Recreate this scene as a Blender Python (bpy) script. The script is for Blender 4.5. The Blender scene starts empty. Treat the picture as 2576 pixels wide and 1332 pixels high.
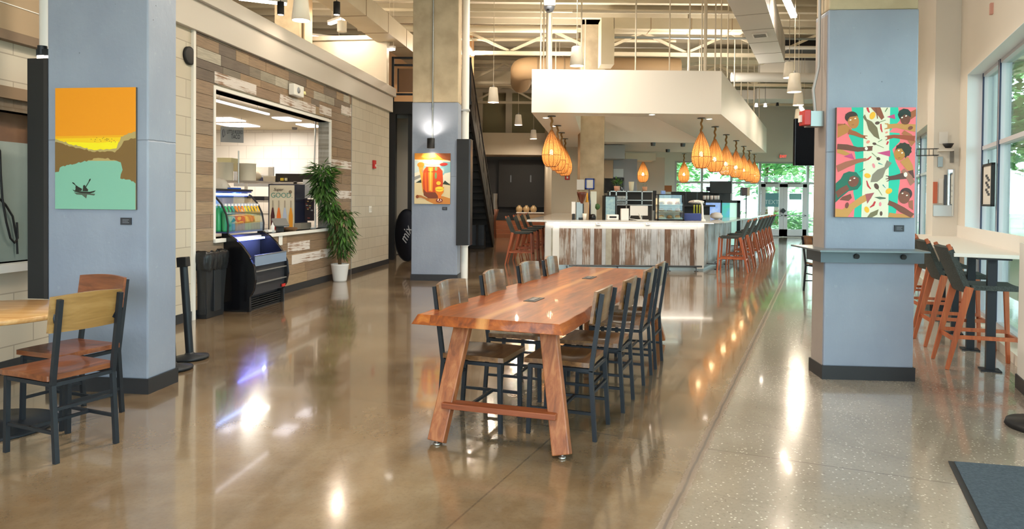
import bpy, math, random
from mathutils import Vector, Matrix
from math import sin, cos, pi, radians as R, atan2, hypot
random.seed(7)
C = bpy.context.scene.collection
# ------------------------------------------------------------------ camera, world, exposure
F = 1790.; CX, CY = 1288., 533.; TH = R(.9); RO = R(.5); CAMZ = 1.5
cd = bpy.data.cameras.new('camera'); cam = bpy.data.objects.new('camera', cd); C.objects.link(cam)
cd.sensor_width = 36; cd.lens = 36 * F / 2576; cd.shift_y = (CY - 666) / 2576; cd.clip_start = .05; cd.clip_end = 400
cam.location = (0, 0, CAMZ)
cam.rotation_euler = (Matrix.Rotation(pi/2 - TH, 3, 'X') @ Matrix.Rotation(RO, 3, 'Z')).to_euler()
bpy.context.scene.camera = cam
S = bpy.context.scene
S.view_settings.view_transform = 'Standard'; S.view_settings.look = 'None'
S.view_settings.gamma = 1; S.view_settings.exposure = .05
S.cycles.use_denoising = True
S.cycles.max_bounces = 6; S.cycles.diffuse_bounces = 3; S.cycles.glossy_bounces = 4; S.cycles.use_adaptive_sampling = True; S.cycles.adaptive_threshold = .06; S.cycles.adaptive_min_samples = 16; S.cycles.transparent_max_bounces = 12
S.cycles.sample_clamp_indirect = 6
W = bpy.data.worlds.new('sky'); S.world = W; W.use_nodes = True
bg = W.node_tree.nodes['Background']; bg.inputs[0].default_value = (.78, .92, 1., 1); bg.inputs[1].default_value = 6.5

def area(name, loc, rot, sx, sy, power, col=(1, 1, 1), portal=False, spread=pi):
    l = bpy.data.lights.new(name, 'AREA'); l.shape = 'RECTANGLE'; l.size = sx; l.size_y = sy; l.energy = power; l.color = col; l.spread = spread
    if portal: l.cycles.is_portal = True
    o = bpy.data.objects.new(name, l); C.objects.link(o); o.location = loc; o.rotation_euler = rot; return o
def point(name, loc, power, col, r=.04):
    l = bpy.data.lights.new(name, 'POINT'); l.energy = power; l.color = col; l.shadow_soft_size = r
    o = bpy.data.objects.new(name, l); C.objects.link(o); o.location = loc; return o
def spot(name, loc, rot, power, col, ang, blend=.6, r=.04):
    l = bpy.data.lights.new(name, 'SPOT'); l.energy = power; l.color = col; l.spot_size = ang; l.spot_blend = blend; l.shadow_soft_size = r
    o = bpy.data.objects.new(name, l); C.objects.link(o); o.location = loc; o.rotation_euler = rot; return o

# ------------------------------------------------------------------ pixel -> world (2576x1332 frame)
def ray(px, py):
    u = px - CX; v = CY - py; c, s = cos(RO), sin(RO); u, v = u*c - v*s, u*s + v*c
    return (u, F*cos(TH) + v*sin(TH), v*cos(TH) - F*sin(TH))
def P(px, py, z=0.):
    r = ray(px, py); t = (z - CAMZ) / r[2]; return Vector((r[0]*t, r[1]*t, z))
def D(px, py, d):
    r = ray(px, py); t = d / r[1]; return Vector((r[0]*t, d, CAMZ + r[2]*t))

# ------------------------------------------------------------------ materials
def lin(h):
    h = h.lstrip('#'); o = []
    for i in (0, 2, 4):
        c = int(h[i:i+2], 16) / 255; o.append(c/12.92 if c <= .04045 else ((c+.055)/1.055)**2.4)
    return (*o, 1.)
MATS = {}
def mat(name, col='#808080', rough=.5, metal=0., emit=None, es=0., noise=None, bump=0., bscale=40., coat=0., spec=.5, alpha=1., trans=0., ior=1.45, nscale=6., vcol=False, sub=0.):
    """principled material; noise = second colour blended in by a noise texture"""
    if name in MATS: return MATS[name]
    m = bpy.data.materials.new(name); m.use_nodes = True; nt = m.node_tree; b = nt.nodes['Principled BSDF']; L = nt.links
    b.inputs['Base Color'].default_value = lin(col); b.inputs['Roughness'].default_value = rough; b.inputs['Metallic'].default_value = metal
    b.inputs['Specular IOR Level'].default_value = spec; b.inputs['IOR'].default_value = ior
    b.inputs['Coat Weight'].default_value = coat; b.inputs['Coat Roughness'].default_value = .08
    b.inputs['Transmission Weight'].default_value = trans; b.inputs['Alpha'].default_value = alpha
    if emit: b.inputs['Emission Color'].default_value = lin(emit); b.inputs['Emission Strength'].default_value = es
    tc = nt.nodes.new('ShaderNodeTexCoord')
    src = None
    if vcol:
        a = nt.nodes.new('ShaderNodeVertexColor'); a.layer_name = 'Col'; src = a.outputs[0]
    if noise:
        n = nt.nodes.new('ShaderNodeTexNoise'); n.inputs['Scale'].default_value = nscale; n.inputs['Detail'].default_value = 5
        L.new(tc.outputs['Object'], n.inputs['Vector'])
        r = nt.nodes.new('ShaderNodeValToRGB'); r.color_ramp.elements[0].position = .35; r.color_ramp.elements[1].position = .7
        r.color_ramp.elements[0].color = lin(col); r.color_ramp.elements[1].color = lin(noise); L.new(n.outputs['Fac'], r.inputs[0])
        if src:
            mx = nt.nodes.new('ShaderNodeMix'); mx.data_type = 'RGBA'; mx.blend_type = 'MULTIPLY'; mx.inputs[0].default_value = 1
            L.new(src, mx.inputs[6]); L.new(r.outputs[0], mx.inputs[7]); src = mx.outputs[2]
        else: src = r.outputs[0]
    if src: L.new(src, b.inputs['Base Color'])
    if bump:
        n2 = nt.nodes.new('ShaderNodeTexNoise'); n2.inputs['Scale'].default_value = bscale; n2.inputs['Detail'].default_value = 4
        L.new(tc.outputs['Object'], n2.inputs['Vector'])
        bp = nt.nodes.new('ShaderNodeBump'); bp.inputs['Strength'].default_value = bump; bp.inputs['Distance'].default_value = .01
        L.new(n2.outputs['Fac'], bp.inputs['Height']); L.new(bp.outputs[0], b.inputs['Normal'])
    MATS[name] = m; return m

class NT:
    """tiny node helper"""
    def __init__(s, name):
        s.m = bpy.data.materials.new(name); s.m.use_nodes = True; s.t = s.m.node_tree; s.b = s.t.nodes['Principled BSDF']
        s.tc = s.t.nodes.new('ShaderNodeTexCoord'); s.obj = s.tc.outputs['Object']; MATS[name] = s.m
    def _in(s, sock, v):
        if hasattr(v, 'is_output') or hasattr(v, 'links'): s.t.links.new(v, sock)
        else: sock.default_value = v
    def math(s, op, a, b=0., c=0.):
        n = s.t.nodes.new('ShaderNodeMath'); n.operation = op; s._in(n.inputs[0], a); s._in(n.inputs[1], b); s._in(n.inputs[2], c); return n.outputs[0]
    def sep(s, v):
        n = s.t.nodes.new('ShaderNodeSeparateXYZ'); s._in(n.inputs[0], v); return n.outputs
    def comb(s, x, y, z):
        n = s.t.nodes.new('ShaderNodeCombineXYZ'); s._in(n.inputs[0], x); s._in(n.inputs[1], y); s._in(n.inputs[2], z); return n.outputs[0]
    def noise(s, v, scale, detail=4., rough=.5, dist=0.):
        n = s.t.nodes.new('ShaderNodeTexNoise'); s._in(n.inputs['Vector'], v); n.inputs['Scale'].default_value = scale; n.inputs['Detail'].default_value = detail
        n.inputs['Roughness'].default_value = rough; n.inputs['Distortion'].default_value = dist; return n.outputs['Fac']
    def white(s, v):
        n = s.t.nodes.new('ShaderNodeTexWhiteNoise'); n.noise_dimensions = '3D'; s._in(n.inputs['Vector'], v); return n.outputs['Value']
    def mapv(s, v, sc=(1, 1, 1)):
        n = s.t.nodes.new('ShaderNodeMapping'); s._in(n.inputs[0], v); n.inputs['Scale'].default_value = sc; return n.outputs[0]
    def ramp(s, f, stops, const=False):
        n = s.t.nodes.new('ShaderNodeValToRGB'); cr = n.color_ramp
        if const: cr.interpolation = 'CONSTANT'
        while len(cr.elements) < len(stops): cr.elements.new(.5)
        for e, (p, c) in zip(cr.elements, stops): e.position = p; e.color = lin(c) if isinstance(c, str) else (c, c, c, 1)
        s._in(n.inputs[0], f); return n.outputs[0]
    def mix(s, f, a, b, mode='MIX'):
        n = s.t.nodes.new('ShaderNodeMix'); n.data_type = 'RGBA'; n.blend_type = mode; s._in(n.inputs[0], f)
        s._in(n.inputs[6], lin(a) if isinstance(a, str) else a); s._in(n.inputs[7], lin(b) if isinstance(b, str) else b); return n.outputs[2]
    def vor(s, v, scale, feat='F1'):
        n = s.t.nodes.new('ShaderNodeTexVoronoi'); n.feature = feat; s._in(n.inputs['Vector'], v); n.inputs['Scale'].default_value = scale; return n.outputs
    def bump(s, h, st=.3, dist=.01):
        n = s.t.nodes.new('ShaderNodeBump'); n.inputs['Strength'].default_value = st; n.inputs['Distance'].default_value = dist; s._in(n.inputs['Height'], h)
        s.t.links.new(n.outputs[0], s.b.inputs['Normal'])
    def set(s, **k):
        for a, v in k.items(): s._in(s.b.inputs[a.replace('_', ' ')], v)
        return s.m

def cmu_material(name, c1, c2, mortar, w=.42, h=.225):
    n = NT(name); x, y, z = n.sep(n.obj)
    br = n.t.nodes.new('ShaderNodeTexBrick'); n.t.links.new(n.comb(n.math('ADD', x, y), z, 0.), br.inputs['Vector'])
    br.inputs['Scale'].default_value = 1; br.inputs['Brick Width'].default_value = w; br.inputs['Row Height'].default_value = h
    br.inputs['Mortar Size'].default_value = .006; br.inputs['Mortar Smooth'].default_value = .3; br.offset = .5
    br.inputs['Color1'].default_value = lin(c1); br.inputs['Color2'].default_value = lin(c2); br.inputs['Mortar'].default_value = lin(mortar)
    n.bump(br.outputs['Fac'], -.25, .006); return n.set(Base_Color=br.outputs['Color'], Roughness=.35)

def wood_material(name, base, dark, light, axis=0, rough=.4, scale=1., coat=0.):
    n = NT(name); sc = [14*scale, 14*scale, 14*scale]; sc[axis] = 1.1*scale
    v = n.mapv(n.obj, tuple(sc)); g = n.noise(v, 1.6, 6, .6, .6); f = n.noise(v, 9, 4, .7)
    col = n.ramp(g, [(.28, dark), (.5, base), (.74, light)])
    col = n.mix(n.math('MULTIPLY', f, .35), col, dark)
    n.bump(f, .08, .004)
    return n.set(Base_Color=col, Roughness=rough, Coat_Weight=coat)

# floor: polished concrete, object x = along the saw-cut, y>0 left of it
def floor_material():
    n = NT('polished_concrete'); x, y, z = n.sep(n.obj)
    big = n.noise(n.obj, .55, 5, .6, .4); mid = n.noise(n.obj, 3.2, 6, .65, .3); fine = n.noise(n.obj, 45, 4, .7)
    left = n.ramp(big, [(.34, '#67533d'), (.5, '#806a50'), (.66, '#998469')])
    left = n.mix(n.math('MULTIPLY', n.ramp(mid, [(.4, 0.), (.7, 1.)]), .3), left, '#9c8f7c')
    right = n.ramp(big, [(.3, '#83786b'), (.55, '#998f83'), (.75, '#aca296')])
    # aggregate chips
    vr = n.vor(n.obj, 48); chip = n.ramp(vr['Distance'], [(.20, 1.), (.30, 0.)])
    wn = n.white(vr['Position']); sel = n.math('GREATER_THAN', wn, .62)
    chipm = n.math('MULTIPLY', chip, sel); chipm = n.math('MULTIPLY', chipm, n.ramp(n.noise(n.obj, 1.1, 3), [(.38, .15), (.6, .9)]))
    right = n.mix(chipm, right, '#e2dacb')
    dk = n.math('MULTIPLY', chip, n.math('LESS_THAN', wn, .10)); right = n.mix(n.math('MULTIPLY', dk, .6), right, '#6a6258')
    wob = n.math('MULTIPLY', n.math('SUBTRACT', n.noise(n.obj, 2.2, 5, .7), .5), .22)
    side = n.ramp(n.math('ADD', n.math('ADD', y, wob), .5), [(.44, 1.), (.56, 0.)])
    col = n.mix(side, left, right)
    col = n.mix(n.math('MULTIPLY', n.ramp(fine, [(.35, 1.), (.5, 0.)]), .22), col, '#5d5040')
    # rough saw-cut seam
    w2 = n.math('ADD', n.math('ABSOLUTE', y), n.math('MULTIPLY', n.math('SUBTRACT', n.noise(n.obj, 14, 5, .7), .5), .05))
    seam = n.ramp(w2, [(.018, 1.), (.04, 0.)]); core = n.ramp(n.math('ABSOLUTE', n.math('ADD', y, n.math('MULTIPLY', n.math('SUBTRACT', n.noise(n.obj, 3, 3), .5), .03))), [(.004, 1.), (.009, 0.)])
    col = n.mix(n.math('MULTIPLY', seam, .8), col, '#6e594a'); col = n.mix(n.math('MULTIPLY', core, .85), col, '#3d3028')
    # control joints
    def joint(c, per, off):
        t = n.math('ABSOLUTE', n.math('SUBTRACT', n.math('FRACT', n.math('DIVIDE', n.math('ADD', c, off), per)), .5))
        return n.ramp(n.math('MULTIPLY', t, per), [(.003, 1.), (.006, 0.)])
    j = n.math('MAXIMUM', joint(x, 3.05, .35), joint(y, 3.05, .62))
    # hairline cracks
    cr = n.vor(n.mix(.12, n.obj, n.comb(mid, big, 0.)), .42, 'DISTANCE_TO_EDGE')['Distance']
    crk = n.math('MULTIPLY', n.ramp(cr, [(.0005, 1.), (.0012, 0.)]), .12)
    j = n.math('MAXIMUM', n.math('MULTIPLY', j, .55), crk)
    col = n.mix(j, col, '#4c4036')
    rgh = n.math('ADD', .10, n.math('MULTIPLY', mid, .10)); rgh = n.math('ADD', rgh, n.math('MULTIPLY', seam, .35))
    n.bump(n.math('ADD', n.noise(n.obj, 2.6, 3, .5), n.math('MULTIPLY', n.noise(n.obj, 7, 2), .08)), .028, .02)
    return n.set(Base_Color=col, Roughness=rgh, Specular_IOR_Level=.8, Coat_Weight=.5, Coat_Roughness=.05)

def basket_material():
    n = NT('woven_wicker'); x, y, z = n.sep(n.obj)
    a = n.math('ARCTAN2', y, x)
    w = n.math('MULTIPLY', n.math('SINE', n.math('MULTIPLY', z, 190.)), n.math('SINE', n.math('MULTIPLY', a, 17.)))
    w = n.math('ADD', w, n.math('MULTIPLY', n.noise(n.obj, 30, 3), .5))
    hole = n.math('GREATER_THAN', w, .80)
    col = n.ramp(n.math('ADD', n.math('MULTIPLY', w, .3), .4), [(.1, '#bd8a4c'), (.7, '#7a4c24')])
    t = n.t; tr = t.nodes.new('ShaderNodeBsdfTranslucent'); n._in(tr.inputs[0], n.ramp(n.math('ADD', n.math('MULTIPLY', w, .3), .4), [(.1, '#efc084'), (.7, '#a8682e')]))
    mx = t.nodes.new('ShaderNodeMixShader'); mx.inputs[0].default_value = .42
    n.set(Base_Color=col, Roughness=.7); t.links.new(n.b.outputs[0], mx.inputs[1]); t.links.new(tr.outputs[0], mx.inputs[2])
    tp = t.nodes.new('ShaderNodeBsdfTransparent'); m2 = t.nodes.new('ShaderNodeMixShader'); n._in(m2.inputs[0], hole)
    t.links.new(mx.outputs[0], m2.inputs[1]); t.links.new(tp.outputs[0], m2.inputs[2]); t.links.new(m2.outputs[0], t.nodes['Material Output'].inputs[0])
    return n.m
def glass_material(name, tint='#ffffff', refl=.06, rough=0.):
    """thin pane: transparent with a faint mirror"""
    m = bpy.data.materials.new(name); m.use_nodes = True; t = m.node_tree
    for x in list(t.nodes):
        if x.type == 'BSDF_PRINCIPLED': t.nodes.remove(x)
    tp = t.nodes.new('ShaderNodeBsdfTransparent'); tp.inputs[0].default_value = lin(tint)
    gl = t.nodes.new('ShaderNodeBsdfGlossy'); gl.inputs['Roughness'].default_value = rough
    fr = t.nodes.new('ShaderNodeLayerWeight'); fr.inputs[0].default_value = .12
    mu = t.nodes.new('ShaderNodeMath'); mu.operation = 'MULTIPLY_ADD'; mu.inputs[1].default_value = .6; mu.inputs[2].default_value = refl
    t.links.new(fr.outputs['Fresnel'], mu.inputs[0])
    mx = t.nodes.new('ShaderNodeMixShader'); t.links.new(mu.outputs[0], mx.inputs[0]); t.links.new(tp.outputs[0], mx.inputs[1]); t.links.new(gl.outputs[0], mx.inputs[2])
    t.links.new(mx.outputs[0], t.nodes['Material Output'].inputs[0]); MATS[name] = m; return m

def walnut_top():
    n = NT('walnut_slab'); x, y, z = n.sep(n.obj)
    pl = n.math('FLOOR', n.math('DIVIDE', n.math('ADD', y, n.math('MULTIPLY', n.noise(n.mapv(n.obj, (.5, 0, 0)), 1., 2), .05)), .2)); idn = n.white(n.comb(pl, 3., 1.))
    v = n.comb(n.math('ADD', x, n.math('MULTIPLY', idn, 9.)), n.math('MULTIPLY', y, 9.), n.math('MULTIPLY', z, 9.))
    g = n.noise(v, 1.3, 6, .6, 1.3); f = n.noise(n.mapv(v, (1, 3, 1)), 7, 4, .7)
    col = n.ramp(g, [(.25, '#5a2710'), (.45, '#8a4212'), (.6, '#aa581c'), (.8, '#cc8238')])
    col = n.mix(n.ramp(n.math('ABSOLUTE', n.math('ADD', y, n.math('ADD', -.045, n.math('MULTIPLY', n.noise(n.mapv(n.obj, (.7, 0, 0)), 2., 2), .05)))), [(.012, .75), (.05, 0.)]), col, '#dd9c5c')
    col = n.mix(n.math('MULTIPLY', f, .3), col, '#6a3014')
    return n.set(Base_Color=col, Roughness=.3, Coat_Weight=.3)

M = {}
M['floor'] = floor_material(); M['wicker'] = basket_material(); M['walnut'] = walnut_top()
M['cmu'] = cmu_material('cream_glazed_block', '#c2b6a3', '#c9beac', '#a09483')
M['cmu_white'] = cmu_material('white_painted_block', '#efe6da', '#f1e9dd', '#d8cdbf', .42, .3)
M['walnutleg'] = wood_material('walnut_leg', '#9a5730', '#6a381e', '#bb7c4e', 2, .4)
M['walnutbar'] = wood_material('walnut_rail', '#8f4a2a', '#6c341c', '#aa6236', 1, .4)
M['chairwood'] = wood_material('greyed_oak', '#765030', '#50351e', '#966c3e', 1, .3, coat=.35)
M['chairwood2'] = wood_material('reddish_oak', '#7c4424', '#5c3018', '#9a5c34', 1, .35, coat=.3)
M['ashback'] = wood_material('golden_oak', '#9a7440', '#7a5830', '#b08a55', 1, .35, coat=.2)
M['tabletop'] = wood_material('pale_maple', '#c89a62', '#b5854e', '#dcb47e', 0, .3, coat=.3)
M['teak'] = wood_material('orange_teak', '#b25a30', '#93441f', '#c8713f', 2, .45)
M['black'] = mat('black_powder_coat', '#262a30', .45, .3)
M['blackmatte'] = mat('matte_black', '#1c1b1c', .55)
M['blackgloss'] = mat('gloss_black', '#111114', .18)
M['bag'] = mat('bin_liner', '#1a1a1c', .3, bump=1., bscale=9)
M['rubber'] = mat('black_vinyl_base', '#2b2b2e', .5)
def column_paint():
    n = NT('grey_painted_concrete')
    a = n.noise(n.obj, 1.4, 4); b = n.noise(n.mapv(n.obj, (1, 1, .5)), 5, 5, .6)
    col = n.ramp(a, [(.3, '#838b9c'), (.7, '#929aa9')])
    vr = n.vor(n.obj, 9.); pit = n.math('MULTIPLY', n.ramp(vr['Distance'], [(.035, 1.), (.06, 0.)]), n.math('GREATER_THAN', n.white(vr['Position']), .72))
    col = n.mix(n.math('MULTIPLY', pit, .7), col, '#5d6068')
    col = n.mix(n.math('MULTIPLY', n.ramp(n.noise(n.obj, 16, 6, .7), [(.62, 0.), (.72, 1.)]), .35), col, '#aab0b8')
    x, y, z = n.sep(n.obj); lw = n.math('ABSOLUTE', n.math('ADD', n.math('SUBTRACT', z, 1.93), n.math('MULTIPLY', n.math('SUBTRACT', n.noise(n.obj, 4, 3), .5), .05)))
    seam = n.ramp(lw, [(.002, 1.), (.006, 0.)]); col = n.mix(n.math('MULTIPLY', seam, .5), col, '#6d717a')
    n.bump(n.math('SUBTRACT', n.math('ADD', b, n.math('MULTIPLY', n.noise(n.obj, 22, 4), .3)), n.math('ADD', n.math('MULTIPLY', pit, 3.), seam)), .42, .012)
    return n.set(Base_Color=col, Roughness=.45)
M['colgrey'] = column_paint()
M['colbeige'] = mat('warm_grey_painted_concrete', '#9a8f88', .55, noise='#a59a92', nscale=2, bump=.4, bscale=5)
M['concrete'] = mat('raw_concrete', '#ab9a80', .8, noise='#c4b397', nscale=3.0, bump=.7, bscale=8)
M['white'] = mat('white_paint', '#ece7e0', .5)
M['cream'] = mat('cream_paint', '#dccfba', .55, noise='#e0d4c1', nscale=.7)
M['creamduct'] = mat('cream_painted_metal', '#ddd0b6', .4, noise='#d5c6a9', nscale=1.5)
M['whiteduct'] = mat('white_painted_duct', '#d2cbc4', .4)
M['deck'] = mat('painted_ceiling_deck', '#cfc4ae', .7, noise='#c2b69f', nscale=1.2)
M['tan'] = mat('tan_soffit_paint', '#ab9274', .6)
M['quartz'] = mat('white_quartz', '#d9d2ca', .12, noise='#cbc3ba', nscale=9, coat=.2)
M['steel'] = mat('brushed_steel', '#b4b2ae', .3, .9)
M['darksteel'] = mat('dark_steel', '#55575a', .35, .8)
M['galv'] = mat('galvanized', '#9aa0a0', .4, .8)
M['rope'] = mat('woven_dark_cord', '#4a4f4c', .8, noise='#3a3e3c', nscale=90, bump=1., bscale=120)
M['red'] = mat('red_plastic', '#c02a24', .35)
M['leaf'] = mat('leaf_green', '#3f6a2a', .45, noise='#5f8f38', nscale=3)
M['leafdark'] = mat('leaf_dark_green', '#2f4a22', .5, noise='#4a6a30', nscale=3)
M['bark'] = mat('bark', '#6a5238', .8)
M['glass'] = glass_material('window_glass', '#f2fbf8', .03)
M['caseglass'] = glass_material('display_glass', '#e8f6ff', .05)
M['alum'] = mat('pale_aluminium', '#a9a6a4', .4, .3)
M['shade'] = mat('frosted_white_shade', '#e9dfcd', .4, emit='#ffe9c8', es=.12)
M['tube'] = mat('lit_tube', '#ffffff', .4, emit='#fff4e8', es=7)
M['tubecool'] = mat('lit_panel', '#ffffff', .4, emit='#fbf6ff', es=4)
M['led'] = mat('lit_warm_led', '#ffffff', .4, emit='#fff3e0', es=6)
M['ledblue'] = mat('lit_blue_led', '#ffffff', .4, emit='#5a6aff', es=16)
M['bulb'] = mat('lit_bulb', '#ffffff', .4, emit='#ffe2b0', es=60)
M['leds'] = mat('lit_spot_lens', '#ffffff', .4, emit='#ffeedd', es=18)
M['grey'] = mat('mid_grey', '#7d7a76', .5)
M['paper'] = mat('white_paper', '#e6e2dc', .7)
M['screen'] = mat('dark_screen', '#0c0d10', .15)
M['carpet'] = mat('charcoal_ribbed_mat', '#3c4854', .95, noise='#4c5966', nscale=60, bump=1., bscale=150)
def flat(h, rough=.55):
    return mat('paint_' + h.lstrip('#'), h, rough)

# ------------------------------------------------------------------ mesh builder
class MB:
    def __init__(s): s.v = []; s.f = []; s.mi = []; s.col = []; s.smooth = []
    def add(s, vs, fs, m=0, col=None, sm=False):
        o = len(s.v); s.v += [tuple(v) for v in vs]
        for f in fs: s.f.append(tuple(i + o for i in f)); s.mi.append(m); s.col.append(col or (1, 1, 1, 1)); s.smooth.append(sm)
        return s
    def box(s, x0, y0, z0, x1, y1, z1, m=0, col=None):
        return s.add([(x0,y0,z0),(x1,y0,z0),(x1,y1,z0),(x0,y1,z0),(x0,y0,z1),(x1,y0,z1),(x1,y1,z1),(x0,y1,z1)],
                     [(0,3,2,1),(4,5,6,7),(0,1,5,4),(1,2,6,5),(2,3,7,6),(3,0,4,7)], m, col)
    def cbox(s, c, d, m=0, rot=None, col=None):
        o = len(s.v); h = [a/2 for a in d]; s.box(-h[0],-h[1],-h[2],h[0],h[1],h[2], m, col)
        for i in range(o, o+8):
            v = Vector(s.v[i])
            if rot is not None: v = rot @ v
            s.v[i] = tuple(v + Vector(c))
        return s
    def bar(s, a, b, w, h=None, m=0, up=(0, 0, 1), w2=None, h2=None):
        a, b = Vector(a), Vector(b); h = h or w; d = (b-a).normalized(); u = Vector(up)
        if abs(d.dot(u)) > .97: u = Vector((1, 0, 0)) if abs(d.x) < .9 else Vector((0, 1, 0))
        sd = d.cross(u).normalized(); u = sd.cross(d)
        vs = []
        for p, ww, hh in ((a, w, h), (b, w2 or w, h2 or h)):
            vs += [p - sd*ww/2 - u*hh/2, p + sd*ww/2 - u*hh/2, p + sd*ww/2 + u*hh/2, p - sd*ww/2 + u*hh/2]
        return s.add(vs, [(0,1,2,3),(7,6,5,4),(0,4,5,1),(1,5,6,2),(2,6,7,3),(3,7,4,0)], m)
    def path(s, pts, r, n=8, m=0, cap=True):
        pts = [Vector(p) for p in pts]; k = len(pts); rr = r if isinstance(r, (list, tuple)) else [r]*k
        vs = []; ref = None
        for i, p in enumerate(pts):
            d = (pts[min(i+1, k-1)] - pts[max(i-1, 0)]).normalized()
            if ref is None: ref = Vector((0, 0, 1)) if abs(d.z) < .9 else Vector((1, 0, 0))
            sd = d.cross(ref).normalized(); u = sd.cross(d).normalized(); ref = u
            vs += [p + (sd*cos(2*pi*j/n) + u*sin(2*pi*j/n))*rr[i] for j in range(n)]
        fs = [(i*n+j, i*n+(j+1)%n, (i+1)*n+(j+1)%n, (i+1)*n+j) for i in range(k-1) for j in range(n)]
        s.add(vs, fs, m, sm=True)
        if cap: s.add(vs[:n], [tuple(range(n))[::-1]], m); s.add(vs[-n:], [tuple(range(n))], m)
        return s
    def tube(s, a, b, r, r2=None, n=10, m=0): return s.path([a, b], [r, r if r2 is None else r2], n, m)
    def lathe(s, prof, n=20, c=(0, 0, 0), m=0, cap=True, sm=True):
        vs = [(c[0]+r*cos(2*pi*j/n), c[1]+r*sin(2*pi*j/n), c[2]+z) for r, z in prof for j in range(n)]; k = len(prof)
        fs = [(i*n+j, i*n+(j+1)%n, (i+1)*n+(j+1)%n, (i+1)*n+j) for i in range(k-1) for j in range(n)]
        s.add(vs, fs, m, sm=sm)
        if cap:
            if prof[0][0] > 1e-4: s.add(vs[:n], [tuple(range(n))[::-1]], m)
            if prof[-1][0] > 1e-4: s.add(vs[-n:], [tuple(range(n))], m)
        return s
    def prism(s, poly, z0, z1, m=0, col=None):
        n = len(poly)
        a = sum(poly[i][0]*poly[(i+1) % n][1] - poly[(i+1) % n][0]*poly[i][1] for i in range(n))
        if a < 0: poly = poly[::-1]
        vs = [(p[0], p[1], z0) for p in poly] + [(p[0], p[1], z1) for p in poly]
        return s.add(vs, [tuple(range(n))[::-1], tuple(range(n, 2*n))] + [(i, (i+1) % n, n+(i+1) % n, n+i) for i in range(n)], m, col)
    def sheet(s, fn, nu, nv, th, m=0, sm=True):
        """closed slab: fn(u,v) -> point, th = thickness vector"""
        t = Vector(th); a = [[Vector(fn(i/nu, j/nv)) for j in range(nv+1)] for i in range(nu+1)]
        w = nv+1; vs = [p for r in a for p in r]; N = len(vs); vs += [p + t for p in vs[:N]]; fs = []
        for i in range(nu):
            for j in range(nv):
                q = (i*w+j, (i+1)*w+j, (i+1)*w+j+1, i*w+j+1); fs += [q, tuple(x+N for x in q[::-1])]
        s.add(vs, fs, m, sm=sm)
        e = [i*w for i in range(nu+1)] + [nu*w+j for j in range(1, w)] + [i*w+nv for i in range(nu-1, -1, -1)] + [j for j in range(nv-1, 0, -1)]
        ev = [vs[i] for i in e] + [vs[i+N] for i in e]; k = len(e)
        return s.add(ev, [(i, i+k, (i+1) % k + k, (i+1) % k) for i in range(k)], m)
    def xf(s, mtx, start=0):
        for i in range(start, len(s.v)): s.v[i] = tuple(mtx @ Vector(s.v[i]))
        return s
    def mesh(s, name, mats):
        me = bpy.data.meshes.new(name); me.from_pydata(s.v, [], s.f)
        for m in (mats if isinstance(mats, (list, tuple)) else [mats]): me.materials.append(m)
        me.polygons.foreach_set('material_index', s.mi); me.polygons.foreach_set('use_smooth', s.smooth)
        if any(c != (1, 1, 1, 1) for c in s.col):
            ca = me.color_attributes.new('Col', 'FLOAT_COLOR', 'CORNER'); k = 0
            for p, c in zip(me.polygons, s.col):
                for _ in p.loop_indices: ca.data[k].color = c; k += 1
        me.update(); return me

def tag(o, label=None, cat=None, group=None, kind=None):
    for k, v in (('label', label), ('category', cat), ('group', group), ('kind', kind)):
        if v: o[k] = v
    return o
def obj(name, mb, mats, parent=None, loc=None, rot=0., bevel=0.):
    me = mb.mesh(name, mats) if isinstance(mb, MB) else mb
    o = bpy.data.objects.new(name, me); C.objects.link(o)
    if parent: o.parent = parent
    if loc is not None: o.location = loc
    if rot: o.rotation_euler = (0, 0, rot)
    if bevel:
        b = o.modifiers.new('bevel', 'BEVEL'); b.width = bevel; b.segments = 2; b.limit_method = 'ANGLE'; b.angle_limit = R(40)
    return o
def thing(name, label, cat, loc=(0, 0, 0), rot=0., group=None):
    o = bpy.data.objects.new(name, None); C.objects.link(o); o.location = loc; o.rotation_euler = (0, 0, rot); o.empty_display_size = .1
    return tag(o, label, cat, group)
def one(name, mb, mats, label, cat, loc=None, rot=0., group=None, bevel=0.):
    return tag(obj(name, mb, mats, None, loc, rot, bevel), label, cat, group)
def struct(name, mb, mats, loc=None, rot=0., parent=None, bevel=0.):
    o = obj(name, mb, mats, parent, loc, rot, bevel)
    if not parent: o['kind'] = 'structure'
    return o
def kids(o): return [c for c in ALLO() if c.parent == o]
def ALLO(): return list(C.objects)
def dup(root, loc, rot=None, label=None, group=None, children=None):
    tree = children if children is not None else childmap(root)
    def rec(o, par):
        c = o.copy(); C.objects.link(c); c.parent = par
        for ch in tree.get(o.name, []): rec(ch, c)
        return c
    r = rec(root, root.parent); r.location = loc
    if rot is not None: r.rotation_euler = (0, 0, rot)
    if label: r['label'] = label
    if group: r['group'] = group
    return r
def childmap(root):
    mp = {}
    for o in C.objects:
        if o.parent: mp.setdefault(o.parent.name, []).append(o)
    return mp
def text(name, s, size, m, parent, loc, rot, depth=.002, sx=1., font=None, shear=0.):
    cu = bpy.data.curves.new(name, 'FONT'); cu.body = s; cu.size = size; cu.extrude = depth; cu.align_x = 'CENTER'; cu.align_y = 'CENTER'; cu.shear = shear
    t = bpy.data.objects.new(name + '_c', cu); C.objects.link(t); bpy.context.view_layer.update()
    me = bpy.data.meshes.new_from_object(t); bpy.data.objects.remove(t); me.name = name; me.materials.clear(); me.materials.append(m)
    o = bpy.data.objects.new(name, me); C.objects.link(o); o.parent = parent; o.location = loc; o.rotation_euler = rot; o.scale = (sx, 1, 1); return o
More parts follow.
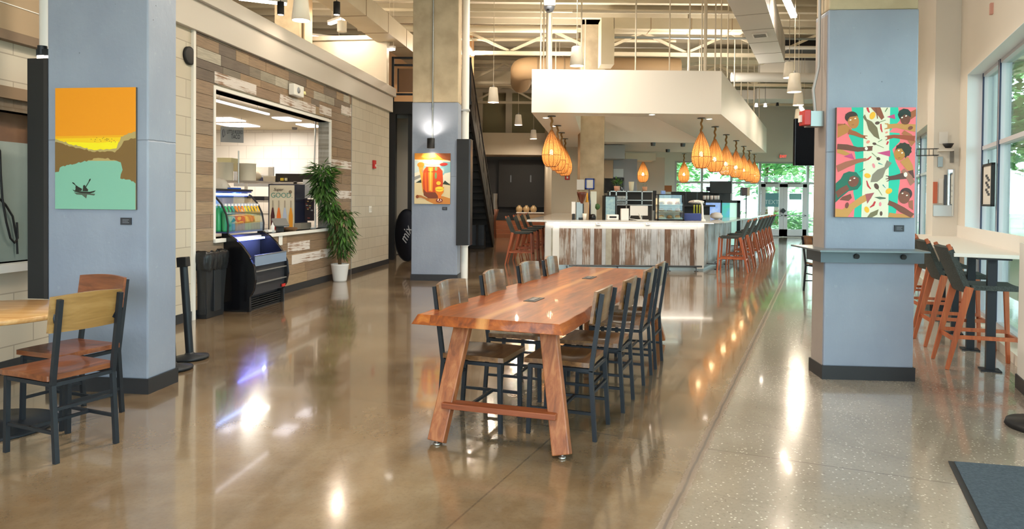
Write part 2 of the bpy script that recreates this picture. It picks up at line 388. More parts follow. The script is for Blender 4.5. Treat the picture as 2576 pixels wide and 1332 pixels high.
def rz(v, a): return Vector((v[0]*cos(a) - v[1]*sin(a), v[0]*sin(a) + v[1]*cos(a), v[2] if len(v) > 2 else 0))

# directions: A = left wall, stall, left bar side; B = right bar side, window wall, saw-cut
TA = R(7.4); TB = R(24.0)
dA = Vector((sin(TA), cos(TA), 0)); nA = Vector((cos(TA), -sin(TA), 0))      # nA points right, into the room
dB = Vector((sin(TB), cos(TB), 0)); nB = Vector((cos(TB), -sin(TB), 0))
RA = pi/2 - TA; RB = pi/2 - TB                                              # rot_z that turns local +X onto dA / dB

# ------------------------------------------------------------------ main daylight portals (sky through the windows)
OA = Vector((-3.903, 8.78, 0)); OB = Vector((4.36, 5.83, 0))
def on(O, d, n, px, py):
    r = Vector(ray(px, py)); c = Vector((0, 0, CAMZ)); t = (O - c).dot(n) / r.dot(n); p = c + r*t
    return (p - O).dot(d), p.z
def onA(px, py): return on(OA, dA, nA, px, py)
def onB(px, py): return on(OB, dB, nB, px, py)
def A3(x, y, z): return OA + dA*x - nA*y + Vector((0, 0, z))       # wall-A local -> world (y>0 behind the wall face)
def B3(x, y, z): return OB + dB*x - nB*y + Vector((0, 0, z))       # wall-B local -> world (y>0 inside the room)
def Aplace(o, x=0, y=0, z=0, r=0): o.location = A3(x, y, z); o.rotation_euler = (0, 0, RA + r)
xj, _ = onB(2432, 300)                       # far jamb of the big window
HZ = 3.18                                    # head of the big window
area('daylight_portal', B3((xj-9)/2, -.45, 1.65), (pi/2, 0, RB), xj+9, 3.1, 1, portal=True)
area('daylight_portal', Vector((-2.4, -2.9, 2.4)), (pi/2, 0, 0), 5.4, 4.4, 1, portal=True)
area('daylight_portal', Vector((11., 31.5, 1.65)), (pi/2, 0, pi), 8.8, 3.1, 1, portal=True)

# ------------------------------------------------------------------ floor, ground, ceiling
TC = R(23.4); f0 = P(1670, 1332); RC = pi/2 - TC
def toC(p): return rz(Vector((p[0], p[1], 0)) - Vector((f0.x, f0.y, 0)), -RC)
fl = [toC(p) for p in ((-12, -4), (1.2, -4), (17.0, 31.6), (17.0, 36), (-12, 36))]
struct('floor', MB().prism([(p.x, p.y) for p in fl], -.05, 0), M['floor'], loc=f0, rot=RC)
g = MB(); g.box(-90, -60, -.2, 110, 120, -.06); struct('ground', g, mat('pale_paving', '#b9bfae', .9, noise='#8fa37c', nscale=.12))
struct('ceiling', MB().box(-13, -4, 6.42, 19, 36, 6.6), M['deck'])
# deck ribs and joists
g = MB()
for i in range(34):
    y = 13 + i*.7; g.box(-12, y, 6.28, 17, y+.16, 6.42)
struct('ceiling_joists', g, M['deck'])

# ------------------------------------------------------------------ wall A (left): blocks, plank cladding, openings
x0, x1 = onA(537, 300)[0], onA(827, 400)[0]; zs, zt = .97, 2.90
xe = onA(978, 500)[0]; xw0 = onA(486, 500)[0]; xw1 = onA(880, 500)[0]
ox0, ox1 = onA(-330, 400)[0], onA(104, 400)[0]; oz0, oz1 = onA(40, 660)[1], onA(40, 282)[1]
g = MB(); T = .2
for a, b, c, d in ((-12.5, ox0, 0, 4.0), (ox0, ox1, 0, oz0), (ox0, ox1, oz1, 4.0), (ox1, x0, 0, 4.0), (x0, x1, 0, zs), (x0, x1, zt, 4.0), (x1, xe, 0, 4.0)):
    g.box(a, 0, c, b, T, d)
struct('wall_left', g, M['cmu'], loc=OA, rot=RA)
g = MB()
for a, b in ((-12.5, x0-.02), (x1-1.2, xe)): g.box(a, -.015, 0, b, 0, .11)
g.box(x0, -.03, 0, xw1, 0, .11)
struct('baseboard_left', g, M['rubber'], loc=OA, rot=RA)
# plank cladding as one surface, every board its own tone
g = MB(); rnd = random.Random(3); z = .11; row = 0
browns = ['#8d7258', '#96795c', '#85694f', '#9d8263', '#8a7460', '#90765f']; greys = ['#8f8778', '#a39a8a', '#776c5e', '#6d5c4e', '#b2a999', '#8a6f58', '#5f5148']
whites = [(535, 197, 640, 225), (700, 250, 790, 275), (800, 273, 830, 285), (855, 272, 880, 285), (830, 408, 880, 420), (832, 485, 880, 495), (720, 610, 775, 628), (730, 640, 800, 655), (800, 632, 832, 642)]
wr = [(onA(a, b), onA(c, d)) for a, b, c, d in whites]
while z < 3.53:
    h = .168 if z < 2.95 else (.145 if row % 3 else .11); z2 = min(z+h, 3.54); x = xw0 - rnd.random()*.8
    while x < xw1:
        L = rnd.uniform(.9, 1.7) if z < 3.0 else rnd.uniform(.3, .85); xa, xb = max(x, xw0), min(x+L, xw1)
        if xb > xa:
            zc = (z+z2)/2
            col = lin(rnd.choice(browns if z < 2.95 else browns + greys*2)); mi = 0
            spans = [(xa, xb)]
            if z2 > zs and z < zt:
                spans = []
                if xa < x0: spans.append((xa, min(xb, x0)))
                if xb > x1: spans.append((max(xa, x1), xb))
            for p, q in spans:
                if q-p < .02: continue
                zz0, zz1 = z, z2
                wh = False
                g.box(p+.002, -.022 - rnd.random()*.004, zz0+.002, q-.002, 0, zz1-.002, 0, col)
        x += L
    z = z2; row += 1
for (xa, za), (xb, zb) in wr:
    k = round((min(za, zb)-.11)/.168); zz = (za+zb)/2
    hh = .15
    zz = (zz)
    if xb > xa: g.box(xa, -.031, zz-hh/2, xb, 0, zz+hh/2, 1)
plankm = mat('barnwood_plank', '#dddddd', .6, noise='#ffffff', nscale=14, vcol=True)
nn = NT('barnwood'); vc = nn.t.nodes.new('ShaderNodeVertexColor'); vc.layer_name = 'Col'
gn = nn.noise(nn.mapv(nn.obj, (2., 2., 30)), 1.8, 6, .65, .4); bl = nn.noise(nn.obj, 2.4, 3)
cc = nn.mix(1., vc.outputs[0], nn.ramp(gn, [(.25, .55), (.55, 1.), (.8, 1.25)]), 'MULTIPLY'); cc = nn.mix(nn.math('MULTIPLY', bl, .25), cc, '#a59684')
nn.bump(gn, .2, .004); nn.set(Base_Color=cc, Roughness=.6)
def mid(a, b): return '#' + ''.join('%02x' % ((int(a[i:i+2], 16)+int(b[i:i+2], 16))//2) for i in (1, 3, 5))
def peeling(name, axis, paint='#d9cfc8', wood='#8b6a52', t=.47):
    n = NT(name); sc = [55, 55, 55]; sc[axis] = 2.2
    vc_ = n.t.nodes.new('ShaderNodeVertexColor'); vc_.layer_name = 'Col'
    av = n.t.nodes.new('ShaderNodeVectorMath'); av.operation = 'MULTIPLY_ADD'; n.t.links.new(vc_.outputs[0], av.inputs[0]); av.inputs[1].default_value = (37, 51, 29); n.t.links.new(n.mapv(n.obj, tuple(sc)), av.inputs[2])
    a = n.noise(av.outputs[0], 1., 6, .65, .5); b = n.noise(n.obj, 3, 3)
    v = n.math('ADD', a, n.math('MULTIPLY', n.math('SUBTRACT', b, .5), .55))
    n.bump(v, .15, .004)
    return n.set(Base_Color=n.ramp(v, [(t-.10, wood), (t-.04, mid(wood, paint)), (t+.02, paint)]), Roughness=.6)
M['peelx'] = peeling('whitewashed_plank', 0)
struct('wall_cladding_left', g, [MATS['barnwood'], M['peelx']], loc=OA, rot=RA, bevel=.002)
# white casings: corner strip, window frame, end strip
g = MB(); g.box(xw0-.05, -.035, 0, xw0, 0, 3.54); struct('trim_1', g, M['white'], loc=OA, rot=RA)
g = MB(); w = .045
for a, b, c, d in ((x0-w, x0, zs-w, zt+w), (x1, x1+w, zs-w, zt+w), (x0, x1, zt, zt+w)): g.box(a, -.035, c, b, T, d)
struct('trim_2', g, M['white'], loc=OA, rot=RA)
struct('window_sill_left', MB().box(x0-w, -.06, zs-.05, x1+w, T+.06, zs), M['white'], loc=OA, rot=RA, bevel=.004)
struct('trim_3', MB().box(xw1, -.03, 0, xw1+.02, 0, 3.54), M['alum'], loc=OA, rot=RA)
# fascia and cap
xf = onA(330, 100)[0]
g = MB(); g.box(xf, -.07, 3.54, xe+.06, 0, 3.90); g.box(xf, -.13, 3.90, xe+.12, .25, 4.10)
struct('trim_4', g, mat('fascia_paint', '#cfc6bc', .45), loc=OA, rot=RA, bevel=.006)
# tan bulkhead left of the near column, dark trim, sill of the second opening
g = MB(); g.box(-12.5, -.05, 2.88, xf, 0, 4.3); struct('wall_bulkhead_left', g, M['tan'], loc=OA, rot=RA)
g = MB(); g.box(-12.5, -.08, 2.80, xf-.4, 0, 2.88); struct('trim_5', g, mat('brown_trim', '#7d6650', .5), loc=OA, rot=RA)
g = MB(); g.box(-12.5, -.055, 3.1, xf, -.05, 3.108); struct('trim_6', g, M['white'], loc=OA, rot=RA)
g = MB(); g.box(ox0, .0, oz1, ox1, T, oz1+.10); g.box(ox0, -.04, oz1+.10, ox1, 0, oz1+.2); struct('trim_7', g, mat('brown_lintel', '#8b7258', .5), loc=OA, rot=RA)
struct('window_sill_rear', MB().box(ox0, -.12, oz0-.07, ox1, T, oz0), M['white'], loc=OA, rot=RA, bevel=.004)
g = MB(); g.box(ox0, .12, oz0, ox1, .16, oz1-.25); one('slate_board', g, mat('slate_green_board', '#7d8a84', .5, noise='#96a09a', nscale=1.5), 'grey green board closing the service opening behind the round table', 'board', loc=OA, rot=RA)
g = MB(); g.box(ox0, .13, oz1-.25, ox1, .18, oz1); one('shutter_box', g, mat('rust_brown', '#6b4c38', .5, noise='#7d5a40', nscale=5), 'brown roller shutter box above the grey green board', 'shutter', loc=OA, rot=RA)
xa, xb = onA(15, 400)[0], onA(62, 600)[0]
g = MB()
pts = [onA(a, b) for a, b in ((14, 362), (24, 380), (26, 440), (30, 500), (40, 560), (50, 600), (60, 612), (68, 600), (66, 560))]
g.path([(a, .09, b) for a, b in pts], .009, 6)
pts = [onA(a, b) for a, b in ((-6, 452), (14, 490), (40, 515), (58, 545), (68, 600), (70, 640))]
g.path([(a, .10, b) for a, b in pts], .009, 6)
one('power_cable', g, M['blackmatte'], 'black cables looping down in front of the grey green board', 'cable', loc=OA, rot=RA)
# stall room behind the wall
SX0, SX1, SY, SZ = x0-1.6, x1+2.9, 4.4, 3.06
g = MB(); g.box(SX1, T, 0, SX1+.1, SY, SZ); g.box(SX0, SY, 0, SX1, SY+.1, SZ); g.box(SX0-.1, T, 0, SX0, SY, SZ)
struct('wall_stall', g, M['cmu_white'], loc=OA, rot=RA)
struct('ceiling_stall', MB().box(SX0, T, SZ, SX1, SY, SZ+.1), mat('stall_ceiling_paint', '#dccfb2', .6), loc=OA, rot=RA)
g = MB(); g.box(SX0-2, T, 3.4, xe+.1, 6, 3.5); struct('ceiling_stall_roof', g, M['cream'], loc=OA, rot=RA)
# mezzanine wall over the stall + outer left wall
p0 = onA(978, 200)
g = MB(); g.box(xe-.12, .12, 3.5, xe, 4.6, 5.2); g.box(xe-.18, .05, 5.2, xe+.05, 4.6, 5.3); g.box(xe-.16, .02, 3.5, xe+.02, .12, 5.2)
struct('wall_mezzanine', g, M['cream'], loc=OA, rot=RA)
struct('wall_outer_left', MB().box(-14, 6.2, 0, 26, 6.4, 6.5), M['tan'], loc=OA, rot=RA)
q = D(690, 300, 15.6); struct('column_mezzanine', MB().box(0, 0, 3.5, .56, .5, 6.42), M['concrete'], loc=(q.x, q.y, 0), rot=-TA)
q = D(752, 300, 15.7); struct('trim_8', MB().box(0, 0, 3.5, .13, .4, 6.42), mat('mezzanine_plaster', '#d0b897', .6), loc=(q.x, q.y, 0), rot=-TA)

# ------------------------------------------------------------------ wall B (right, windows)
xn = -9.0; T2 = .34; TOP = 6.42
xp0 = onB(2412, 400)[0]; xq0 = onB(2338, 400)[0]; xq1 = 28.
g = MB()
g.box(xn, -T2, HZ, xj, 0, TOP); g.box(xn, -T2, 0, xj, 0, .10)
g.box(xj, -T2, 0, xq0, 0, TOP); g.box(xq0, -T2, 2.95, xq1, 0, TOP); g.box(xq0, -T2, 0, xq1, 0, .10)
M['rwall'] = mat('warm_white_wall', '#e5ded2', .55, noise='#eae3d8', nscale=.6)
struct('wall_right', g, M['rwall'], loc=OB, rot=RB)
struct('column_window', MB().box(xp0, 0, 0, xp0+.75, .30, TOP), M['rwall'], loc=OB, rot=RB)
struct('baseboard_right', MB().box(xj, 0, 0, xp0, .015, .11).box(xp0-.015, 0, 0, xp0+.75, .315, .11), M['rubber'], loc=OB, rot=RB)
def window_b(name, a, b, z0, z1, muls, trans):
    t = thing(name, None, None, OB, RB); t['kind'] = 'structure'; y = -.22; w = .05
    g = MB()
    for m in [a, b] + muls: g.box(m-w/2 if a < m < b else (m if m == a else m-w), y-.06, z0, m+w/2 if a < m < b else (m+w if m == a else m), y+.06, z1)
    for zz in [z0, z1-w] + trans: g.box(a, y-.055, zz, b, y+.055, zz+w)
    obj('window_frame', g, mat('lilac_white_frame', '#d2d0d8', .4), t)
    g = MB()
    for m in [a+w] + [m+w/2 for m in muls]: g.box(m, y+.045, z0, m+.018, y+.063, z1)
    for m in [m-w/2 for m in muls] + [b-w]: g.box(m-.018, y+.045, z0, m, y+.063, z1)
    obj('gasket', g, mat('dark_gasket', '#2c3450', .4), t)
    g = MB(); g.box(a, y-.004, z0, b, y+.004, z1); obj('pane', g, M['glass'], t)
    return t
g = MB(); g.box(xj-.006, -.34, .1, xj, 0, HZ).box(xn, -.34, HZ-.006, xj, -.0, HZ); struct('trim_11', g, mat('reveal_sky_tint', '#e9edf2', .5), loc=OB, rot=RB)  # bluish white lining: the sky's light on the reveal is put into its colour
ztr = onB(2475, 356)[1] - .03
xm = on(OB + nB*.22, dB, nB, 2528, 250)[0]
window_b('window_1', xn, xj, .10, HZ, [xm, xm-1.5, xm-3.0, xm-4.5, xm-6.0, xm-7.5], [ztr])
window_b('window_2', xq0, xq1, .10, 2.95, [xq0+1.5*i for i in range(1, 12)], [2.1])
# low wall beside the counter end (white, dark base)
q = P(2558, 975)
g = MB(); g.box(-1.6, -.6, .0, 0, .28-.28, 1.21)
yl = (Vector((q.x, q.y, 0)) - OB).dot(-nB); xl = (Vector((q.x, q.y, 0)) - OB).dot(dB)
struct('wall_low_divider', MB().box(xl-1.2, 0.02, .11, xl, yl, 1.19), M['white'], loc=OB, rot=RB)
struct('trim_9', MB().box(xl-1.2, 0.02, 0, xl+.012, yl+.012, .11), M['rubber'], loc=OB, rot=RB)

# ------------------------------------------------------------------ back end of the room behind the camera: glazed wall
g = MB(); g.box(-5.6, -3.1, 4.6, 1.0, -2.95, 6.42); g.box(-5.6, -3.1, 0, 1.0, -2.95, .1)
for x in (-5.6, -4.2, -2.8, -1.4, 0, .9): g.box(x, -3.08, .1, x+.09, -2.98, 4.6)
g.box(-5.6, -3.07, 2.4, 1., -2.99, 2.48)
struct('wall_behind_camera', g, M['alum'])

# ------------------------------------------------------------------ far wall
YF = 31.2
def FX(px, py=480): q = D(px, py, YF); return q.x
def FZ(px, py): return D(px, py, YF).z
fx0 = FX(1697); ztop = FZ(1900, 407)
fwm = mat('far_wall_paint', '#dcd5ca', .6)
g = MB(); g.box(FX(1386), YF, 0, fx0, YF+.3, TOP); g.box(fx0, YF, ztop, 17.0, YF+.3, TOP); g.box(fx0, YF, 0, 17.0, YF+.3, .05)
struct('wall_far', g, fwm)
t = thing('window_3', None, None); t['kind'] = 'structure'
g = MB()
mx = [FX(a) for a in (1766, 1840, 1912, 2033, 2090)] + [15.6]
for x in [fx0+.04] + mx: g.box(x-.05, YF+.02, 0, x+.05, YF+.14, ztop)
zt2 = FZ(1900, 463)
for z in (.0, ztop-.07): g.box(fx0, YF+.03, z, 15.8, YF+.13, z+.07)
for a, b in ((fx0, FX(1912)), (FX(1912), 15.8)): g.box(a, YF+.03, zt2, b, YF+.13, zt2+.09)
g.box(FX(2033), YF+.03, FZ(2040, 558), 15.8, YF+.13, FZ(2040, 558)+.06)
obj('window_frame', g, M['alum'], t)
g = MB(); g.box(fx0, YF+.075, 0, FX(1912), YF+.085, ztop); g.box(FX(2033), YF+.075, 0, 15.8, YF+.085, ztop); g.box(FX(1912), YF+.075, zt2, FX(2033), YF+.085, ztop)
obj('pane', g, M['glass'], t)
dk = mat('door_aluminium', '#c8c0c0', .45)
for k, (a, b, hs) in enumerate(((1916, 1971, 1), (1972, 2030, -1))):
    t = thing('door_%d' % (k+1), None, None); t['kind'] = 'structure'
    xa, xb = FX(a), FX(b); zt3 = zt2; fw = .17
    g = MB(); g.box(xa, YF, .02, xa+fw, YF+.07, zt3); g.box(xb-fw, YF, .02, xb, YF+.07, zt3); g.box(xa, YF, .02, xb, YF+.07, .34); g.box(xa, YF, zt3-.13, xb, YF+.07, zt3)
    obj('door_frame', g, dk, t)
    obj('pane', MB().box(xa+fw, YF+.03, .34, xb-fw, YF+.04, zt3-.13), M['glass'], t)
    g = MB(); g.box(xa+.06, YF-.09, .93, xb-.06, YF-.05, .97); g.box(xa+.06, YF-.09, .91, xa+.12, YF, .99); g.box(xb-.12, YF-.09, .91, xb-.06, YF, .99)
    obj('push_bar', g, M['alum'], t)
    obj('door_closer', MB().box(xa+.2, YF-.06, zt3+.01, xa+.7, YF, zt3+.08), M['grey'], t)
q = D(1970, 531, YF-.12); g = MB().cbox((0, 0, 0), (.16, .1, .16), rot=Matrix.Rotation(R(45), 3, 'Y'))
one('door_lock', g, M['blackmatte'], 'black diamond shaped lock where the two glass doors meet', 'lock', loc=q)
q0, q1 = D(1925, 486, YF-.01), D(1959, 521, YF-.01)
t = thing('door_sign', 'teal TEXT sign seen from behind on left glass door', 'sign', ((q0.x+q1.x)/2, YF+.02, (q0.z+q1.z)/2))
obj('sign_board', MB().box(-(q1.x-q0.x)/2, 0, -(q0.z-q1.z)/2, (q1.x-q0.x)/2, .01, (q0.z-q1.z)/2), mat('teal_sign', '#5f8f94', .5), t)
text('lettering', 'TEXT', .26, flat('#c8d8d8'), t, (0, -.004, -.1), (pi/2, 0, 0), .001)
q0, q1 = D(1986, 487, YF), D(2017, 503, YF)
one('door_sign', MB().box(q0.x, YF+.015, q1.z, q1.x, YF+.028, q0.z), mat('pale_teal_sign', '#7fa9a5', .5), 'small pale teal sign on right glass door', 'sign')
q = D(1970, 394, YF-.06)
t = thing('exit_sign', 'small red lit exit sign above the far doors', 'sign', q)
obj('housing', MB().cbox((0, .02, 0), (.30, .04, .20)), flat('#d8cfc8'), t)
text('lettering', 'EXIT', .15, mat('lit_red', '#e03030', .5, emit='#ff3a30', es=1.5), t, (0, -.004, 0), (pi/2, 0, 0), .002)

# left deep end: dark glazed wall under a mezzanine band with olive windows
q0 = D(1232, 400, 31.5); q1 = D(1388, 400, 31.5)
xl0 = D(1150, 400, 31).x
g = MB(); g.box(xl0-3, 31.5, 0, q1.x+.2, 31.7, 3.5); struct('wall_dark_end', g, mat('charcoal_wall', '#2b2a2c', .5))
zb0, zb1 = D(1300, 390, 30).z, D(1300, 335, 30).z
struct('wall_mezzanine_band', MB().box(xl0-3, 29.9, zb0, FX(1395)-.0, 31.4, zb1), M['cream'])
g = MB(); g.box(xl0-3, 31.0, zb1, FX(1386), 31.2, TOP); struct('wall_mezzanine_back', g, mat('olive_paint', '#9a9272', .6))  # plain olive back of the mezzanine
g = MB()
for a, b in ((1192, 1214), (1272, 1288), (1372, 1388)): g.box(D(a, 300, 30.8).x, 30.7, zb1, D(b, 300, 30.8).x, 31.0, TOP)
zz = D(1300, 234, 30.8).z; g.box(xl0-3, 30.72, zz, FX(1386), 31.0, zz+.22)
struct('trim_10', g, M['cream'])
q0 = D(1255, 402, 31.3); q1 = D(1386, 522, 31.3)
t = thing('video_wall', 'large black screen cabinet on the dark far wall', 'screen', (0, 0, 0))
obj('cabinet', MB().box(q0.x, 31.2, q1.z, q1.x, 31.5, q0.z), M['blackmatte'], t)
for a in (1285, 1335):
    u = D(a, 450, 31.2); obj('handle', MB().box(u.x-.03, 31.15, u.z-.15, u.x+.03, 31.2, u.z+.15), M['darksteel'], t)
q0 = D(1300, 522, 31.1); q1 = D(1386, 545, 31.1)
one('credenza', MB().box(q0.x, 30.8, 0, q1.x, 31.2, .95, 0).box(q0.x-.03, 30.75, .95, q1.x+.03, 31.2, 1.0, 1), [M['tan'], M['white']], 'long tan credenza under the black screen', 'cabinet')
for k, a in enumerate((1300, 1318, 1336)):
    u = D(a+6, 530, 30.95)
    one('round_vase', MB().lathe([(.0, 0), (.10, 0), (.15, .10), (.14, .2), (.06, .27), (.07, .3)], 14), mat('warm_ceramic', '#d8b98a', .3), 'round glowing ceramic vase on the credenza', 'vase', loc=(u.x, 30.9, 1.0), group='round vases on the credenza')
g = MB()
for k in range(4): g.box(D(1236, 560, 29).x, 28.4+k*.35, 0, D(1300, 560, 29).x+1.4, 31, .16*(k+1))
struct('stair_platform', g, mat('orange_stair_wood', '#8a5230', .4))

# ------------------------------------------------------------------ columns
def column(name, x, y, w, d, rot, zp, painted, side=None):
    t = thing(name, None, None, (x, y, 0), rot); t['kind'] = 'structure'
    obj('column_base', MB().box(0, 0, .11, w, d, zp), M['colgrey'], t, bevel=.012)
    obj('column_top', MB().box(.004, .004, zp, w-.004, d-.004, TOP), M['concrete'], t, bevel=.012)
    obj('vinyl_base', MB().box(-.012, -.012, 0, w+.012, d+.012, .115), M['rubber'], t)
    return t
# near left: (x,y) is the front-left corner, local x to the right, y away
wl, dl = .84, .36
cl = Vector((-2.763, 5.401, 0)) - nA*wl
column('column_left', cl.x, cl.y, wl, dl, -TA, 3.6, True)
cm = P(1034, 706); wm = .86
column('column_middle', cm.x, cm.y, wm, .40, -R(4), 3.30, True)
cr = Vector((2.665, 6.049, 0)); wr_, ra = .74, -R(4.3)
t = column('column_right', cr.x, cr.y, wr_, .31, ra, 3.14, True)
obj('beige_side', MB().box(-.003, .02, .115, 0, .29, 3.1), M['colbeige'], t)
def L(o, r, x, y, z=0): v = rz(Vector((x, y, 0)), r); return Vector((o.x+v.x, o.y+v.y, z))
# dark display panels hung on column sides
def side_panel(px0, px1, py0, py1, Y, rot, label, dp=.75):
    a, b = D(px0, py0, Y), D(px1, py1, Y); w = b.x-a.x
    t = thing('display_panel', label, 'screen', (a.x, Y, b.z), rot)
    obj('cabinet', MB().box(0, 0, 0, w, dp, a.z-b.z), M['blackmatte'], t, bevel=.004)
    obj('edge_strip', MB().box(w-.03, -.004, 0, w+.004, dp+.01, a.z-b.z), mat('dark_bronze', '#2e2b2c', .3), t)
    return t
side_panel(68, 125, 147, 752, cl.y+.02, -TA, 'tall black display panel beside the near left grey column')
side_panel(1149, 1182, 350, 618, cm.y-.1, -R(5), 'tall black display panel hung beside the middle column', .27)
# column lamp over the black panel at far left
q = D(108, 133, cl.y+.1)
t = thing('spot_fixture', 'small black spot fixture lit above the tall black panel', 'lamp', q, -TA)
obj('bracket', MB().box(-.06, 0, -.02, .10, .06, .03), M['black'], t)
obj('lens', MB().box(-.05, -.004, -.05, .01, .05, -.02), M['leds'], t)
obj('lamp_head', MB().lathe([(.035, 0), (.035, .07)], 12, (-.03, .03, -.01)), M['black'], t)
# white corner pipe behind the left column
q = D(118, 60, cl.y+.45); one('white_pipe', MB().lathe([(.055, 0), (.055, TOP-2.5)], 14), M['white'], 'white vertical pipe left of the near left column', 'pipe', loc=(q.x, q.y, 2.5))
# pipe beside the middle column
q = P(1166, 702)
t = thing('drain_pipe', 'tall white drain pipe standing beside the middle column', 'pipe', (q.x, q.y+.1, 0))
obj('pipe_run', MB().lathe([(.075, .0), (.075, TOP)], 16), M['white'], t)
obj('coupling', MB().lathe([(.092, 0), (.092, .12)], 16, (0, 0, .62)), M['white'], t)
obj('pipe_clamp', MB().box(-.22, -.09, 3.2, .09, .09, 3.23), M['alum'], t)
# conduit + sconce on the middle column
q = D(1087, 362, cm.y-.02); yc = L(cm, -R(4), .39, 0).y
t = thing('wall_sconce', 'black cylinder up and down light on the middle column', 'lamp', (q.x, yc, q.z), -R(4))
obj('shade', MB().lathe([(.07, -.09), (.07, .09), (.062, .09), (.062, -.085)], 20, (0, -.12, 0)), M['blackmatte'], t)
obj('bracket', MB().box(-.03, -.05, -.03, .03, 0, .03), M['black'], t)
obj('lens', MB().lathe([(.0, -.07), (.06, -.07)], 16, (0, -.10, 0), cap=False).lathe([(.06, .07), (.0, .07)], 16, (0, -.10, 0), cap=False), M['leds'], t)
spot('sconce_light_down', (q.x, yc-.14, q.z-.10), (0, 0, 0), 45, (1, .8, .55), R(150), 1.)
spot('sconce_light_up', (q.x, yc-.16, q.z+.10), (pi, 0, 0), 36, (1, .84, .65), R(150), 1.)
t = thing('conduit', 'thin steel conduit running down the middle column', 'conduit', (q.x+.01, yc, 0), -R(4))
obj('conduit_run', MB().tube((0, -.02, q.z+.08), (0, -.02, TOP), .013), M['galv'], t)
obj('coupling', MB().tube((0, -.02, q.z+.62), (0, -.02, q.z+.66), .02), M['galv'], t)
# ledge round the right column
lp = [(2.50, 5.76), (3.36, 5.70), (3.52, 6.35), (3.45, 6.52), (2.56, 6.52)]
t = thing('drink_ledge', 'grey steel drink ledge wrapped around the right column', 'ledge', (0, 0, 0))
obj('ledge_top', MB().prism(lp, 1.105, 1.118), mat('ledge_steel', '#6f777c', .3, .4), t)
ap = MB(); a = L(cr, ra, -.05, -.05); 
for (u0, v0, u1, v1) in ((-.05, -.05, wr_+.05, 0), (-.05, 0, 0, .31), (wr_, 0, wr_+.05, .31)): ap.box(u0, v0, 1.0, u1, v1, 1.104)
o = obj('apron', ap, mat('ledge_apron', '#5d666e', .35, .5), t, loc=cr, rot=ra)
for x in (.24, .62): obj('bolt', MB().lathe([(.0, -.02), (.02, -.02), (.022, 0), (.022, .012)], 12, (0, 0, 0)).xf(Matrix.Translation((x, -.055, 1.055)) @ Matrix.Rotation(pi/2, 4, 'X')), M['blackmatte'], t, loc=cr, rot=ra)
# conduit, box, red strobe on the right column
q = D(2052, 150, 6.25); q2 = D(2047, 300, 6.2)
t = thing('fire_strobe', 'red fire alarm strobe on the left side of the right column', 'alarm', (2.60, 6.2, q2.z+.0))
obj('alarm_body', MB().box(-.10, -.09, -.06, -.045, .03, .07), M['red'], t, bevel=.006)
obj('strobe_lens', MB().box(-.115, -.04, -.03, -.10, .01, .03), M['white'], t)
obj('back_box', MB().box(-.045, -.09, -.07, .065, .05, .06), M['galv'], t)
one('conduit', MB().path([(2.62, 6.18, q2.z+.06), (2.60, 6.18, q2.z+.25), (2.645, 6.18, q2.z+.45), (2.645, 6.18, 5.2)], .014, 8), M['alum'], 'thin conduit rising from the red alarm strobe', 'conduit')
# hanging black tv left of right column
a, b = D(2001, 298, 6.75), D(2047, 417, 6.75)
t = thing('television', 'black television seen edge on left of the right column', 'television', (a.x, 6.75, b.z))
obj('tv_body', MB().box(0, 0, 0, .36, .05, a.z-b.z), M['screen'], t, bevel=.004)
obj('tv_bracket', MB().box(.1, .05, .15, .2, .1, .25).box(.12, .06, .2, .36, .1, .24), M['black'], t)

# ------------------------------------------------------------------ plaques and paintings
def canvas(name, label, cat, loc, rot, w, h, th, crop, polys, extra=None):
    """crop = (x0,y0,x1,y1) in sketch coordinates; polys = [(colour, layer, [points])]"""
    t = thing(name, label, cat, loc, rot)
    obj('canvas', MB().box(0, -th, 0, w, 0, h), flat('#5c544c'), t)
    polys = [polys[0], (polys[0][0], .5, [(crop[0], crop[1]), (crop[2], crop[1]), (crop[2], crop[3]), (crop[0], crop[3])])] + polys[1:]
    cols = []; g = MB(); cx0, cy0, cx1, cy1 = crop
    for c, lay, pts in polys[1:]:
        if c not in cols: cols.append(c)
        q = [(min(max((x-cx0)/(cx1-cx0), 0), 1)*w, -th-.0006*lay, (1-min(max((y-cy0)/(cy1-cy0), 0), 1))*h) for x, y in pts]
        a = sum(q[i][0]*q[(i+1) % len(q)][2] - q[(i+1) % len(q)][0]*q[i][2] for i in range(len(q)))
        if a < 0: q = q[::-1]
        g.add(q, [tuple(range(len(q)))], cols.index(c))
    obj('painted_image', g, [flat(c) for c in cols], t)
    return t
def ell(cx, cy, a, b, r=0, n=18, wob=0):
    o = []
    for i in range(n):
        t_ = 2*pi*i/n; k = 1 + (wob*((i % 2)*2-1)); x, y = a*cos(t_)*k, b*sin(t_)*k; o.append((cx+x*cos(r)-y*sin(r), cy+x*sin(r)+y*cos(r)))
    return o
def limb(pts, ws):
    """ribbon polygon along pts with half-widths ws"""
    l, r_ = [], []
    for i, (x, y) in enumerate(pts):
        a = pts[max(i-1, 0)]; b = pts[min(i+1, len(pts)-1)]; dx, dy = b[0]-a[0], b[1]-a[1]; d = hypot(dx, dy) or 1
        l.append((x-dy/d*ws[i], y+dx/d*ws[i])); r_.append((x+dy/d*ws[i], y-dx/d*ws[i]))
    return l + r_[::-1]
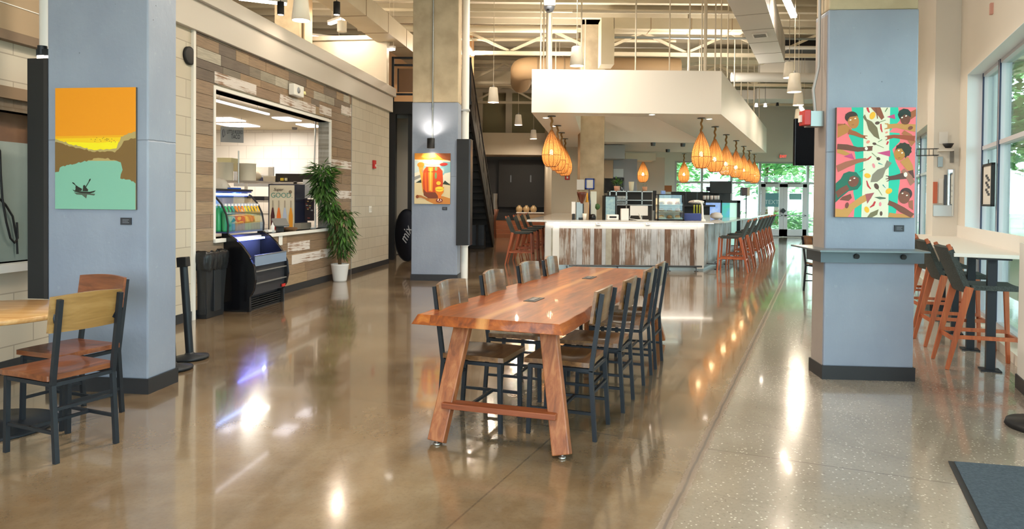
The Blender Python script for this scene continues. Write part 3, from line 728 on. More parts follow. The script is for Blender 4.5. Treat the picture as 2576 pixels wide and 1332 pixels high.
# painting 1: sunset river with kayak
rr = random.Random(5)
def rag(x0, y0, x1, y1, n, amp): return [(x0+(x1-x0)*i/n, y0+(y1-y0)*i/n + rr.uniform(-amp, amp)) for i in range(n+1)]
p1 = [('#e8920f', 0, []),
 ('#eba912', 1, [(318, 762), (770, 755), (770, 860), (318, 860)]), ('#f0c416', 2, [(318, 775), (690, 768), (690, 860), (318, 860)]), ('#f2de16', 3, [(350, 792), (560, 800), (672, 790), (672, 850), (360, 850)]),
 ('#b09a62', 4, rag(318, 775, 380, 795, 6, 4) + rag(385, 800, 500, 832, 9, 5) + rag(505, 838, 660, 835, 9, 4) + rag(665, 825, 690, 765, 5, 5) + rag(695, 762, 770, 732, 6, 5) + [(770, 900), (318, 900)]),
 ('#7a5c30', 5, rag(318, 792, 380, 812, 7, 4) + rag(385, 815, 510, 842, 10, 5) + rag(515, 848, 655, 850, 10, 4) + rag(665, 845, 700, 800, 4, 5) + rag(705, 790, 770, 770, 5, 5) + [(770, 1025)] + rag(765, 1020, 740, 1008, 3, 3) + rag(735, 1005, 685, 998, 5, 3) + [(688, 975), (698, 950), (692, 925)] + rag(688, 910, 620, 888, 7, 4) + rag(615, 886, 535, 884, 6, 3) + rag(530, 895, 430, 915, 9, 4) + rag(425, 918, 345, 935, 8, 4) + [(340, 962), (318, 965)]),
 ('#7db39c', 4.5, [(318, 900), (770, 900), (770, 1175), (318, 1175)]),
 ('#4e5a4c', 6, [(425, 1078), (470, 1080), (545, 1085), (540, 1095), (500, 1090), (495, 1112), (470, 1092), (440, 1090)]),
 ('#26281f', 7, [(416, 1062), (435, 1068), (470, 1072), (515, 1074), (549, 1066), (540, 1076), (515, 1084), (470, 1082), (430, 1074)]),
 ('#26281f', 7, ell(441, 1048, 7, 8)), ('#26281f', 7, [(432, 1070), (436, 1050), (450, 1046), (472, 1058), (468, 1070)]),
 ('#26281f', 7, ell(484, 1044, 7, 8)), ('#26281f', 7, [(474, 1070), (478, 1048), (492, 1048), (506, 1062), (504, 1072)]),
 ('#26281f', 8, limb([(488, 1056), (518, 1004)], [2, 2])), ('#26281f', 8, ell(515, 1008, 3.5, 9, .45)), ('#26281f', 8, limb([(418, 1022), (446, 1048)], [2, 2])), ('#26281f', 8, ell(424, 1027, 9, 3.5, .6))]
for i in range(20): 
    x = rr.uniform(500, 660); y = 768 + rr.uniform(0, 28); p1.append(('#7a5c30', 8, ell(x, y, 3, 1.6, 0, 6)))
a, b = D(144, 224, cl.y), D(347, 528, cl.y)
def on_front(o, r, px, py):   # pixel -> column-front local (x, z)
    n = Vector((-sin(r), cos(r), 0)); d = Vector((cos(r), sin(r), 0)); rr_ = Vector(ray(px, py)); c = Vector((0, 0, CAMZ)); t = (o - c).dot(n) / rr_.dot(n); p = c + rr_*t
    return (p - Vector((o.x, o.y, 0))).dot(d), p.z
def hang(o, r, px0, py0, px1, py1):
    x0_, z1_ = on_front(o, r, px0, py0); x1_, z0_ = on_front(o, r, px1, py1); q = L(o, r, x0_, -.002, z0_); return q, x1_-x0_, z1_-z0_
q, w, h = hang(cl, -TA, 144, 223, 346, 528)
canvas('canvas_painting', 'orange and teal painting of two paddlers in a canoe at sunset', 'painting', q, -TA, w, h, .018, (318, 490, 770, 1172), p1)
# painting 2: amber drink in a glass
p2 = [('#c9b48f', 0, []),
 ('#d88a2a', 1, [(90, 305), (690, 305), (690, 420), (90, 410)]), ('#8e4a20', 2, [(430, 305), (690, 305), (690, 430), (560, 400)]), ('#f2b24a', 3, [(230, 305), (430, 305), (460, 370), (330, 400), (200, 370)]),
 ('#d8d2c0', 2, [(90, 410), (690, 430), (690, 800), (90, 800)]), ('#7fa9b4', 3, [(560, 440), (690, 450), (690, 620), (600, 640), (540, 560)]), ('#b9c8c8', 3, [(90, 430), (180, 430), (200, 600), (90, 640)]),
 ('#8b8a84', 4, [(90, 700), (230, 650), (240, 690), (90, 760)]), ('#2c3a30', 4, [(110, 800), (200, 745), (230, 800)]), ('#2c3a30', 4, [(560, 820), (600, 760), (690, 830), (690, 840)]),
 ('#d6c298', 3, [(90, 800), (690, 830), (690, 1155), (90, 1155)]), ('#c8803a', 4, [(250, 1060), (560, 1020), (690, 1060), (690, 1155), (420, 1155), (300, 1100)]),
 ('#e0a040', 5, [(150, 500), (240, 490), (260, 980), (230, 960), (195, 700)]), ('#e08a2a', 5.5, ell(195, 500, 60, 45)),
 ('#7fb0bc', 5, ell(270, 590, 62, 80)), ('#7fb0bc', 5, ell(545, 600, 60, 80)), ('#c9b48f', 5.3, ell(262, 596, 34, 50)), ('#a8c4c0', 5.3, ell(556, 600, 30, 46)),
 ('#c4471a', 6, [(240, 600), (290, 530), (500, 530), (560, 600), (570, 800), (545, 1000), (470, 1060), (330, 1060), (250, 1010), (225, 800)]),
 ('#7a3a22', 6.5, [(235, 900), (290, 960), (500, 960), (560, 900), (540, 1010), (470, 1062), (330, 1062), (248, 1012)]),
 ('#f0932a', 7, [(320, 540), (400, 540), (395, 950), (330, 940)]), ('#f7b64c', 8, [(345, 560), (375, 560), (372, 930), (350, 920)]), ('#e5641c', 7, [(255, 640), (285, 620), (300, 960), (275, 940)]),
 ('#8c2a14', 8, limb([(305, 612), (400, 616), (440, 605)], [6, 7, 4])), ('#6f8a5a', 8, ell(452, 565, 22, 36)), ('#6f8a5a', 8, ell(448, 680, 20, 55)), ('#c23a20', 8, ell(500, 600, 30, 40)), ('#cf3a28', 8, ell(498, 700, 18, 45)),
 ('#f3dcae', 9, [(215, 420), (300, 440), (350, 415), (400, 408), (460, 425), (520, 440), (585, 415), (560, 460), (480, 490), (400, 505), (320, 495), (250, 470)]), ('#fffbe8', 10, ell(400, 450, 50, 24)),
 ('#b02a20', 9, ell(580, 490, 66, 26, -.1)), ('#e6eef4', 9, ell(310, 515, 45, 14)), ('#e6eef4', 9, ell(480, 515, 40, 14)),
 ('#e07a1e', 9, [(440, 870), (585, 870), (580, 960), (540, 1010), (480, 1010), (445, 960)]), ('#f8cf3a', 10, ell(512, 905, 72, 44)), ('#c99a2a', 11, limb([(445, 905), (512, 915), (578, 900)], [4, 5, 4])), ('#f0b838', 10, ell(495, 805, 38, 32)), ('#e8742a', 9, [(480, 1010), (545, 1010), (530, 1060), (495, 1060)]),
 ('#7e2a24', 10, ell(510, 1095, 56, 34)), ('#f0d8c0', 11, ell(490, 1085, 10, 22, .4)), ('#f0d8c0', 11, ell(535, 1090, 8, 20, -.4)), ('#e8b890', 11, ell(512, 1108, 20, 6)),
 ('#b0703c', 8, limb([(130, 1030), (200, 1030), (340, 1085)], [28, 20, 10])), ('#8a4a24', 9, ell(140, 1035, 26, 28))]
q, w, h = hang(cm, -R(4), 1044, 386, 1133, 514)
canvas('canvas_painting', 'painting of an amber drink in a copper mug under a lit sconce', 'painting', q, -R(4), w, h, .03, (90, 305, 690, 1155), p2)
# painting 3: people reaching over a fish table
p3 = [('#f2757c', 0, []),
 ('#22b99c', 1, [(205, 55), (350, 55), (350, 1275), (250, 1275), (262, 1100), (240, 1000), (250, 760), (260, 620), (235, 480), (180, 370), (230, 250)]),
 ('#22c0a2', 1, [(612, 55), (715, 55), (735, 200), (620, 330), (735, 340), (740, 430), (660, 520), (700, 660), (750, 760), (745, 900), (735, 960), (725, 1140), (700, 1275), (612, 1275)]),
 ('#e3dcc4', 2, [(335, 55), (628, 55), (622, 660), (628, 1275), (332, 1275), (345, 660)]),
 # left column figures
 ('#3c2a20', 3, ell(205, 160, 72, 60, -.2)), ('#b9793a', 4, ell(228, 208, 62, 82, -.12)), ('#3c2a20', 5, [(140, 180), (140, 130), (190, 103), (250, 118), (262, 150), (190, 160), (165, 200)]), ('#3c2a20', 3.5, ell(124, 282, 15, 50, .25)),
 ('#b9793a', 3.6, [(55, 265), (150, 240), (215, 300), (150, 345), (55, 395)]), ('#a0562e', 3.4, [(55, 235), (130, 238), (115, 262), (55, 272)]),
 ('#a0562e', 5, limb([(175, 325), (250, 345), (310, 372), (360, 385)], [28, 24, 18, 15])), ('#a0562e', 5, limb([(340, 370), (385, 372)], [6, 4])), ('#a0562e', 5, limb([(345, 392), (380, 405)], [6, 4])),
 ('#6e4030', 4, limb([(55, 490), (160, 498), (280, 522), (380, 515), (440, 505)], [30, 32, 26, 20, 14])), ('#6e4030', 4.5, limb([(380, 495), (445, 490)], [10, 6])), ('#6e4030', 4.5, limb([(380, 530), (440, 528)], [10, 6])), ('#efe8da', 6, ell(374, 512, 17, 17)),
 ('#c08a44', 3.5, [(55, 500), (140, 540), (200, 570), (180, 600), (55, 560)]), ('#c4457c', 4.2, [(128, 600), (215, 565), (248, 632)]), 
 ('#a5614a', 4, limb([(50, 740), (160, 690), (280, 650), (375, 632)], [40, 34, 24, 16])), ('#b3694e', 4.4, limb([(360, 640), (400, 620)], [8, 5])),
 ('#1f6a56', 3, [(45, 900), (100, 850), (130, 790), (190, 765), (270, 775), (320, 840), (325, 910), (285, 965), (190, 985), (100, 1060), (45, 1115)]), ('#7a4434', 4, ell(238, 868, 60, 72, .15)), ('#1f6a56', 5, [(165, 840), (170, 800), (230, 780), (285, 800), (300, 840), (240, 812), (200, 830), (185, 880)]),
 ('#7a4434', 4, limb([(45, 1030), (110, 985), (180, 940)], [42, 34, 28])), ('#7a4434', 4, [(120, 1050), (210, 1015), (225, 1060), (190, 1095), (90, 1085)]),
 ('#c8924e', 4, [(45, 1180), (120, 1190), (220, 1120), (320, 1045), (400, 1010), (440, 1060), (340, 1120), (240, 1190), (180, 1275), (45, 1275)]), ('#7a3f36', 5, ell(172, 1145, 20, 34, .2)), ('#a8565a', 4.8, [(370, 1018), (470, 1000), (395, 1125)]),
 # right column figures
 ('#1d2c24', 3, ell(785, 135, 72, 66, 0, 18, .03)), ('#a0562e', 3, [(840, 110), (908, 75), (908, 150), (850, 190)]), ('#6e3a26', 4, ell(793, 185, 54, 64)), ('#1d2c24', 5, [(735, 170), (735, 110), (790, 90), (850, 110), (852, 160), (790, 130)]),
 ('#c48a48', 4, limb([(908, 285), (800, 270), (700, 258), (600, 268)], [42, 34, 24, 26])), ('#c48a48', 4.5, limb([(610, 240), (570, 235)], [8, 4])), ('#c48a48', 4.5, limb([(605, 285), (568, 295)], [8, 4])), ('#7a3f2c', 5, ell(850, 283, 28, 20, -.4)),
 ('#b06a40', 4.6, limb([(900, 460), (840, 380), (770, 325)], [46, 36, 22])), ('#a0482c', 5, limb([(900, 400), (780, 385), (670, 375), (600, 390)], [30, 24, 18, 22])), ('#a0482c', 5.5, limb([(610, 372), (575, 378)], [6, 3])), ('#a0482c', 5.5, limb([(605, 405), (582, 418)], [6, 3])),
 ('#30301e', 3, ell(780, 525, 88, 80, 0, 22, .05)), ('#bd8034', 4, ell(738, 570, 60, 72)), ('#30301e', 5, [(690, 540), (720, 480), (800, 490), (840, 560), (800, 620), (792, 560), (760, 510), (715, 512)]),
 ('#c48a48', 3.6, [(745, 655), (830, 600), (880, 690), (895, 760), (820, 750)]),
 ('#5f3c34', 4, limb([(895, 790), (800, 808), (700, 830), (620, 842)], [46, 38, 26, 22])), ('#a5705c', 4.6, limb([(895, 900), (850, 830), (775, 745)], [40, 32, 22])), ('#efe8da', 6, ell(806, 798, 20, 26)),
 ('#5f3c34', 4.5, limb([(630, 820), (592, 812)], [6, 3])), ('#5f3c34', 4.5, limb([(625, 842), (590, 848)], [6, 3])), ('#5f3c34', 4.5, limb([(630, 862), (600, 875)], [6, 3])),
 ('#4a3230', 3, ell(815, 1010, 68, 66)), ('#7f4a38', 4, ell(795, 1045, 64, 76)), ('#4a3230', 5, [(745, 1010), (775, 955), (840, 950), (880, 1000), (870, 1050), (850, 1000), (800, 975)]), ('#a06048', 3.8, [(840, 1090), (890, 1080), (895, 1190), (850, 1160)]),
 ('#7a4434', 4.4, limb([(890, 1262), (780, 1190), (680, 1130), (625, 1110)], [34, 34, 26, 26])), ('#7a4434', 5, limb([(640, 1110), (635, 1082)], [7, 4])), ('#c48a48', 4, limb([(895, 1275), (700, 1265), (630, 1245)], [40, 34, 26])),
 ('#8c4a32', 4, [(415, 55), (520, 55), (565, 165), (535, 195), (500, 150)]), ('#7a3f2c', 4.5, limb([(470, 60), (492, 180)], [8, 4])),
 # fish and table things
 ('#77684a', 4, [(332, 160), (352, 132), (375, 185), (430, 212), (490, 280), (518, 410), (455, 375), (395, 300), (370, 215), (345, 185)]), ('#8b8070', 4, [(425, 885), (445, 800), (500, 745), (575, 715), (600, 640), (655, 670), (625, 715), (590, 745), (560, 830), (500, 880)]),
 ('#77704e', 4, [(395, 1275), (430, 1225), (520, 1185), (505, 1245), (450, 1275)]), ('#5a6a58', 4, [(470, 1050), (530, 1045), (595, 1055), (595, 1068), (530, 1075)]),
 ('#f2b32c', 4, ell(436, 146, 30, 44, .4)), ('#f2b32c', 4, ell(392, 812, 36, 26, .3)), ('#f2b32c', 4, ell(628, 982, 38, 30, -.5)), ('#f2b32c', 4, ell(390, 1190, 26, 36, -.4)),
 ('#c42a34', 4, limb([(378, 55), (388, 90), (402, 112)], [12, 11, 6])), ('#c42a34', 4, limb([(528, 238), (532, 290), (545, 330)], [7, 10, 5])), ('#c42a34', 4, limb([(430, 598), (395, 630), (375, 640)], [6, 9, 5])), ('#c42a34', 4, limb([(384, 868), (400, 925), (430, 960)], [5, 10, 5])), ('#c42a34', 4, limb([(480, 1098), (462, 1140), (424, 1165)], [9, 12, 5])), ('#c42a34', 4, limb([(612, 432), (596, 468)], [10, 8])),
 ('#c4457c', 4, [(590, 160), (675, 130), (685, 185)]), ('#c4457c', 4, [(490, 560), (635, 530), (635, 600)]),
 ('#5a4034', 4, ell(490, 228, 26, 18, -.2)), ('#7a8a60', 3.5, limb([(510, 220), (580, 195)], [4, 4])), ('#5a4034', 4, ell(462, 458, 22, 14, .2)), ('#7a8a60', 3.5, limb([(480, 465), (565, 502)], [4, 3])), ('#5a4034', 4, ell(508, 624, 22, 18, .4)), ('#7a8a60', 3.5, limb([(435, 560), (495, 612)], [4, 3])),
 ('#5a4034', 4, ell(492, 930, 24, 36, -.5)), ('#7a8a60', 3.5, limb([(510, 960), (555, 1030)], [4, 3])), ('#5a4034', 4, ell(548, 1232, 15, 26)), ('#e88a94', 4, ell(458, 702, 14, 28, -.3)), ('#e88a94', 4, ell(536, 1128, 14, 24)), ('#e8907c', 4, ell(392, 438, 22, 16, -.6)), ('#e8907c', 4, ell(592, 332, 16, 10, -.4)),
 ('#2f8f8c', 4, limb([(508, 672), (556, 690)], [7, 2])), ('#2f8f8c', 4, limb([(560, 912), (592, 948)], [6, 2])), ('#5f8a5c', 4, limb([(500, 440), (545, 412)], [3, 4])), ('#4c7a5c', 4, limb([(300, 775), (362, 738)], [3, 6])), ('#5f7a4c', 4, limb([(572, 105), (598, 60)], [4, 6])),
]
for x, y in ((195, 195), (247, 178), (757, 168), (800, 150), (727, 532), (764, 558), (203, 866), (248, 842), (776, 1006), (824, 1028)): p3.append(('#f6efdc', 7, ell(x, y, 11, 7, -.3, 10)))
for x, y in ((222, 232), (260, 908), (790, 205), (733, 598), (800, 1060)): p3.append(('#8a5030', 7, limb([(x-12, y+18), (x+12, y+14)], [3, 3])))
q, w, h = hang(cr, ra, 2101, 272, 2294, 548)
canvas('canvas_painting', 'pink and teal painting of people reaching over a table of fish', 'painting', q, ra, w, h, .035, (45, 55, 908, 1275), p3)
for o, r, b, lab in ((cl, -TA, (305, 548, 332, 566), 'small black plaque below the canoe sunset painting'), (cm, -R(4), (1113, 521, 1125, 529), 'tiny black plaque below the amber drink painting'), (cr, ra, (2249, 567, 2273, 583), 'small dark plaque below the fish table painting')):
    q, w, h = hang(o, r, *b); t = thing('wall_plaque', lab, 'plaque', q, r)
    obj('plate', MB().box(0, -.008, 0, w, 0, h), flat('#2f3138'), t)
    g = MB()
    for k in range(3): g.box(w*.2, -.0095, h*(.28+.2*k), w*(.8 if k != 1 else .7), -.008, h*(.33+.2*k))
    obj('print_lines', g, flat('#8d9098'), t)
# ------------------------------------------------------------------ long walnut table
ta = R(20.5); tdir = Vector((sin(ta), cos(ta), 0)); tn = Vector((cos(ta), -sin(ta), 0)); rT = pi/2 - ta
TO = Vector((-.155, 4.33, 0)); TL = 3.62; TH_ = .775
def T3(x, y, z=0): return TO + tdir*x - tn*y + Vector((0, 0, z))     # x along the table, y to the left
t = thing('long_table', 'long live edge walnut table in the middle of the room', 'table', TO, rT)
g = MB(); n = 40; er = random.Random(2)
def edge(i, s): return .468 + .007*sin(i*.45 + s*2) + .004*sin(i*1.3 + s)
top = [(TL*i/n, -edge(i, 0)) for i in range(n+1)] + [(TL*i/n, edge(i, 3)) for i in range(n, -1, -1)]
bot = [(x + (-.022 if x < .01 else .022 if x > TL-.01 else 0), y + (.035 if y > 0 else -.035)) for x, y in top]
k = len(top); vs = [(x, y, TH_) for x, y in top] + [(x, y, TH_-.062) for x, y in bot]
g.add(vs, [tuple(range(k)), tuple(range(k, 2*k))[::-1]] + [(i, i+k, (i+1) % k + k, (i+1) % k) for i in range(k)])
obj('tabletop', g, M['walnut'], t, bevel=.004)
for x in (.92, 2.55):
    o = obj('power_outlet', MB().box(x-.11, -.045, TH_, x+.11, .045, TH_+.004), M['blackmatte'], t)
    obj('flap', MB().box(x-.07, -.02, TH_+.004, x+.07, .02, TH_+.007), M['darksteel'], o)
for xf_, xt in ((-.04, .17), (TL+.04, TL-.17)):
    e_ = 1 if xf_ > 1 else -1
    for s in (-1, 1):
        dx = -.06 if s > 0 else .0
        a, b = (xf_ + (dx if e_ < 0 else 0), s*.39-.115, .02), (xt, s*.285-.065, TH_-.06)
        lg = obj('leg', MB().bar(a, b, .108, .062, up=(1, 0, 0)), M['walnutleg'], t, bevel=.006)
        obj('foot', MB().lathe([(.018, 0), (.022, .004), (.022, .012), (.008, .014), (.008, .03)], 12, (a[0], a[1], 0)), M['steel'], lg)
    f = .30; xs = xf_ + (xt-xf_)*f - (.02 if e_ < 0 else 0)
    obj('stretcher', MB().bar((xs, -.46, .235), (xs-(.03 if e_ < 0 else 0), .26, .235), .10, .035), M['walnutbar'], t, bevel=.004)

# ------------------------------------------------------------------ industrial dining chairs (face +x)
def make_chair(name, label, seatm, backm):
    t = thing(name, label, 'chair'); m = M['black']; hw = .185
    g = MB()
    def seat(u, v):
        x = -.20 + .43*u; y = -.215 + .43*v
        if u < .08 or u > .92: y *= .97
        z = .462 - .012*math.exp(-((u-.42)**2/.06 + (v-.5)**2/.05)) + .003*sin(pi*u); return (x, y, z)
    g.sheet(seat, 12, 10, (0, 0, .030)); obj('seat', g, seatm, t, bevel=.006)
    g = MB()
    def back(u, v):
        y = -.215 + .43*u; c = .045*(1 - (2*u-1)**2); z = .735 + .205*v + .012*sin(pi*u)*v; return (-.218 - c*.7 - .03*v + .0, y, z)
    g.sheet(back, 14, 3, (.020, 0, 0)); obj('backrest', g, backm, t, bevel=.005)
    for s in (-1, 1):
        g = MB(); y = s*hw
        g.bar((-.235, y, 0), (-.205, y, .44), .026, .026, up=(1, 0, 0)); g.bar((-.205, y, .435), (-.272, y, .925), .026, .026, up=(1, 0, 0))
        obj('leg', g, m, t)
        obj('bracket', MB().lathe([(0, -.003), (.03, -.003), (.03, .003), (0, .003)], 12).xf(Matrix.Translation((-.236, y*.93, .82)) @ Matrix.Rotation(pi/2, 4, 'Y') @ Matrix.Scale(1.7, 4, (1, 0, 0))), m, t)
        obj('leg', MB().bar((.205, y, 0), (.195, y, .45), .026, .026, up=(1, 0, 0)), m, t)
        obj('side_stretcher', MB().bar((-.22, y, .17), (.20, y, .17), .018), m, t)
    g = MB(); g.bar((-.205, -hw, .44), (-.205, hw, .44), .022).bar((.195, -hw, .44), (.195, hw, .44), .022).bar((-.205, -hw, .44), (.195, -hw, .44), .022).bar((-.205, hw, .44), (.195, hw, .44), .022)
    obj('seat_frame', g, m, t)
    obj('cross_stretcher', MB().bar((0, -hw, .17), (0, hw, .17), .018), m, t)
    obj('cross_stretcher', MB().bar((-.215, -hw, .30), (-.215, hw, .30), .018), m, t)
    return t
chair = make_chair('dining_chair', 'x', M['chairwood'], M['chairwood'])
cmap = childmap(chair)
def put_chair(p, ang, label, group='dining chairs around the long table', first=[True]):
    if first[0]: first[0] = False; o = chair; o.location = p; o.rotation_euler = (0, 0, ang); o['label'] = label; o['group'] = group; return o
    return dup(chair, p, ang, label, group, cmap)
fR = atan2(-tn.y, -tn.x); fL = atan2(tn.y, tn.x)
def rear_mid(px, py, px2, py2): a, b = P(px, py), P(px2, py2); return (a+b)/2
# right side: rear feet measured; chair origin sits .235 in front of the rear feet
rights = [((.531+.658)/2, (4.421+4.755)/2), ((.807+.923)/2, (5.019+5.375)/2), ((1.08+1.221)/2, (5.787+6.122)/2), ((1.299+1.423)/2, (6.341+6.694)/2)]
names = ['walnut and black dining chair, nearest on the right side of the long table', 'second dining chair from the camera on the right side of the long table', 'third dining chair from the camera on the right side of the long table', 'farthest dining chair on the right side of the long table']
for (x, y), lab in zip(rights, names): put_chair(Vector((x, y, 0)) - tn*.235, fR, lab)
lx = [(-.409, 4.875), None, None, None]
l1 = Vector((-.409, 4.875, 0))
names = ['dining chair nearest the camera on the left side of the long table', 'second dining chair from the camera on the left side of the long table', 'third dining chair from the camera on the left side of the long table', 'farthest dining chair on the left side of the long table']
for k, (s, lab) in enumerate(zip((0, .78, 1.62, 2.30), names)):
    p = l1 + tdir*s - tn*(.0 if k < 1 else .0); put_chair(p + tn*.235, fL + (0, .03, -.04, .06)[k], lab)
# two chairs at the round table lower left
c2 = make_chair('dining_chair', 'dining chair with golden oak back and reddish seat at the round table', M['chairwood2'], M['ashback'])
p = Vector((-2.471, 4.138, 0)); d = Vector((-.917, .399, 0)); c2.location = p + d*.235; c2.rotation_euler = (0, 0, atan2(d.y, d.x)); c2['group'] = 'dining chairs at the round table'
d = Vector((-.36, -.933, 0)); p = (Vector((-2.688, 4.935, 0)) + Vector((-3.075, 5.08, 0)))/2
c3 = make_chair('dining_chair', 'reddish oak dining chair facing out between the round table and the grey column', M['chairwood2'], M['chairwood2'])
c3.location = p + d*.235; c3.rotation_euler = (0, 0, atan2(d.y, d.x)); c3['group'] = 'dining chairs at the round table'
# round table
q = P(2, 1078); 
e = P(133, 790, .76)
t = thing('round_table', 'pale wood round pedestal table cut by the left picture edge', 'table', (q.x-.08, q.y+.02, 0))
rad = .50
obj('tabletop', MB().lathe([(0, .725), (rad-.01, .725), (rad, .73), (rad, .755), (rad-.006, .76), (0, .76)], 64, cap=False), M['tabletop'], t)
obj('pedestal', MB().lathe([(.035, .03), (.035, .70), (.16, .71), (.16, .725)], 24), M['black'], t)
obj('base', MB().lathe([(0, 0), (.38, 0), (.38, .012), (.35, .02), (.06, .035), (.035, .06)], 48, cap=False), M['black'], t)
# chair seen left of the right column, far side
o = dup(chair, (4.02, 9.1, 0), pi*.02, 'dining chair half hidden behind the right grey column', 'dining chairs around the long table', cmap)
q = P(2030, 735); o.location = (q.x+.26, q.y, 0); del o['group']

# ------------------------------------------------------------------ bar stools (face +x)
def make_stool(label):
    t = thing('bar_stool', label, 'stool'); m = M['teak']
    g = MB()
    def seat(u, v): return (-.19 + .42*u, -.215 + .43*v, .715 + .012*((2*v-1)**2) - .0)
    g.sheet(seat, 6, 6, (0, 0, .045)); obj('seat', g, M['rope'], t, bevel=.01)
    g = MB()
    def back(u, v): y = -.222 + .444*u; return (-.225 - .165*v - .02*(1-(2*u-1)**2), y, .70 + .405*v)
    g.sheet(back, 6, 6, (.045, 0, .012)); obj('backrest', g, M['rope'], t, bevel=.008)
    for s in (-1, 1):
        y = s*.225
        g = MB(); g.bar((-.375, s*.235, 0), (-.205, y, .755), .03, .030, up=(1, 0, 0), w2=.034, h2=.066); obj('leg', g, m, t, bevel=.004)
        g = MB(); g.bar((-.357, y*.93, 1.085), (-.378, y*.93, 1.135), .034, .04, up=(1, 0, 0), h2=.03); obj('back_post_tip', g, m, t, bevel=.004)
        obj('leg', MB().bar((.255, s*.235, 0), (.222, y, .745), .030, .032, up=(1, 0, 0), h2=.045), m, t, bevel=.004)
        obj('side_stretcher', MB().bar((-.315, s*.228, .30), (.24, s*.228, .30), .022, .034), m, t)
    obj('foot_rail', MB().bar((.245, -.23, .265), (.245, .23, .265), .022, .034), m, t)
    obj('rear_stretcher', MB().bar((-.31, -.23, .27), (-.31, .23, .27), .022, .034), m, t)
    return t
stool = make_stool('nearest bar stool at the white window counter')
smap = childmap(stool)
GW = 'bar stools at the window counter'; GR = 'bar stools along the right side of the bar'; GL = 'bar stools on the left side of the bar'
def put(o_or_none, rearmid, d, label, group):
    p = rearmid + d*.375; a = atan2(d.y, d.x)
    if o_or_none: o_or_none.location = p; o_or_none.rotation_euler = (0, 0, a); o_or_none['group'] = group; return
    dup(stool, p, a, label, group, smap)
dW = Vector((cos(R(-17)), sin(R(-17)), 0))
put(stool, Vector(((3.947+4.11)/2, (6.439+6.883)/2, 0)), dW, None, GW)
r2 = P(2319, 872); put(None, r2 + dB*.22, dW, 'second bar stool at the window counter, behind the nearest one', GW)
put(None, r2 + dB*1.55 + nB*.02, dW, 'third bar stool at the window counter, mostly behind the grey column', GW)
put(None, r2 + dB*3.0 + nB*.02, dW, 'farthest bar stool at the window counter', GW)
s0 = Vector((5.10, 15.25, 0)); wds = ['first', 'second', 'third', 'fourth', 'fifth', 'sixth', 'seventh']
for k in range(7): put(None, s0 + dB*(1.3*k + (0, .1, .35, .3, .2, .1, 0)[k]), -nB, wds[k] + ' teak bar stool from the front along the right side of the bar', GR)
s1 = Vector((-.12, 16.75, 0))
for k in range(4): put(None, s1 + dA*(1.42*k), nA, wds[k] + ' teak bar stool from the front on the left side of the bar', GL)
# window counter
t = thing('window_counter', 'white bar height counter with raised backsplash along the window', 'counter')
c0 = P(2400, 637, 1.06); L_ = 4.4
ang = RB
t.location = (c0.x, c0.y, 0); t.rotation_euler = (0, 0, ang)
ck = nn_ = MB().prism([(0, 0), (-.12, -.52), (L_, -.52), (L_, 0)], 1.02, 1.06)
obj('countertop', MB().prism([(-.0, 0), (-.06, -.56), (L_, -.56), (L_, 0)], 1.025, 1.06), M['white'], t, bevel=.004)
obj('backsplash', MB().box(-.06, -.585, 1.025, L_, -.56, 1.215), M['white'], t, bevel=.003)
for k in range(4):
    x = .12 + 1.0*k; y = -.31
    lg = obj('leg', MB().box(x-.035, y-.035, .01, x+.035, y+.035, 1.01), M['black'], t)
    obj('foot_plate', MB().box(x-.08, y-.08, 0, x+.08, y+.08, .012), M['black'], lg); obj('top_plate', MB().box(x-.13, y-.13, 1.008, x+.13, y+.13, 1.025), M['black'], lg)
# things on the window column and in the window
def Bx(px, py, y): return on(OB - nB*y, dB, nB, px, py)
q = B3(xp0+.0, .0, 0)
def face(px, py):          # on the near face of the window column
    o = B3(xp0, 0, 0); x, z = on(o, -nB, dB, px, py); return x, z
rF = atan2(nB.y, nB.x)     # local x = +nB (towards the window), local y = dB
FO = B3(xp0-.0, 0, 0)
def hangf(name, px0, py0, px1, py1, dep, m, label, cat, off=0., grp=None, more=None):
    o = FO; a = on(o, nB, dB, px0, py0); b = on(o, nB, dB, px1, py1)
    x0_, x1_ = a[0], b[0]
    return one(name, MB().box(0, -dep-off, 0, x1_-x0_, -off, a[1]-b[1]), m, label, cat, loc=(o.x + nB.x*x0_, o.y + nB.y*x0_, b[1]), rot=rF, group=grp, bevel=.003)
o = hangf('wall_box', 2358, 395, 2371, 421, .05, M['galv'], 'small grey electric box on the window side column', 'box')
o = hangf('condiment_rack', 2357, 382, 2395, 379, .16, M['white'], 'thin white shelf near the top of the window side column', 'shelf')
o = hangf('wall_bracket', 2390, 380, 2399, 410, .02, M['grey'], 'grey bracket at the right end of the column shelf', 'bracket')
q = FO; a = on(q, nB, dB, 2374, 374)
pz = (q.x + nB.x*a[0], q.y + nB.y*a[0] - .10)
one('bowl', MB().lathe([(0, 0), (.035, 0), (.07, .06), (.062, .06), (.03, .008), (0, .008)], 18, cap=False), M['blackmatte'], 'small dark bowl on the column shelf', 'bowl', loc=(pz[0], pz[1], a[1]))
o = hangf('menu_card', 2361, 333, 2383, 363, .004, M['paper'], 'white paper card standing behind the dark bowl', 'card', off=.06)
g = MB()
for k in range(6): g.tube((-.30+.05*k, 0, 0), (-.30+.05*k, 0, .09), .004, n=6)
for z in (0, .09):
    for y in (0, -.14): g.tube((-.33, y, z), (0, y, z), .004, n=6)
for k in range(3): g.tube((-.33+.165*k, 0, 0), (-.33+.165*k, -.14, 0), .004, n=6)
a = on(q, nB, dB, 2357, 392); one('wire_basket', g, M['black'], 'black wire basket sticking out left of the column shelf', 'basket', loc=(q.x + nB.x*a[0], q.y + nB.y*a[0]-.01, a[1]), rot=rF)
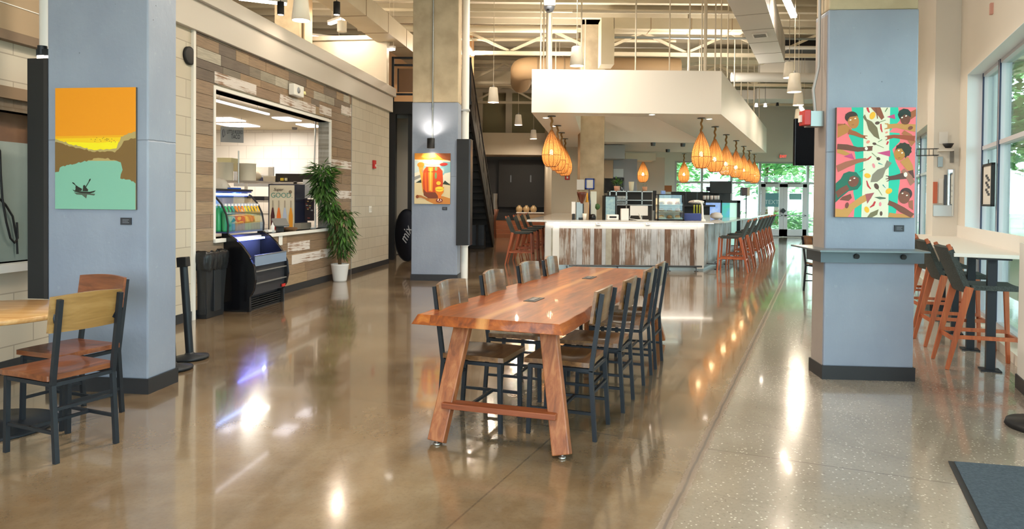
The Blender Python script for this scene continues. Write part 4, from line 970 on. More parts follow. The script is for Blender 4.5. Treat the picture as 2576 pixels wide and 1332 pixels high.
hangf('knife_sleeve', 2347, 458, 2357, 512, .03, flat('#c8684a'), 'orange hanging sleeve on the window side column', 'sleeve')
hangf('wall_card', 2361, 450, 2372, 512, .01, M['paper'], 'narrow white card hanging beside the orange sleeve', 'card')
hangf('wall_rack', 2347, 516, 2394, 545, .03, M['steel'], 'low steel rack at the bottom of the column display', 'rack')
hangf('wall_tool', 2375, 440, 2380, 540, .02, M['darksteel'], 'long dark metal tool hanging beside the tall mirror', 'tool')
o = FO; a = on(o, nB, dB, 2383, 426); b = on(o, nB, dB, 2398, 545)
t = thing('tall_mirror', 'narrow upright mirror at the right edge of the window side column', 'mirror', (o.x + nB.x*a[0], o.y + nB.y*a[0], b[1]), rF)
obj('frame', MB().box(0, -.02, 0, b[0]-a[0], 0, a[1]-b[1]), M['steel'], t); obj('mirror_glass', MB().box(.01, -.023, .01, b[0]-a[0]-.01, -.02, a[1]-b[1]-.01), mat('mirror', '#dfe6e4', .03, 1.), t)
# framed notice hanging in the window
oW = OB + nB*.12; a = on(oW, dB, nB, 2475, 415); b = on(oW, dB, nB, 2497, 520)
t = thing('framed_notice', 'black framed white notice hanging in the big window', 'notice', (oW.x + dB.x*b[0], oW.y + dB.y*b[0], 0), RB)
z1_, z0_ = a[1], b[1]; ww = a[0]-b[0]
g = MB(); fw = .025
g.box(0, -.02, z0_, ww, .02, z0_+fw).box(0, -.02, z1_-fw, ww, .02, z1_).box(0, -.02, z0_, fw, .02, z1_).box(ww-fw, -.02, z0_, ww, .02, z1_)
obj('frame', g, M['blackmatte'], t); obj('notice_sheet', MB().box(fw, -.006, z0_+fw, ww-fw, .006, z1_-fw), M['paper'], t)
g = MB()
for k in range(9): u = ww*(.38 + .16*((k*7) % 3 - 1)*.8); zz = z0_ + (z1_-z0_)*(.25 + .055*k); g.box(u, .006, zz, u+ww*.22, .008, zz+.03)
obj('ink_marks', g, flat('#3a3a40'), t); obj('hook', MB().tube((ww/2, 0, z1_), (ww/2, 0, z1_+.05), .006), M['black'], t)
q = on(OB, dB, nB, 2498, 22)
one('wall_alarm', MB().box(-.03, 0, -.06, .03, .03, .06), mat('pale_red', '#d8a090', .5), 'small pale alarm high on the wall over the window', 'alarm', loc=B3(q[0], 0, q[1]), rot=RB)
# mat and disc base
a, b, c = P(2385, 1163), P(2465, 1332), P(2576, 1178)
ua = (b-a).normalized(); ub = (c-a).normalized()
t = thing('entrance_mat', 'dark blue grey ribbed entrance mat in the lower right corner', 'mat')
def q4(i, j): p_ = a + ua*i + ub*j; return (p_.x, p_.y)
obj('mat_border', MB().prism([q4(0, 0), q4(1.6, 0), q4(1.6, .85), q4(0, .85)], 0, .006), M['rubber'], t)
obj('mat_pile', MB().prism([q4(.012, .03), q4(1.58, .03), q4(1.58, .83), q4(.012, .83)], .006, .011), M['carpet'], t)
q = P(2625, 1080)
t = thing('stanchion', 'round black pedestal base at the right picture edge', 'stanchion', q)
obj('base', MB().lathe([(0, 0), (.21, 0), (.22, .01), (.21, .04), (.05, .055), (.03, .07)], 40, cap=False), M['blackmatte'], t); obj('post', MB().lathe([(.03, .06), (.03, .70)], 16), M['blackmatte'], t)
# stanchions by the left column
def stanchion(p, lean, lab):
    t = thing('stanchion', lab, 'stanchion', p); t.rotation_euler = lean; t['group'] = 'black retractable belt posts'
    obj('base', MB().lathe([(0, 0), (.165, 0), (.17, .01), (.165, .022), (.05, .04), (.035, .06)], 36, cap=False), M['black'], t)
    obj('post', MB().lathe([(.035, .05), (.035, .90)], 18), M['black'], t)
    obj('belt_head', MB().box(-.045, -.045, .86, .045, .045, .95), M['blackmatte'], t, bevel=.006)
    return t
stanchion(P(478, 903), (0, R(-4), 0), 'black belt stanchion leaning left behind the near left column')
stanchion(P(434, 930), (0, R(-3), 0), 'black belt stanchion whose base shows at the grey column edge')

# ------------------------------------------------------------------ bar
BH = 1.085
bl = Vector((.74, 15.6, 0)); brt = Vector((4.20, 15.6, 0))
# offset ring helpers
tB2 = R(24.4); dB2 = Vector((sin(tB2), cos(tB2), 0)); nB2 = Vector((cos(tB2), -sin(tB2), 0))
LR = 11.6; LL = 9.6
br2 = brt + dB2*LR; bl2 = bl + dA*LL
wb = .34
t = thing('bar_counter', 'large U shaped bar with whitewashed plank front and pale stone worktop', 'bar')
def planks(g, o, d, n, L, z0, z1, seed, tones, mi_fn):
    r = random.Random(seed); x = 0
    while x < L:
        w = r.choice([.085, .13, .13, .17, .17]); x2 = min(x+w, L); dp = .018 + r.random()*.008
        a, b = o + d*(x+.002), o + d*(x2-.002); c_, e = a + n*dp, b + n*dp
        mi = mi_fn(r)
        g.add([(a.x, a.y, z0), (b.x, b.y, z0), (e.x, e.y, z0), (c_.x, c_.y, z0), (a.x, a.y, z1), (b.x, b.y, z1), (e.x, e.y, z1), (c_.x, c_.y, z1)],
              [(0,1,2,3),(7,6,5,4),(0,4,5,1),(1,5,6,2),(2,6,7,3),(3,7,4,0)], mi, (r.random(), r.random(), r.random(), 1))
        x = x2
pm = [peeling('plank_white_worn', 2, '#bfbcbb', '#85776c', .5), peeling('plank_brown_worn', 2, '#9c8878', '#6b4c38', .62), mat('plank_plain_white', '#bab9ba', .6, noise='#a9a7a6', nscale=6), mat('plank_cream', '#aca595', .6, noise='#9c9382', nscale=6), peeling('plank_mixed', 2, '#b8b0a8', '#7c5c46', .56)]
pick = lambda r: r.choices([0, 1, 2, 3, 4], [4, 2.2, 3, 2, 3.4])[0]
pickw = lambda r: r.choices([0, 2, 4], [5, 4, .6])[0]
z0p, z1p = .10, .90
g = MB()
planks(g, bl + Vector((.12, 0, 0)), Vector((1, 0, 0)), Vector((0, -1, 0)), 3.22, z0p, z1p, 4, ['#ffffff'], pick)
obj('plank_front', g, pm, t)
g = MB(); planks(g, brt, dB2, nB2, LR, z0p, BH-.04, 9, ['#ffffff'], pickw); obj('plank_side', g, pm, t)
g = MB(); planks(g, bl, dA, -nA, LL, z0p, BH-.04, 12, ['#ffffff'], pickw); obj('plank_side', g, pm, t)
def quad(p, q_, r_, s_): return [(p.x, p.y), (q_.x, q_.y), (r_.x, r_.y), (s_.x, s_.y)]
g = MB(); iw = .30
g.prism(quad(bl, brt, brt + Vector((-.3, iw, 0)), bl + Vector((.3, iw, 0))), .04, BH-.04)
g.prism(quad(brt, br2, br2 - nB2*iw, brt + Vector((-iw, 0, 0))), .04, BH-.04); g.prism(quad(bl, bl2, bl2 + nA*iw, bl + nA*iw), .04, BH-.04)
obj('carcass', g, M['white'], t)
g = MB(); g.box(bl.x-.01, bl.y-.03, .04, bl.x+.12, bl.y, BH-.04); g.box(brt.x-.14, brt.y-.032, .04, brt.x+.012, brt.y, BH-.04); g.box(bl.x-.01, bl.y-.022, z1p, brt.x, bl.y, BH-.045)
obj('apron', g, mat('apron_paint', '#cfcac4', .5), t)
g = MB(); g.box(bl.x, bl.y-.005, 0, brt.x, bl.y+.1, .10); g.prism(quad(brt, br2, br2 - nB2*.1, brt - nB2*.1), 0, .10); g.prism(quad(bl, bl2, bl2 + nA*.1, bl + nA*.1), 0, .1)
obj('toe_kick', g, M['galv'], t)
ov = .22
f = [bl + Vector((-.42, -ov, 0)), Vector((brt.x + .40, brt.y - ov, 0))]
fb = [bl + Vector((-.42+.0, .55, 0)), Vector((brt.x+.1, brt.y+.55, 0))]
g = MB()
r0 = f[1]; 
g.prism([(f[0].x, f[0].y), (r0.x-.12, r0.y), (r0.x+.02, r0.y+.10), (r0.x+.10, r0.y+.62), (f[0].x+.06, f[0].y+.70)], BH-.04, BH)
a_ = Vector((r0.x+.02, r0.y+.10, 0)); e_ = a_ + dB2*(LR)
g.prism(quad(a_ , e_, e_ - nB2*.78, a_ - nB2*.70), BH-.0401, BH+.0003)
a_ = Vector((f[0].x, f[0].y, 0)); e_ = a_ + dA*LL; g.prism(quad(a_, e_, e_ + nA*.95, a_ + nA*.95), BH-.0402, BH+.0005)
obj('worktop', g, M['quartz'], t)
g = MB(); g.box(bl.x+.02, bl.y-.10, BH-.052, brt.x+.2, bl.y-.08, BH-.04); obj('light_strip', g, M['led'], t)
area('bar_strip_light', ((bl.x+brt.x)/2, bl.y-.09, BH-.06), (0, 0, 0), brt.x-bl.x, .03, 4, (1, .95, .88))
g = MB(); 
for dz in (.0,): 
    g.tube((bl.x+.5, bl.y-.22, .105), (brt.x-.08, bl.y-.22, .105), .02)
obj('foot_rail', g, M['darksteel'], t)
for x in (1.2, 2.3, 3.4, 4.0): obj('rail_bracket', MB().tube((x, bl.y-.22, 0), (x, bl.y-.22, .1), .013).tube((x, bl.y-.22, .07), (x, bl.y, .07), .012).lathe([(0, 0), (.05, 0), (.05, .01), (0, .01)], 12, (x, bl.y-.22, 0)), M['darksteel'], t)
g = MB(); a_ = brt + nB2*.24 + dB2*.15; b_ = a_ + dB2*(LR-.3); g.tube((a_.x, a_.y, .17), (b_.x, b_.y, .17), .025); obj('foot_rail', g, M['darksteel'], t)
for k in range(8): p_ = a_ + dB2*(.25+1.5*k); obj('rail_bracket', MB().tube((p_.x, p_.y, 0), (p_.x, p_.y, .17), .016).tube((p_.x, p_.y, .12), (p_.x-nB2.x*.24, p_.y-nB2.y*.24, .12), .013).lathe([(0, 0), (.06, 0), (.06, .01), (0, .01)], 12, (p_.x, p_.y, 0)), M['darksteel'], t)
for px in (1505, 1630):
    q = D(px, 562, bl.y-.03); o = thing('outlet_box', 'small clear outlet cover on the bar apron, ' + ('left' if px < 1600 else 'right') + ' one of two', 'outlet', (q.x, bl.y-.022, q.z))
    obj('cover', MB().box(-.05, -.035, -.04, .05, 0, .04), mat('grey_clear_plastic', '#b9bdbb', .25), o, bevel=.006); obj('socket', MB().box(-.03, -.038, -.015, .03, -.035, .015), M['grey'], o)

# ------------------------------------------------------------------ canopy ring over the bar
KZ0, KZ1 = 3.36, 4.27
k0 = P(1337, 283, KZ0); k1 = P(1813, 288, KZ0); k1.y = k0.y + (k1.y-k0.y)*.5
k2 = P(1928, 385, KZ0); dK = (k2-k1).normalized(); nK = Vector((dK.y, -dK.x, 0)); k3 = k0 + dA*((k2.y-k0.y)/dA.y)
i0 = P(1445, 293.5, KZ0); i0.y = k0.y+.55; 
LB = (22.3 - i0.y)/dA.y
i3 = i0 + dA*LB
i1 = k1 - nK*1.45 + Vector((0, .55, 0)); i1.y = i0.y; i2 = i1 + dK*((i3.y-i1.y)/dK.y)
o4 = [k0, k1, k2, k3]; i4 = [i0, i1, i2, i3]
g = MB(); vs = [(p.x, p.y, z) for z in (KZ0, KZ1) for p in o4 + i4]
fs = []
for a in range(4):
    b = (a+1) % 4
    fs += [(a, b, 8+b, 8+a), (4+b, 4+a, 12+a, 12+b), (b, a, 4+a, 4+b), (8+a, 8+b, 12+b, 12+a)]
g.add(vs, fs)
t = thing('bar_canopy', 'large white hanging canopy ring over the bar', 'canopy')
obj('soffit', g, mat('canopy_white', '#ece5dc', .5), t)
for px, py in ((1373, 297), (1393, 318), (1640, 289), (1784, 300)):
    q = P(px, py, KZ0); o = obj('downlight', MB().lathe([(0, -.002), (.05, -.002), (.06, 0)], 16, (q.x, q.y, KZ0), cap=False), M['leds'], t)
for px, py in ((1643, 359), (1718, 361), (1680, 376)):
    q = P(px, py, KZ0); obj('can_light', MB().lathe([(.07, -.10), (.08, 0)], 14, (q.x, q.y, KZ0), cap=False), M['darksteel'], t)
    spot('can_spot', (q.x, q.y, KZ0-.11), (0, 0, 0), 110, (1, .93, .82), R(140), .8)
for px, py in ((1373, 297), (1640, 289), (1784, 300)): q = P(px, py, KZ0); spot('down_spot', (q.x, q.y, KZ0-.03), (0, 0, 0), 45, (1, .93, .82), R(120), .8)
for k, (p_, a_) in enumerate(((i0 - nA*.5 + dA*2.5, pi/2-TA), (i1 + nK*.6 + dK*3, atan2(dK.y, dK.x)), (i2 + Vector((-2.5, 2.2, 0)), 0))):  # uplights added unseen on the canopy top to brighten the ceiling
    o = obj('added_uplight_box', MB().box(-1, -.05, 0, 1, .05, .05), M['white'], t, loc=(p_.x, p_.y, KZ1), rot=a_)
    area('added_uplight', (p_.x, p_.y, KZ1+.08), (pi, 0, a_), 1.9, .08, (120, 120, 110)[k], (1, .93, .82))
# woven pendants
def make_pendant():
    t = thing('wicker_pendant', 'x', 'lamp'); zt_ = 0.
    prof = [(.02, -.30), (.035, -.33), (.09, -.44), (.155, -.58), (.20, -.74), (.213, -.86), (.20, -.97), (.165, -1.05), (.11, -1.11)]
    pp = []
    for i in range(len(prof)-1):
        for k in range(3): u = k/3; pp.append((prof[i][0]*(1-u)+prof[i+1][0]*u, prof[i][1]*(1-u)+prof[i+1][1]*u))
    pp.append(prof[-1])
    obj('basket', MB().lathe(pp, 28, cap=False), M['wicker'], t)
    g = MB()
    for j in range(12):
        a = 2*pi*j/12; g.path([(r*1.01*cos(a), r*1.01*sin(a), z) for r, z in prof], .0045, 4)
    for i in (5, 8): g.path([(prof[i][0]*1.01*cos(2*pi*k/20), prof[i][0]*1.01*sin(2*pi*k/20), prof[i][1]) for k in range(21)], .006, 4)
    obj('ribs', g, mat('dark_rattan', '#7a4a22', .6), t)
    g = MB(); g.path([(.012*sin(z*40), .012*cos(z*40), -z) for z in [i*.02 for i in range(17)]], .024, 6); obj('rope', g, mat('hemp_rope', '#9a7446', .9), t)
    obj('ceiling_plate', MB().lathe([(0, 0), (.09, 0), (.09, -.015), (0, -.015)], 18, cap=False), M['darksteel'], t)
    obj('bulb', MB().lathe([(0, -.86), (.035, -.845), (.045, -.81), (.035, -.77), (.015, -.74)], 12, cap=False), M['bulb'], t)
    return t
pen = make_pendant(); pmap = childmap(pen)
GP = 'woven wicker pendants under the canopy'
spots = [(1765, 297, 'first and largest wicker pendant of the right row'), (1799, 319, 'second wicker pendant from the front in the right row'), (1827, 339, 'third wicker pendant from the front in the right row'), (1852, 354, 'fourth wicker pendant from the front in the right row'), (1871, 368, 'fifth wicker pendant from the front in the right row'), (1885, 379, 'sixth wicker pendant from the front in the right row'), (1898, 388, 'seventh and farthest wicker pendant of the right row'),
 (1388, 292, 'first and largest wicker pendant of the left row'), (1403, 316, 'second wicker pendant from the front in the left row'), (1413, 334, 'third wicker pendant from the front in the left row'), (1422, 349, 'farthest wicker pendant of the left row'),
 (1618, 387, 'wicker pendant at the back of the bar, left of two'), (1721, 387, 'wicker pendant at the back of the bar, right of two')]
for k, (px, py, lab) in enumerate(spots):
    q = P(px, py, KZ0)
    if k == 0: pen.location = q; pen['label'] = lab; pen['group'] = GP
    else: dup(pen, q, k*.4, lab, GP, pmap)
    point('pendant_glow', (q.x, q.y, KZ0-.81), 14, (1, .72, .40), .06)
# canopy suspension rods
g0 = one('suspension_rod', MB().lathe([(.016, 0), (.016, TOP-KZ1)], 8), M['cream'], 'thin cream rod holding up the bar canopy', 'rod', loc=(k0.x, k0.y, KZ1), group='cream rods holding up the bar canopy')
rods = []
for px in (1603, 1742, 1774): q = P(px, 174, KZ1); rods.append((q.x, k0.y+.12))
for s in (.35, 1.1, 1.9, 2.6, 3.4, 5.0, 6.6, 8.2, 9.8): p_ = k0 + dA*s + nA*.15; rods.append((p_.x, p_.y)); 
for s in (.9, 3.9, 6.9): p_ = k0 + dA*s + nA*1.0; rods.append((p_.x, p_.y))
for s in (.1, 1.0, 2.2, 3.6, 5.2, 7, 9, 11): p_ = k1 + dK*s - nK*.15; rods.append((p_.x, p_.y))
for s in (.5, 2.8, 4.6, 7.6): p_ = k1 + dK*s - nK*1.2; rods.append((p_.x, p_.y))
g0.location = (rods[0][0], rods[0][1], KZ1)
for x, y in rods[1:]: c_ = g0.copy(); C.objects.link(c_); c_.location = (x, y, KZ1)
for px, lab in ((1383, 'thick cream pipe rising from the front left of the canopy'), (1789, 'thick cream pipe rising from the front right of the canopy')):
    q = P(px, 174, KZ1); one('support_pipe', MB().lathe([(.038, 0), (.038, TOP-KZ1)], 12), M['cream'], lab, 'pipe', loc=(q.x, k0.y+.3, KZ1))
# ------------------------------------------------------------------ ceiling: ducts, pipes, trusses, lamps
def X3(a, b, m, y, z, w=.1, h=None): pass
def hpipe(px0, px1, py, z, r, m, label, name='ceiling_pipe'):
    q = P((px0+px1)/2, py, z); a, b = D(px0, py, q.y), D(px1, py, q.y)
    return one(name, MB().tube((a.x, q.y, z), (b.x, q.y, z), r, n=12), m, label, 'pipe', group=None)
hpipe(900, 1830, 27, 6.05, .045, M['creamduct'], 'straight cream pipe highest across the ceiling left of the canopy')
hpipe(900, 1450, 73, 6.0, .085, M['creamduct'], 'thicker straight cream pipe second down across the ceiling')
hpipe(1000, 1700, 100, 5.9, .05, M['creamduct'], 'third straight cream pipe crossing behind the hanging rods')
hpipe(1440, 1860, 30, 5.75, .035, M['cream'], 'thin cream pipe over the rectangular duct')
hpipe(1545, 2060, 96, 5.6, .03, M['galv'], 'thin grey sprinkler pipe seen through the square duct loop')
hpipe(1840, 2070, 195, 4.9, .13, M['white'], 'fat white pipe behind the right row of white pendants')
hpipe(1930, 2070, 120, 5.7, .05, M['white'], 'short white pipe beside the right column under the dark panel')
# roof trusses
for k, (y, z0, z1, xa, xb) in enumerate(((19.4, 5.55, 6.2, -3, 14), (24.0, 5.5, 6.2, -2, 15), (28.4, 5.45, 6.2, -2, 15.5))):
    t = thing('roof_truss', ('nearest', 'middle', 'farthest')[k] + ' cream steel roof truss under the ceiling deck', 'truss', group='cream roof trusses')
    obj('top_chord', MB().box(xa, y-.06, z1-.1, xb, y+.06, z1), M['creamduct'], t); obj('bottom_chord', MB().box(xa, y-.06, z0-.09, xb, y+.06, z0), M['creamduct'], t)
    g = MB(); x = xa+.5; s = 1
    while x < xb-1.4: g.bar((x, y, z0 if s > 0 else z1-.1), (x+1.2, y, z1-.1 if s > 0 else z0), .07); x += 1.2; s = -s
    obj('web', g, M['creamduct'], t)
# rectangular duct along A (left)
q = P(890, 15, 5.15); a_ = Vector((q.x, q.y, 0)) - dA*2.2
t = thing('rectangular_duct', 'long cream rectangular duct running away over the mezzanine', 'duct', (a_.x, a_.y, 5.15), RA)
obj('duct_body', MB().box(0, 0, 0, 13, .55, .42), M['creamduct'], t, bevel=.004)
g = MB()
for k in range(9): g.box(1.45*k, -.006, -.006, 1.45*k+.02, .556, .426)
obj('duct_seams', g, M['tan'], t)
# big white duct along B (right)
a_, b_, c_ = P(1828, 0, 5.0), P(1915, 160, 5.0), P(1925, 0, 5.0)
wd = abs((c_-a_).dot(nB)); Ld = (b_-a_).length + 3.2
st = a_ - dB*3.2
t = thing('large_duct', 'large white rectangular duct with a vent above the right of the bar', 'duct', (st.x, st.y, 5.0), RB)
obj('duct_body', MB().box(0, -wd, 0, Ld, 0, .62), M['whiteduct'], t, bevel=.004)
g = MB()
for k in range(8): g.box(.6+1.25*k, -wd-.005, -.005, .6+1.25*k+.02, .005, .625)
obj('duct_seams', g, mat('seam_grey', '#a59e96', .5), t)
q = P(1912, 88, 5.0); v = q - st; u, w_ = v.dot(dB), v.dot(nB)
o = obj('vent', MB().box(u-.19, -w_-.15, -.02, u+.19, -w_+.15, 0), M['white'], t)
g = MB()
for k in range(7): g.box(u-.15+.045*k, -w_-.12, -.024, u-.13+.045*k, -w_+.12, -.02)
obj('louvers', g, M['grey'], o)
# square-loop duct behind the canopy
def rect_at(px0, py0, px1, py1, y): a, b = D(px0, py0, y), D(px1, py1, y); return a.x, b.z, b.x, a.z
t = thing('square_duct', 'cream rectangular duct with a square drop end above the bar', 'duct')
Y = 17.6
x0_, z0_, x1_, z1_ = rect_at(1513, 44, 1545, 162, Y); obj('duct_drop', MB().box(x0_, Y, z0_, x1_, Y+.6, z1_), M['creamduct'], t, bevel=.005)
x2_, z2_, x3_, z3_ = rect_at(1545, 40, 1880, 75, Y); obj('duct_run', MB().box(x2_-.01, Y, z2_, x3_, Y+.55, z1_), M['creamduct'], t, bevel=.005)
g = MB()
for k in range(3): x = x2_+.9+1.0*k; g.box(x, Y-.006, z2_-.006, x+.02, Y+.55, z1_+.006)
obj('duct_seams', g, M['tan'], t)
t = thing('square_duct', 'grey green rectangular duct bending just above the canopy top', 'duct'); Y = 21.7
g = MB(); x0_, z0_, x1_, z1_ = rect_at(1545, 135, 1705, 166, Y); g.box(x0_, Y, z0_, x1_, Y+.7, z1_)
x2_, z2_, x3_, z3_ = rect_at(1775, 122, 1940, 152, Y)
g.add([(x1_, Y, z0_), (x2_, Y, z2_), (x2_, Y, z3_), (x1_, Y, z1_), (x1_, Y+.7, z0_), (x2_, Y+.7, z2_), (x2_, Y+.7, z3_), (x1_, Y+.7, z1_)], [(0,1,2,3),(7,6,5,4),(0,4,5,1),(2,6,7,3)])
g.box(x2_, Y, z2_, x3_, Y+.7, z3_); obj('duct_body', g, mat('green_grey_duct', '#b3ad96', .45), t)
t = thing('rectangular_duct', 'wide pale duct box low on the far right ceiling', 'duct'); Y = 27.0
x0_, z0_, x1_, z1_ = rect_at(1905, 222, 2075, 250, Y); obj('duct_body', MB().box(x0_, Y, z0_, x1_, Y+1.2, z1_), M['white'], t, bevel=.01)
x0_, z0_, x1_, z1_ = rect_at(1830, 226, 1903, 250, Y+.3); obj('duct_branch', MB().box(x0_, Y+.3, z0_, x1_+.1, Y+1.2, z1_), M['white'], t, bevel=.01)
x0_, z0_, x1_, z1_ = rect_at(1975, 20, 2050, 104, 20.5)
t = thing('ceiling_cassette', 'dark recessed ceiling opening left of the right column', 'recess')
obj('dark_panel', MB().box(x0_, 20.5, 6.0, x1_+1.4, 22.5, 6.2), M['blackmatte'], t); obj('lip', MB().box(x0_, 22.5, 5.5, x1_+1.4, 22.7, 6.2), M['white'], t)
# round spiral duct
Yd = 21.0; r_ = .33; zc_ = D(1340, 172, Yd).z; xe_ = D(1452, 172, Yd).x; xs_ = D(1322, 172, Yd).x
t = thing('round_duct', 'big round tan insulated duct with an elbow left of the canopy', 'duct')
pts = [(xe_+3, Yd, zc_), (xe_, Yd, zc_), (xs_+.25, Yd, zc_)] + [(xs_+.25-.36*sin(a), Yd+.36*(1-cos(a)), zc_) for a in (R(20), R(40), R(60), R(80), R(90))] + [(xs_-.11, Yd+2.6, zc_)]
obj('duct_body', MB().path(pts, r_, 22), mat('tan_duct_wrap', '#c9a982', .55, bump=.4, bscale=5), t)
g = MB()
for x in (xs_+.35, xs_+.62, xe_-.4, xe_+.6): g.lathe([(r_+.002, -.02), (r_+.014, -.02), (r_+.014, .02), (r_+.002, .02)], 22, cap=False).xf(Matrix.Translation((x, Yd, zc_)) @ Matrix.Rotation(pi/2, 4, 'Y'), len(g.v)-88)
obj('duct_bands', g, M['tan'], t)
q = D(1325, 207, 24.5); one('flexible_duct', MB().path([(q.x-.25, 24.5, q.z+.2), (q.x, 24.4, q.z), (q.x+.5, 24.3, q.z-.1), (q.x+1.0, 24.3, q.z+.05), (q.x+1.3, 24.3, q.z+.5)], [.2, .19, .21, .2, .2], 12), mat('crinkled_foil', '#a99c84', .35, .4, bump=1., bscale=14), 'crinkled flexible duct below the big round elbow', 'duct')
# beams/soffits behind
t = one('ceiling_beam', MB().box(-2.6, 26.4, 5.75, 3, 26.9, 6.28), M['creamduct'], 'deep cream beam over the mezzanine windows', 'beam')
# batten tube lights
def batten(a, b, z, lab, w=.05, wat=0):
    p, q = P(*a, z), P(*b, z); d = q-p; L2 = d.length; ang = atan2(d.y, d.x); m_ = (p+q)/2
    t = thing('tube_light', lab, 'lamp', m_, ang, 'lit tube lights on the ceiling')
    obj('housing', MB().box(-L2/2, -w, 0, L2/2, w, .05), M['white'], t); obj('tube', MB().box(-L2/2+.01, -w*.8, -.045, L2/2-.01, w*.8, 0), M['tube'], t)
    obj('hanger', MB().tube((-L2*.35, 0, .05), (-L2*.35, 0, 6.42-z), .006, n=5).tube((L2*.35, 0, .05), (L2*.35, 0, 6.42-z), .006, n=5), M['cream'], t)
batten((600, -6), (722, 8), 5.5, 'tube light at the very top left above the parapet')
batten((765, 88), (868, 99), 5.5, 'long tube light over the mezzanine, below the crossed one')
batten((828, 58), (880, 40), 5.5, 'short slanted tube light beside the white ceiling cylinder')
batten((1176, 119), (1190, 137), 5.5, 'small tube light just right of the white drain pipe')
batten((978, 123), (992, 121), 5.0, 'tiny tube light at the right end of the mezzanine wall')
batten((1974, -12), (1997, 40), 5.3, 'tube light right of the large white duct', .07)
batten((2014, 268), (2024, 284), 4.3, 'small tube light left of the red strobe')
# cone pendants
def make_cone(label):
    t = thing('cone_pendant', label, 'lamp')
    obj('shade', MB().lathe([(.0, .36), (.085, .36), (.10, .345), (.135, 0), (.128, 0), (.092, .335), (0, .35)], 24, cap=False), M['shade'], t)
    obj('cap', MB().lathe([(.02, .36), (.03, .37), (.012, .42)], 12), M['alum'], t)
    obj('cord', MB().tube((0, 0, .42), (0, 0, 3.2), .007, n=6), M['cream'], t)
    return t
cones = [(757, 52, 10.5, 'largest white cone pendant, cut by the top edge above the parapet'), (1451, 166, 13.4, 'white cone pendant hanging just over the canopy front'), (1241, 258, 17.2, 'white cone pendant nearest right of the staircase'), (1304, 315, 24.6, 'smaller white cone pendant left of the canopy corner'), (1342, 350, 28.0, 'smallest white cone pendant beside the left wicker lamps'),
 (1985, 196, 16.4, 'upper white cone pendant left of the right column'), (1998, 232, 13.8, 'big white cone pendant second down left of the right column'), (2008, 265, 18.6, 'third white cone pendant down left of the right column'), (2009, 302, 23.5, 'lowest white cone pendant just above the hanging television')]
for k, (px, py, Y, lab) in enumerate(cones):
    q = D(px, py, Y)
    if k == 0: cone = make_cone(lab); cone.location = q; cone['group'] = 'white cone pendants'; kmap = childmap(cone)
    else: dup(cone, q, 0, lab, 'white cone pendants', kmap)
# black cylinder downlights + cream cylinder
for k, (px, py, lab) in enumerate(((706, 38, 'black cylinder spotlight left of the big cone pendant'), (847, 38, 'black cylinder spotlight right of the big cone pendant'))):
    q = D(px, py, 11.0)
    t = thing('cylinder_spotlight', lab, 'lamp', q, 0, 'black cylinder spotlights')
    obj('body', MB().lathe([(.052, .0), (.052, .20), (0, .20)], 18, cap=False), M['blackmatte'], t); obj('lens', MB().lathe([(0, .004), (.044, .004)], 16, cap=False), M['leds'], t)
    obj('cord', MB().tube((0, 0, .2), (0, 0, 3.2), .006, n=6), M['black'], t)
q = D(860, 80, 15.0); t = thing('ceiling_cylinder', 'small cream cylinder light under the ceiling by the slanted tube', 'lamp', q)
obj('body', MB().lathe([(.10, 0), (.10, .22), (0, .22)], 18, cap=False).lathe([(0, .01), (.1, .01)], 18, cap=False), M['shade'], t); obj('stem', MB().tube((0, 0, .2), (0, 0, 2), .01, n=6), M['cream'], t)
# dome camera
q = D(1382, 20, 13.6); t = thing('dome_camera', 'white dome security camera at the top centre', 'camera', q)
obj('mount', MB().box(-.11, -.1, .02, .11, .1, .16), M['white'], t, bevel=.01); obj('dome', MB().lathe([(.02, -.09), (.06, -.075), (.09, -.03), (.10, .02)], 20), mat('grey_dome', '#9aa0b0', .15), t)
obj('lens', MB().cbox((-.03, -.07, -.06), (.05, .04, .04)), M['blackgloss'], t); obj('stem', MB().tube((0, 0, .16), (0, 0, 2.4), .03, n=10), M['cream'], t)
# track spots far right
q = D(1925, 262, 26.4); t = thing('track_spots', 'small triple spotlight bar near the far right wall', 'lamp', q)
obj('bar', MB().tube((-.35, 0, 0), (.5, 0, .05), .012, n=6).tube((0, 0, 0), (0, 0, 1.2), .012, n=6), M['alum'], t)
for k, x in enumerate((-.33, .0)): obj('spot_head', MB().lathe([(0, -.08), (.06, -.08), (.04, .04)], 12, (x, 0, -.02)), M['leds'], t)
obj('spot_head', MB().lathe([(0, -.08), (.06, -.08), (.04, .04)], 12, (.45, 0, .02)), M['blackmatte'], t)

# ------------------------------------------------------------------ end of wall A: black steel frame, door, mezzanine rail, stairs
Y = 17.75
def wx(px, y, py=400): return D(px, py, y).x
t = thing('steel_portal', 'black steel post and beam at the end of the block wall', 'frame')
z0_, z1_ = D(1005, 288, Y).z, D(1005, 257, Y).z
obj('beam', MB().box(wx(978, Y), Y-.1, z0_, wx(1140, Y), Y+.15, z1_), M['blackmatte'], t); obj('post', MB().box(wx(978, Y), Y-.1, 0, wx(996, Y), Y+.15, z0_), M['blackmatte'], t)
obj('post', MB().box(wx(1026, Y), Y+.0, 0, wx(1042, Y), Y+.15, z0_), M['blackmatte'], t)
struct('floor_mezzanine', MB().box(wx(900, Y), Y+.15, z1_-.12, wx(1182, Y), Y+5, z1_), M['blackmatte'])
xa, xb = wx(996, Y+1.6), wx(1060, Y+1.6)
t = thing('door_3', None, None); t['kind'] = 'structure'
obj('door_leaf', MB().box(xa-.1, Y+1.6, 0.02, xb, Y+1.66, D(1010, 298, Y+1.6).z), mat('greige_door', '#9b948a', .5), t)
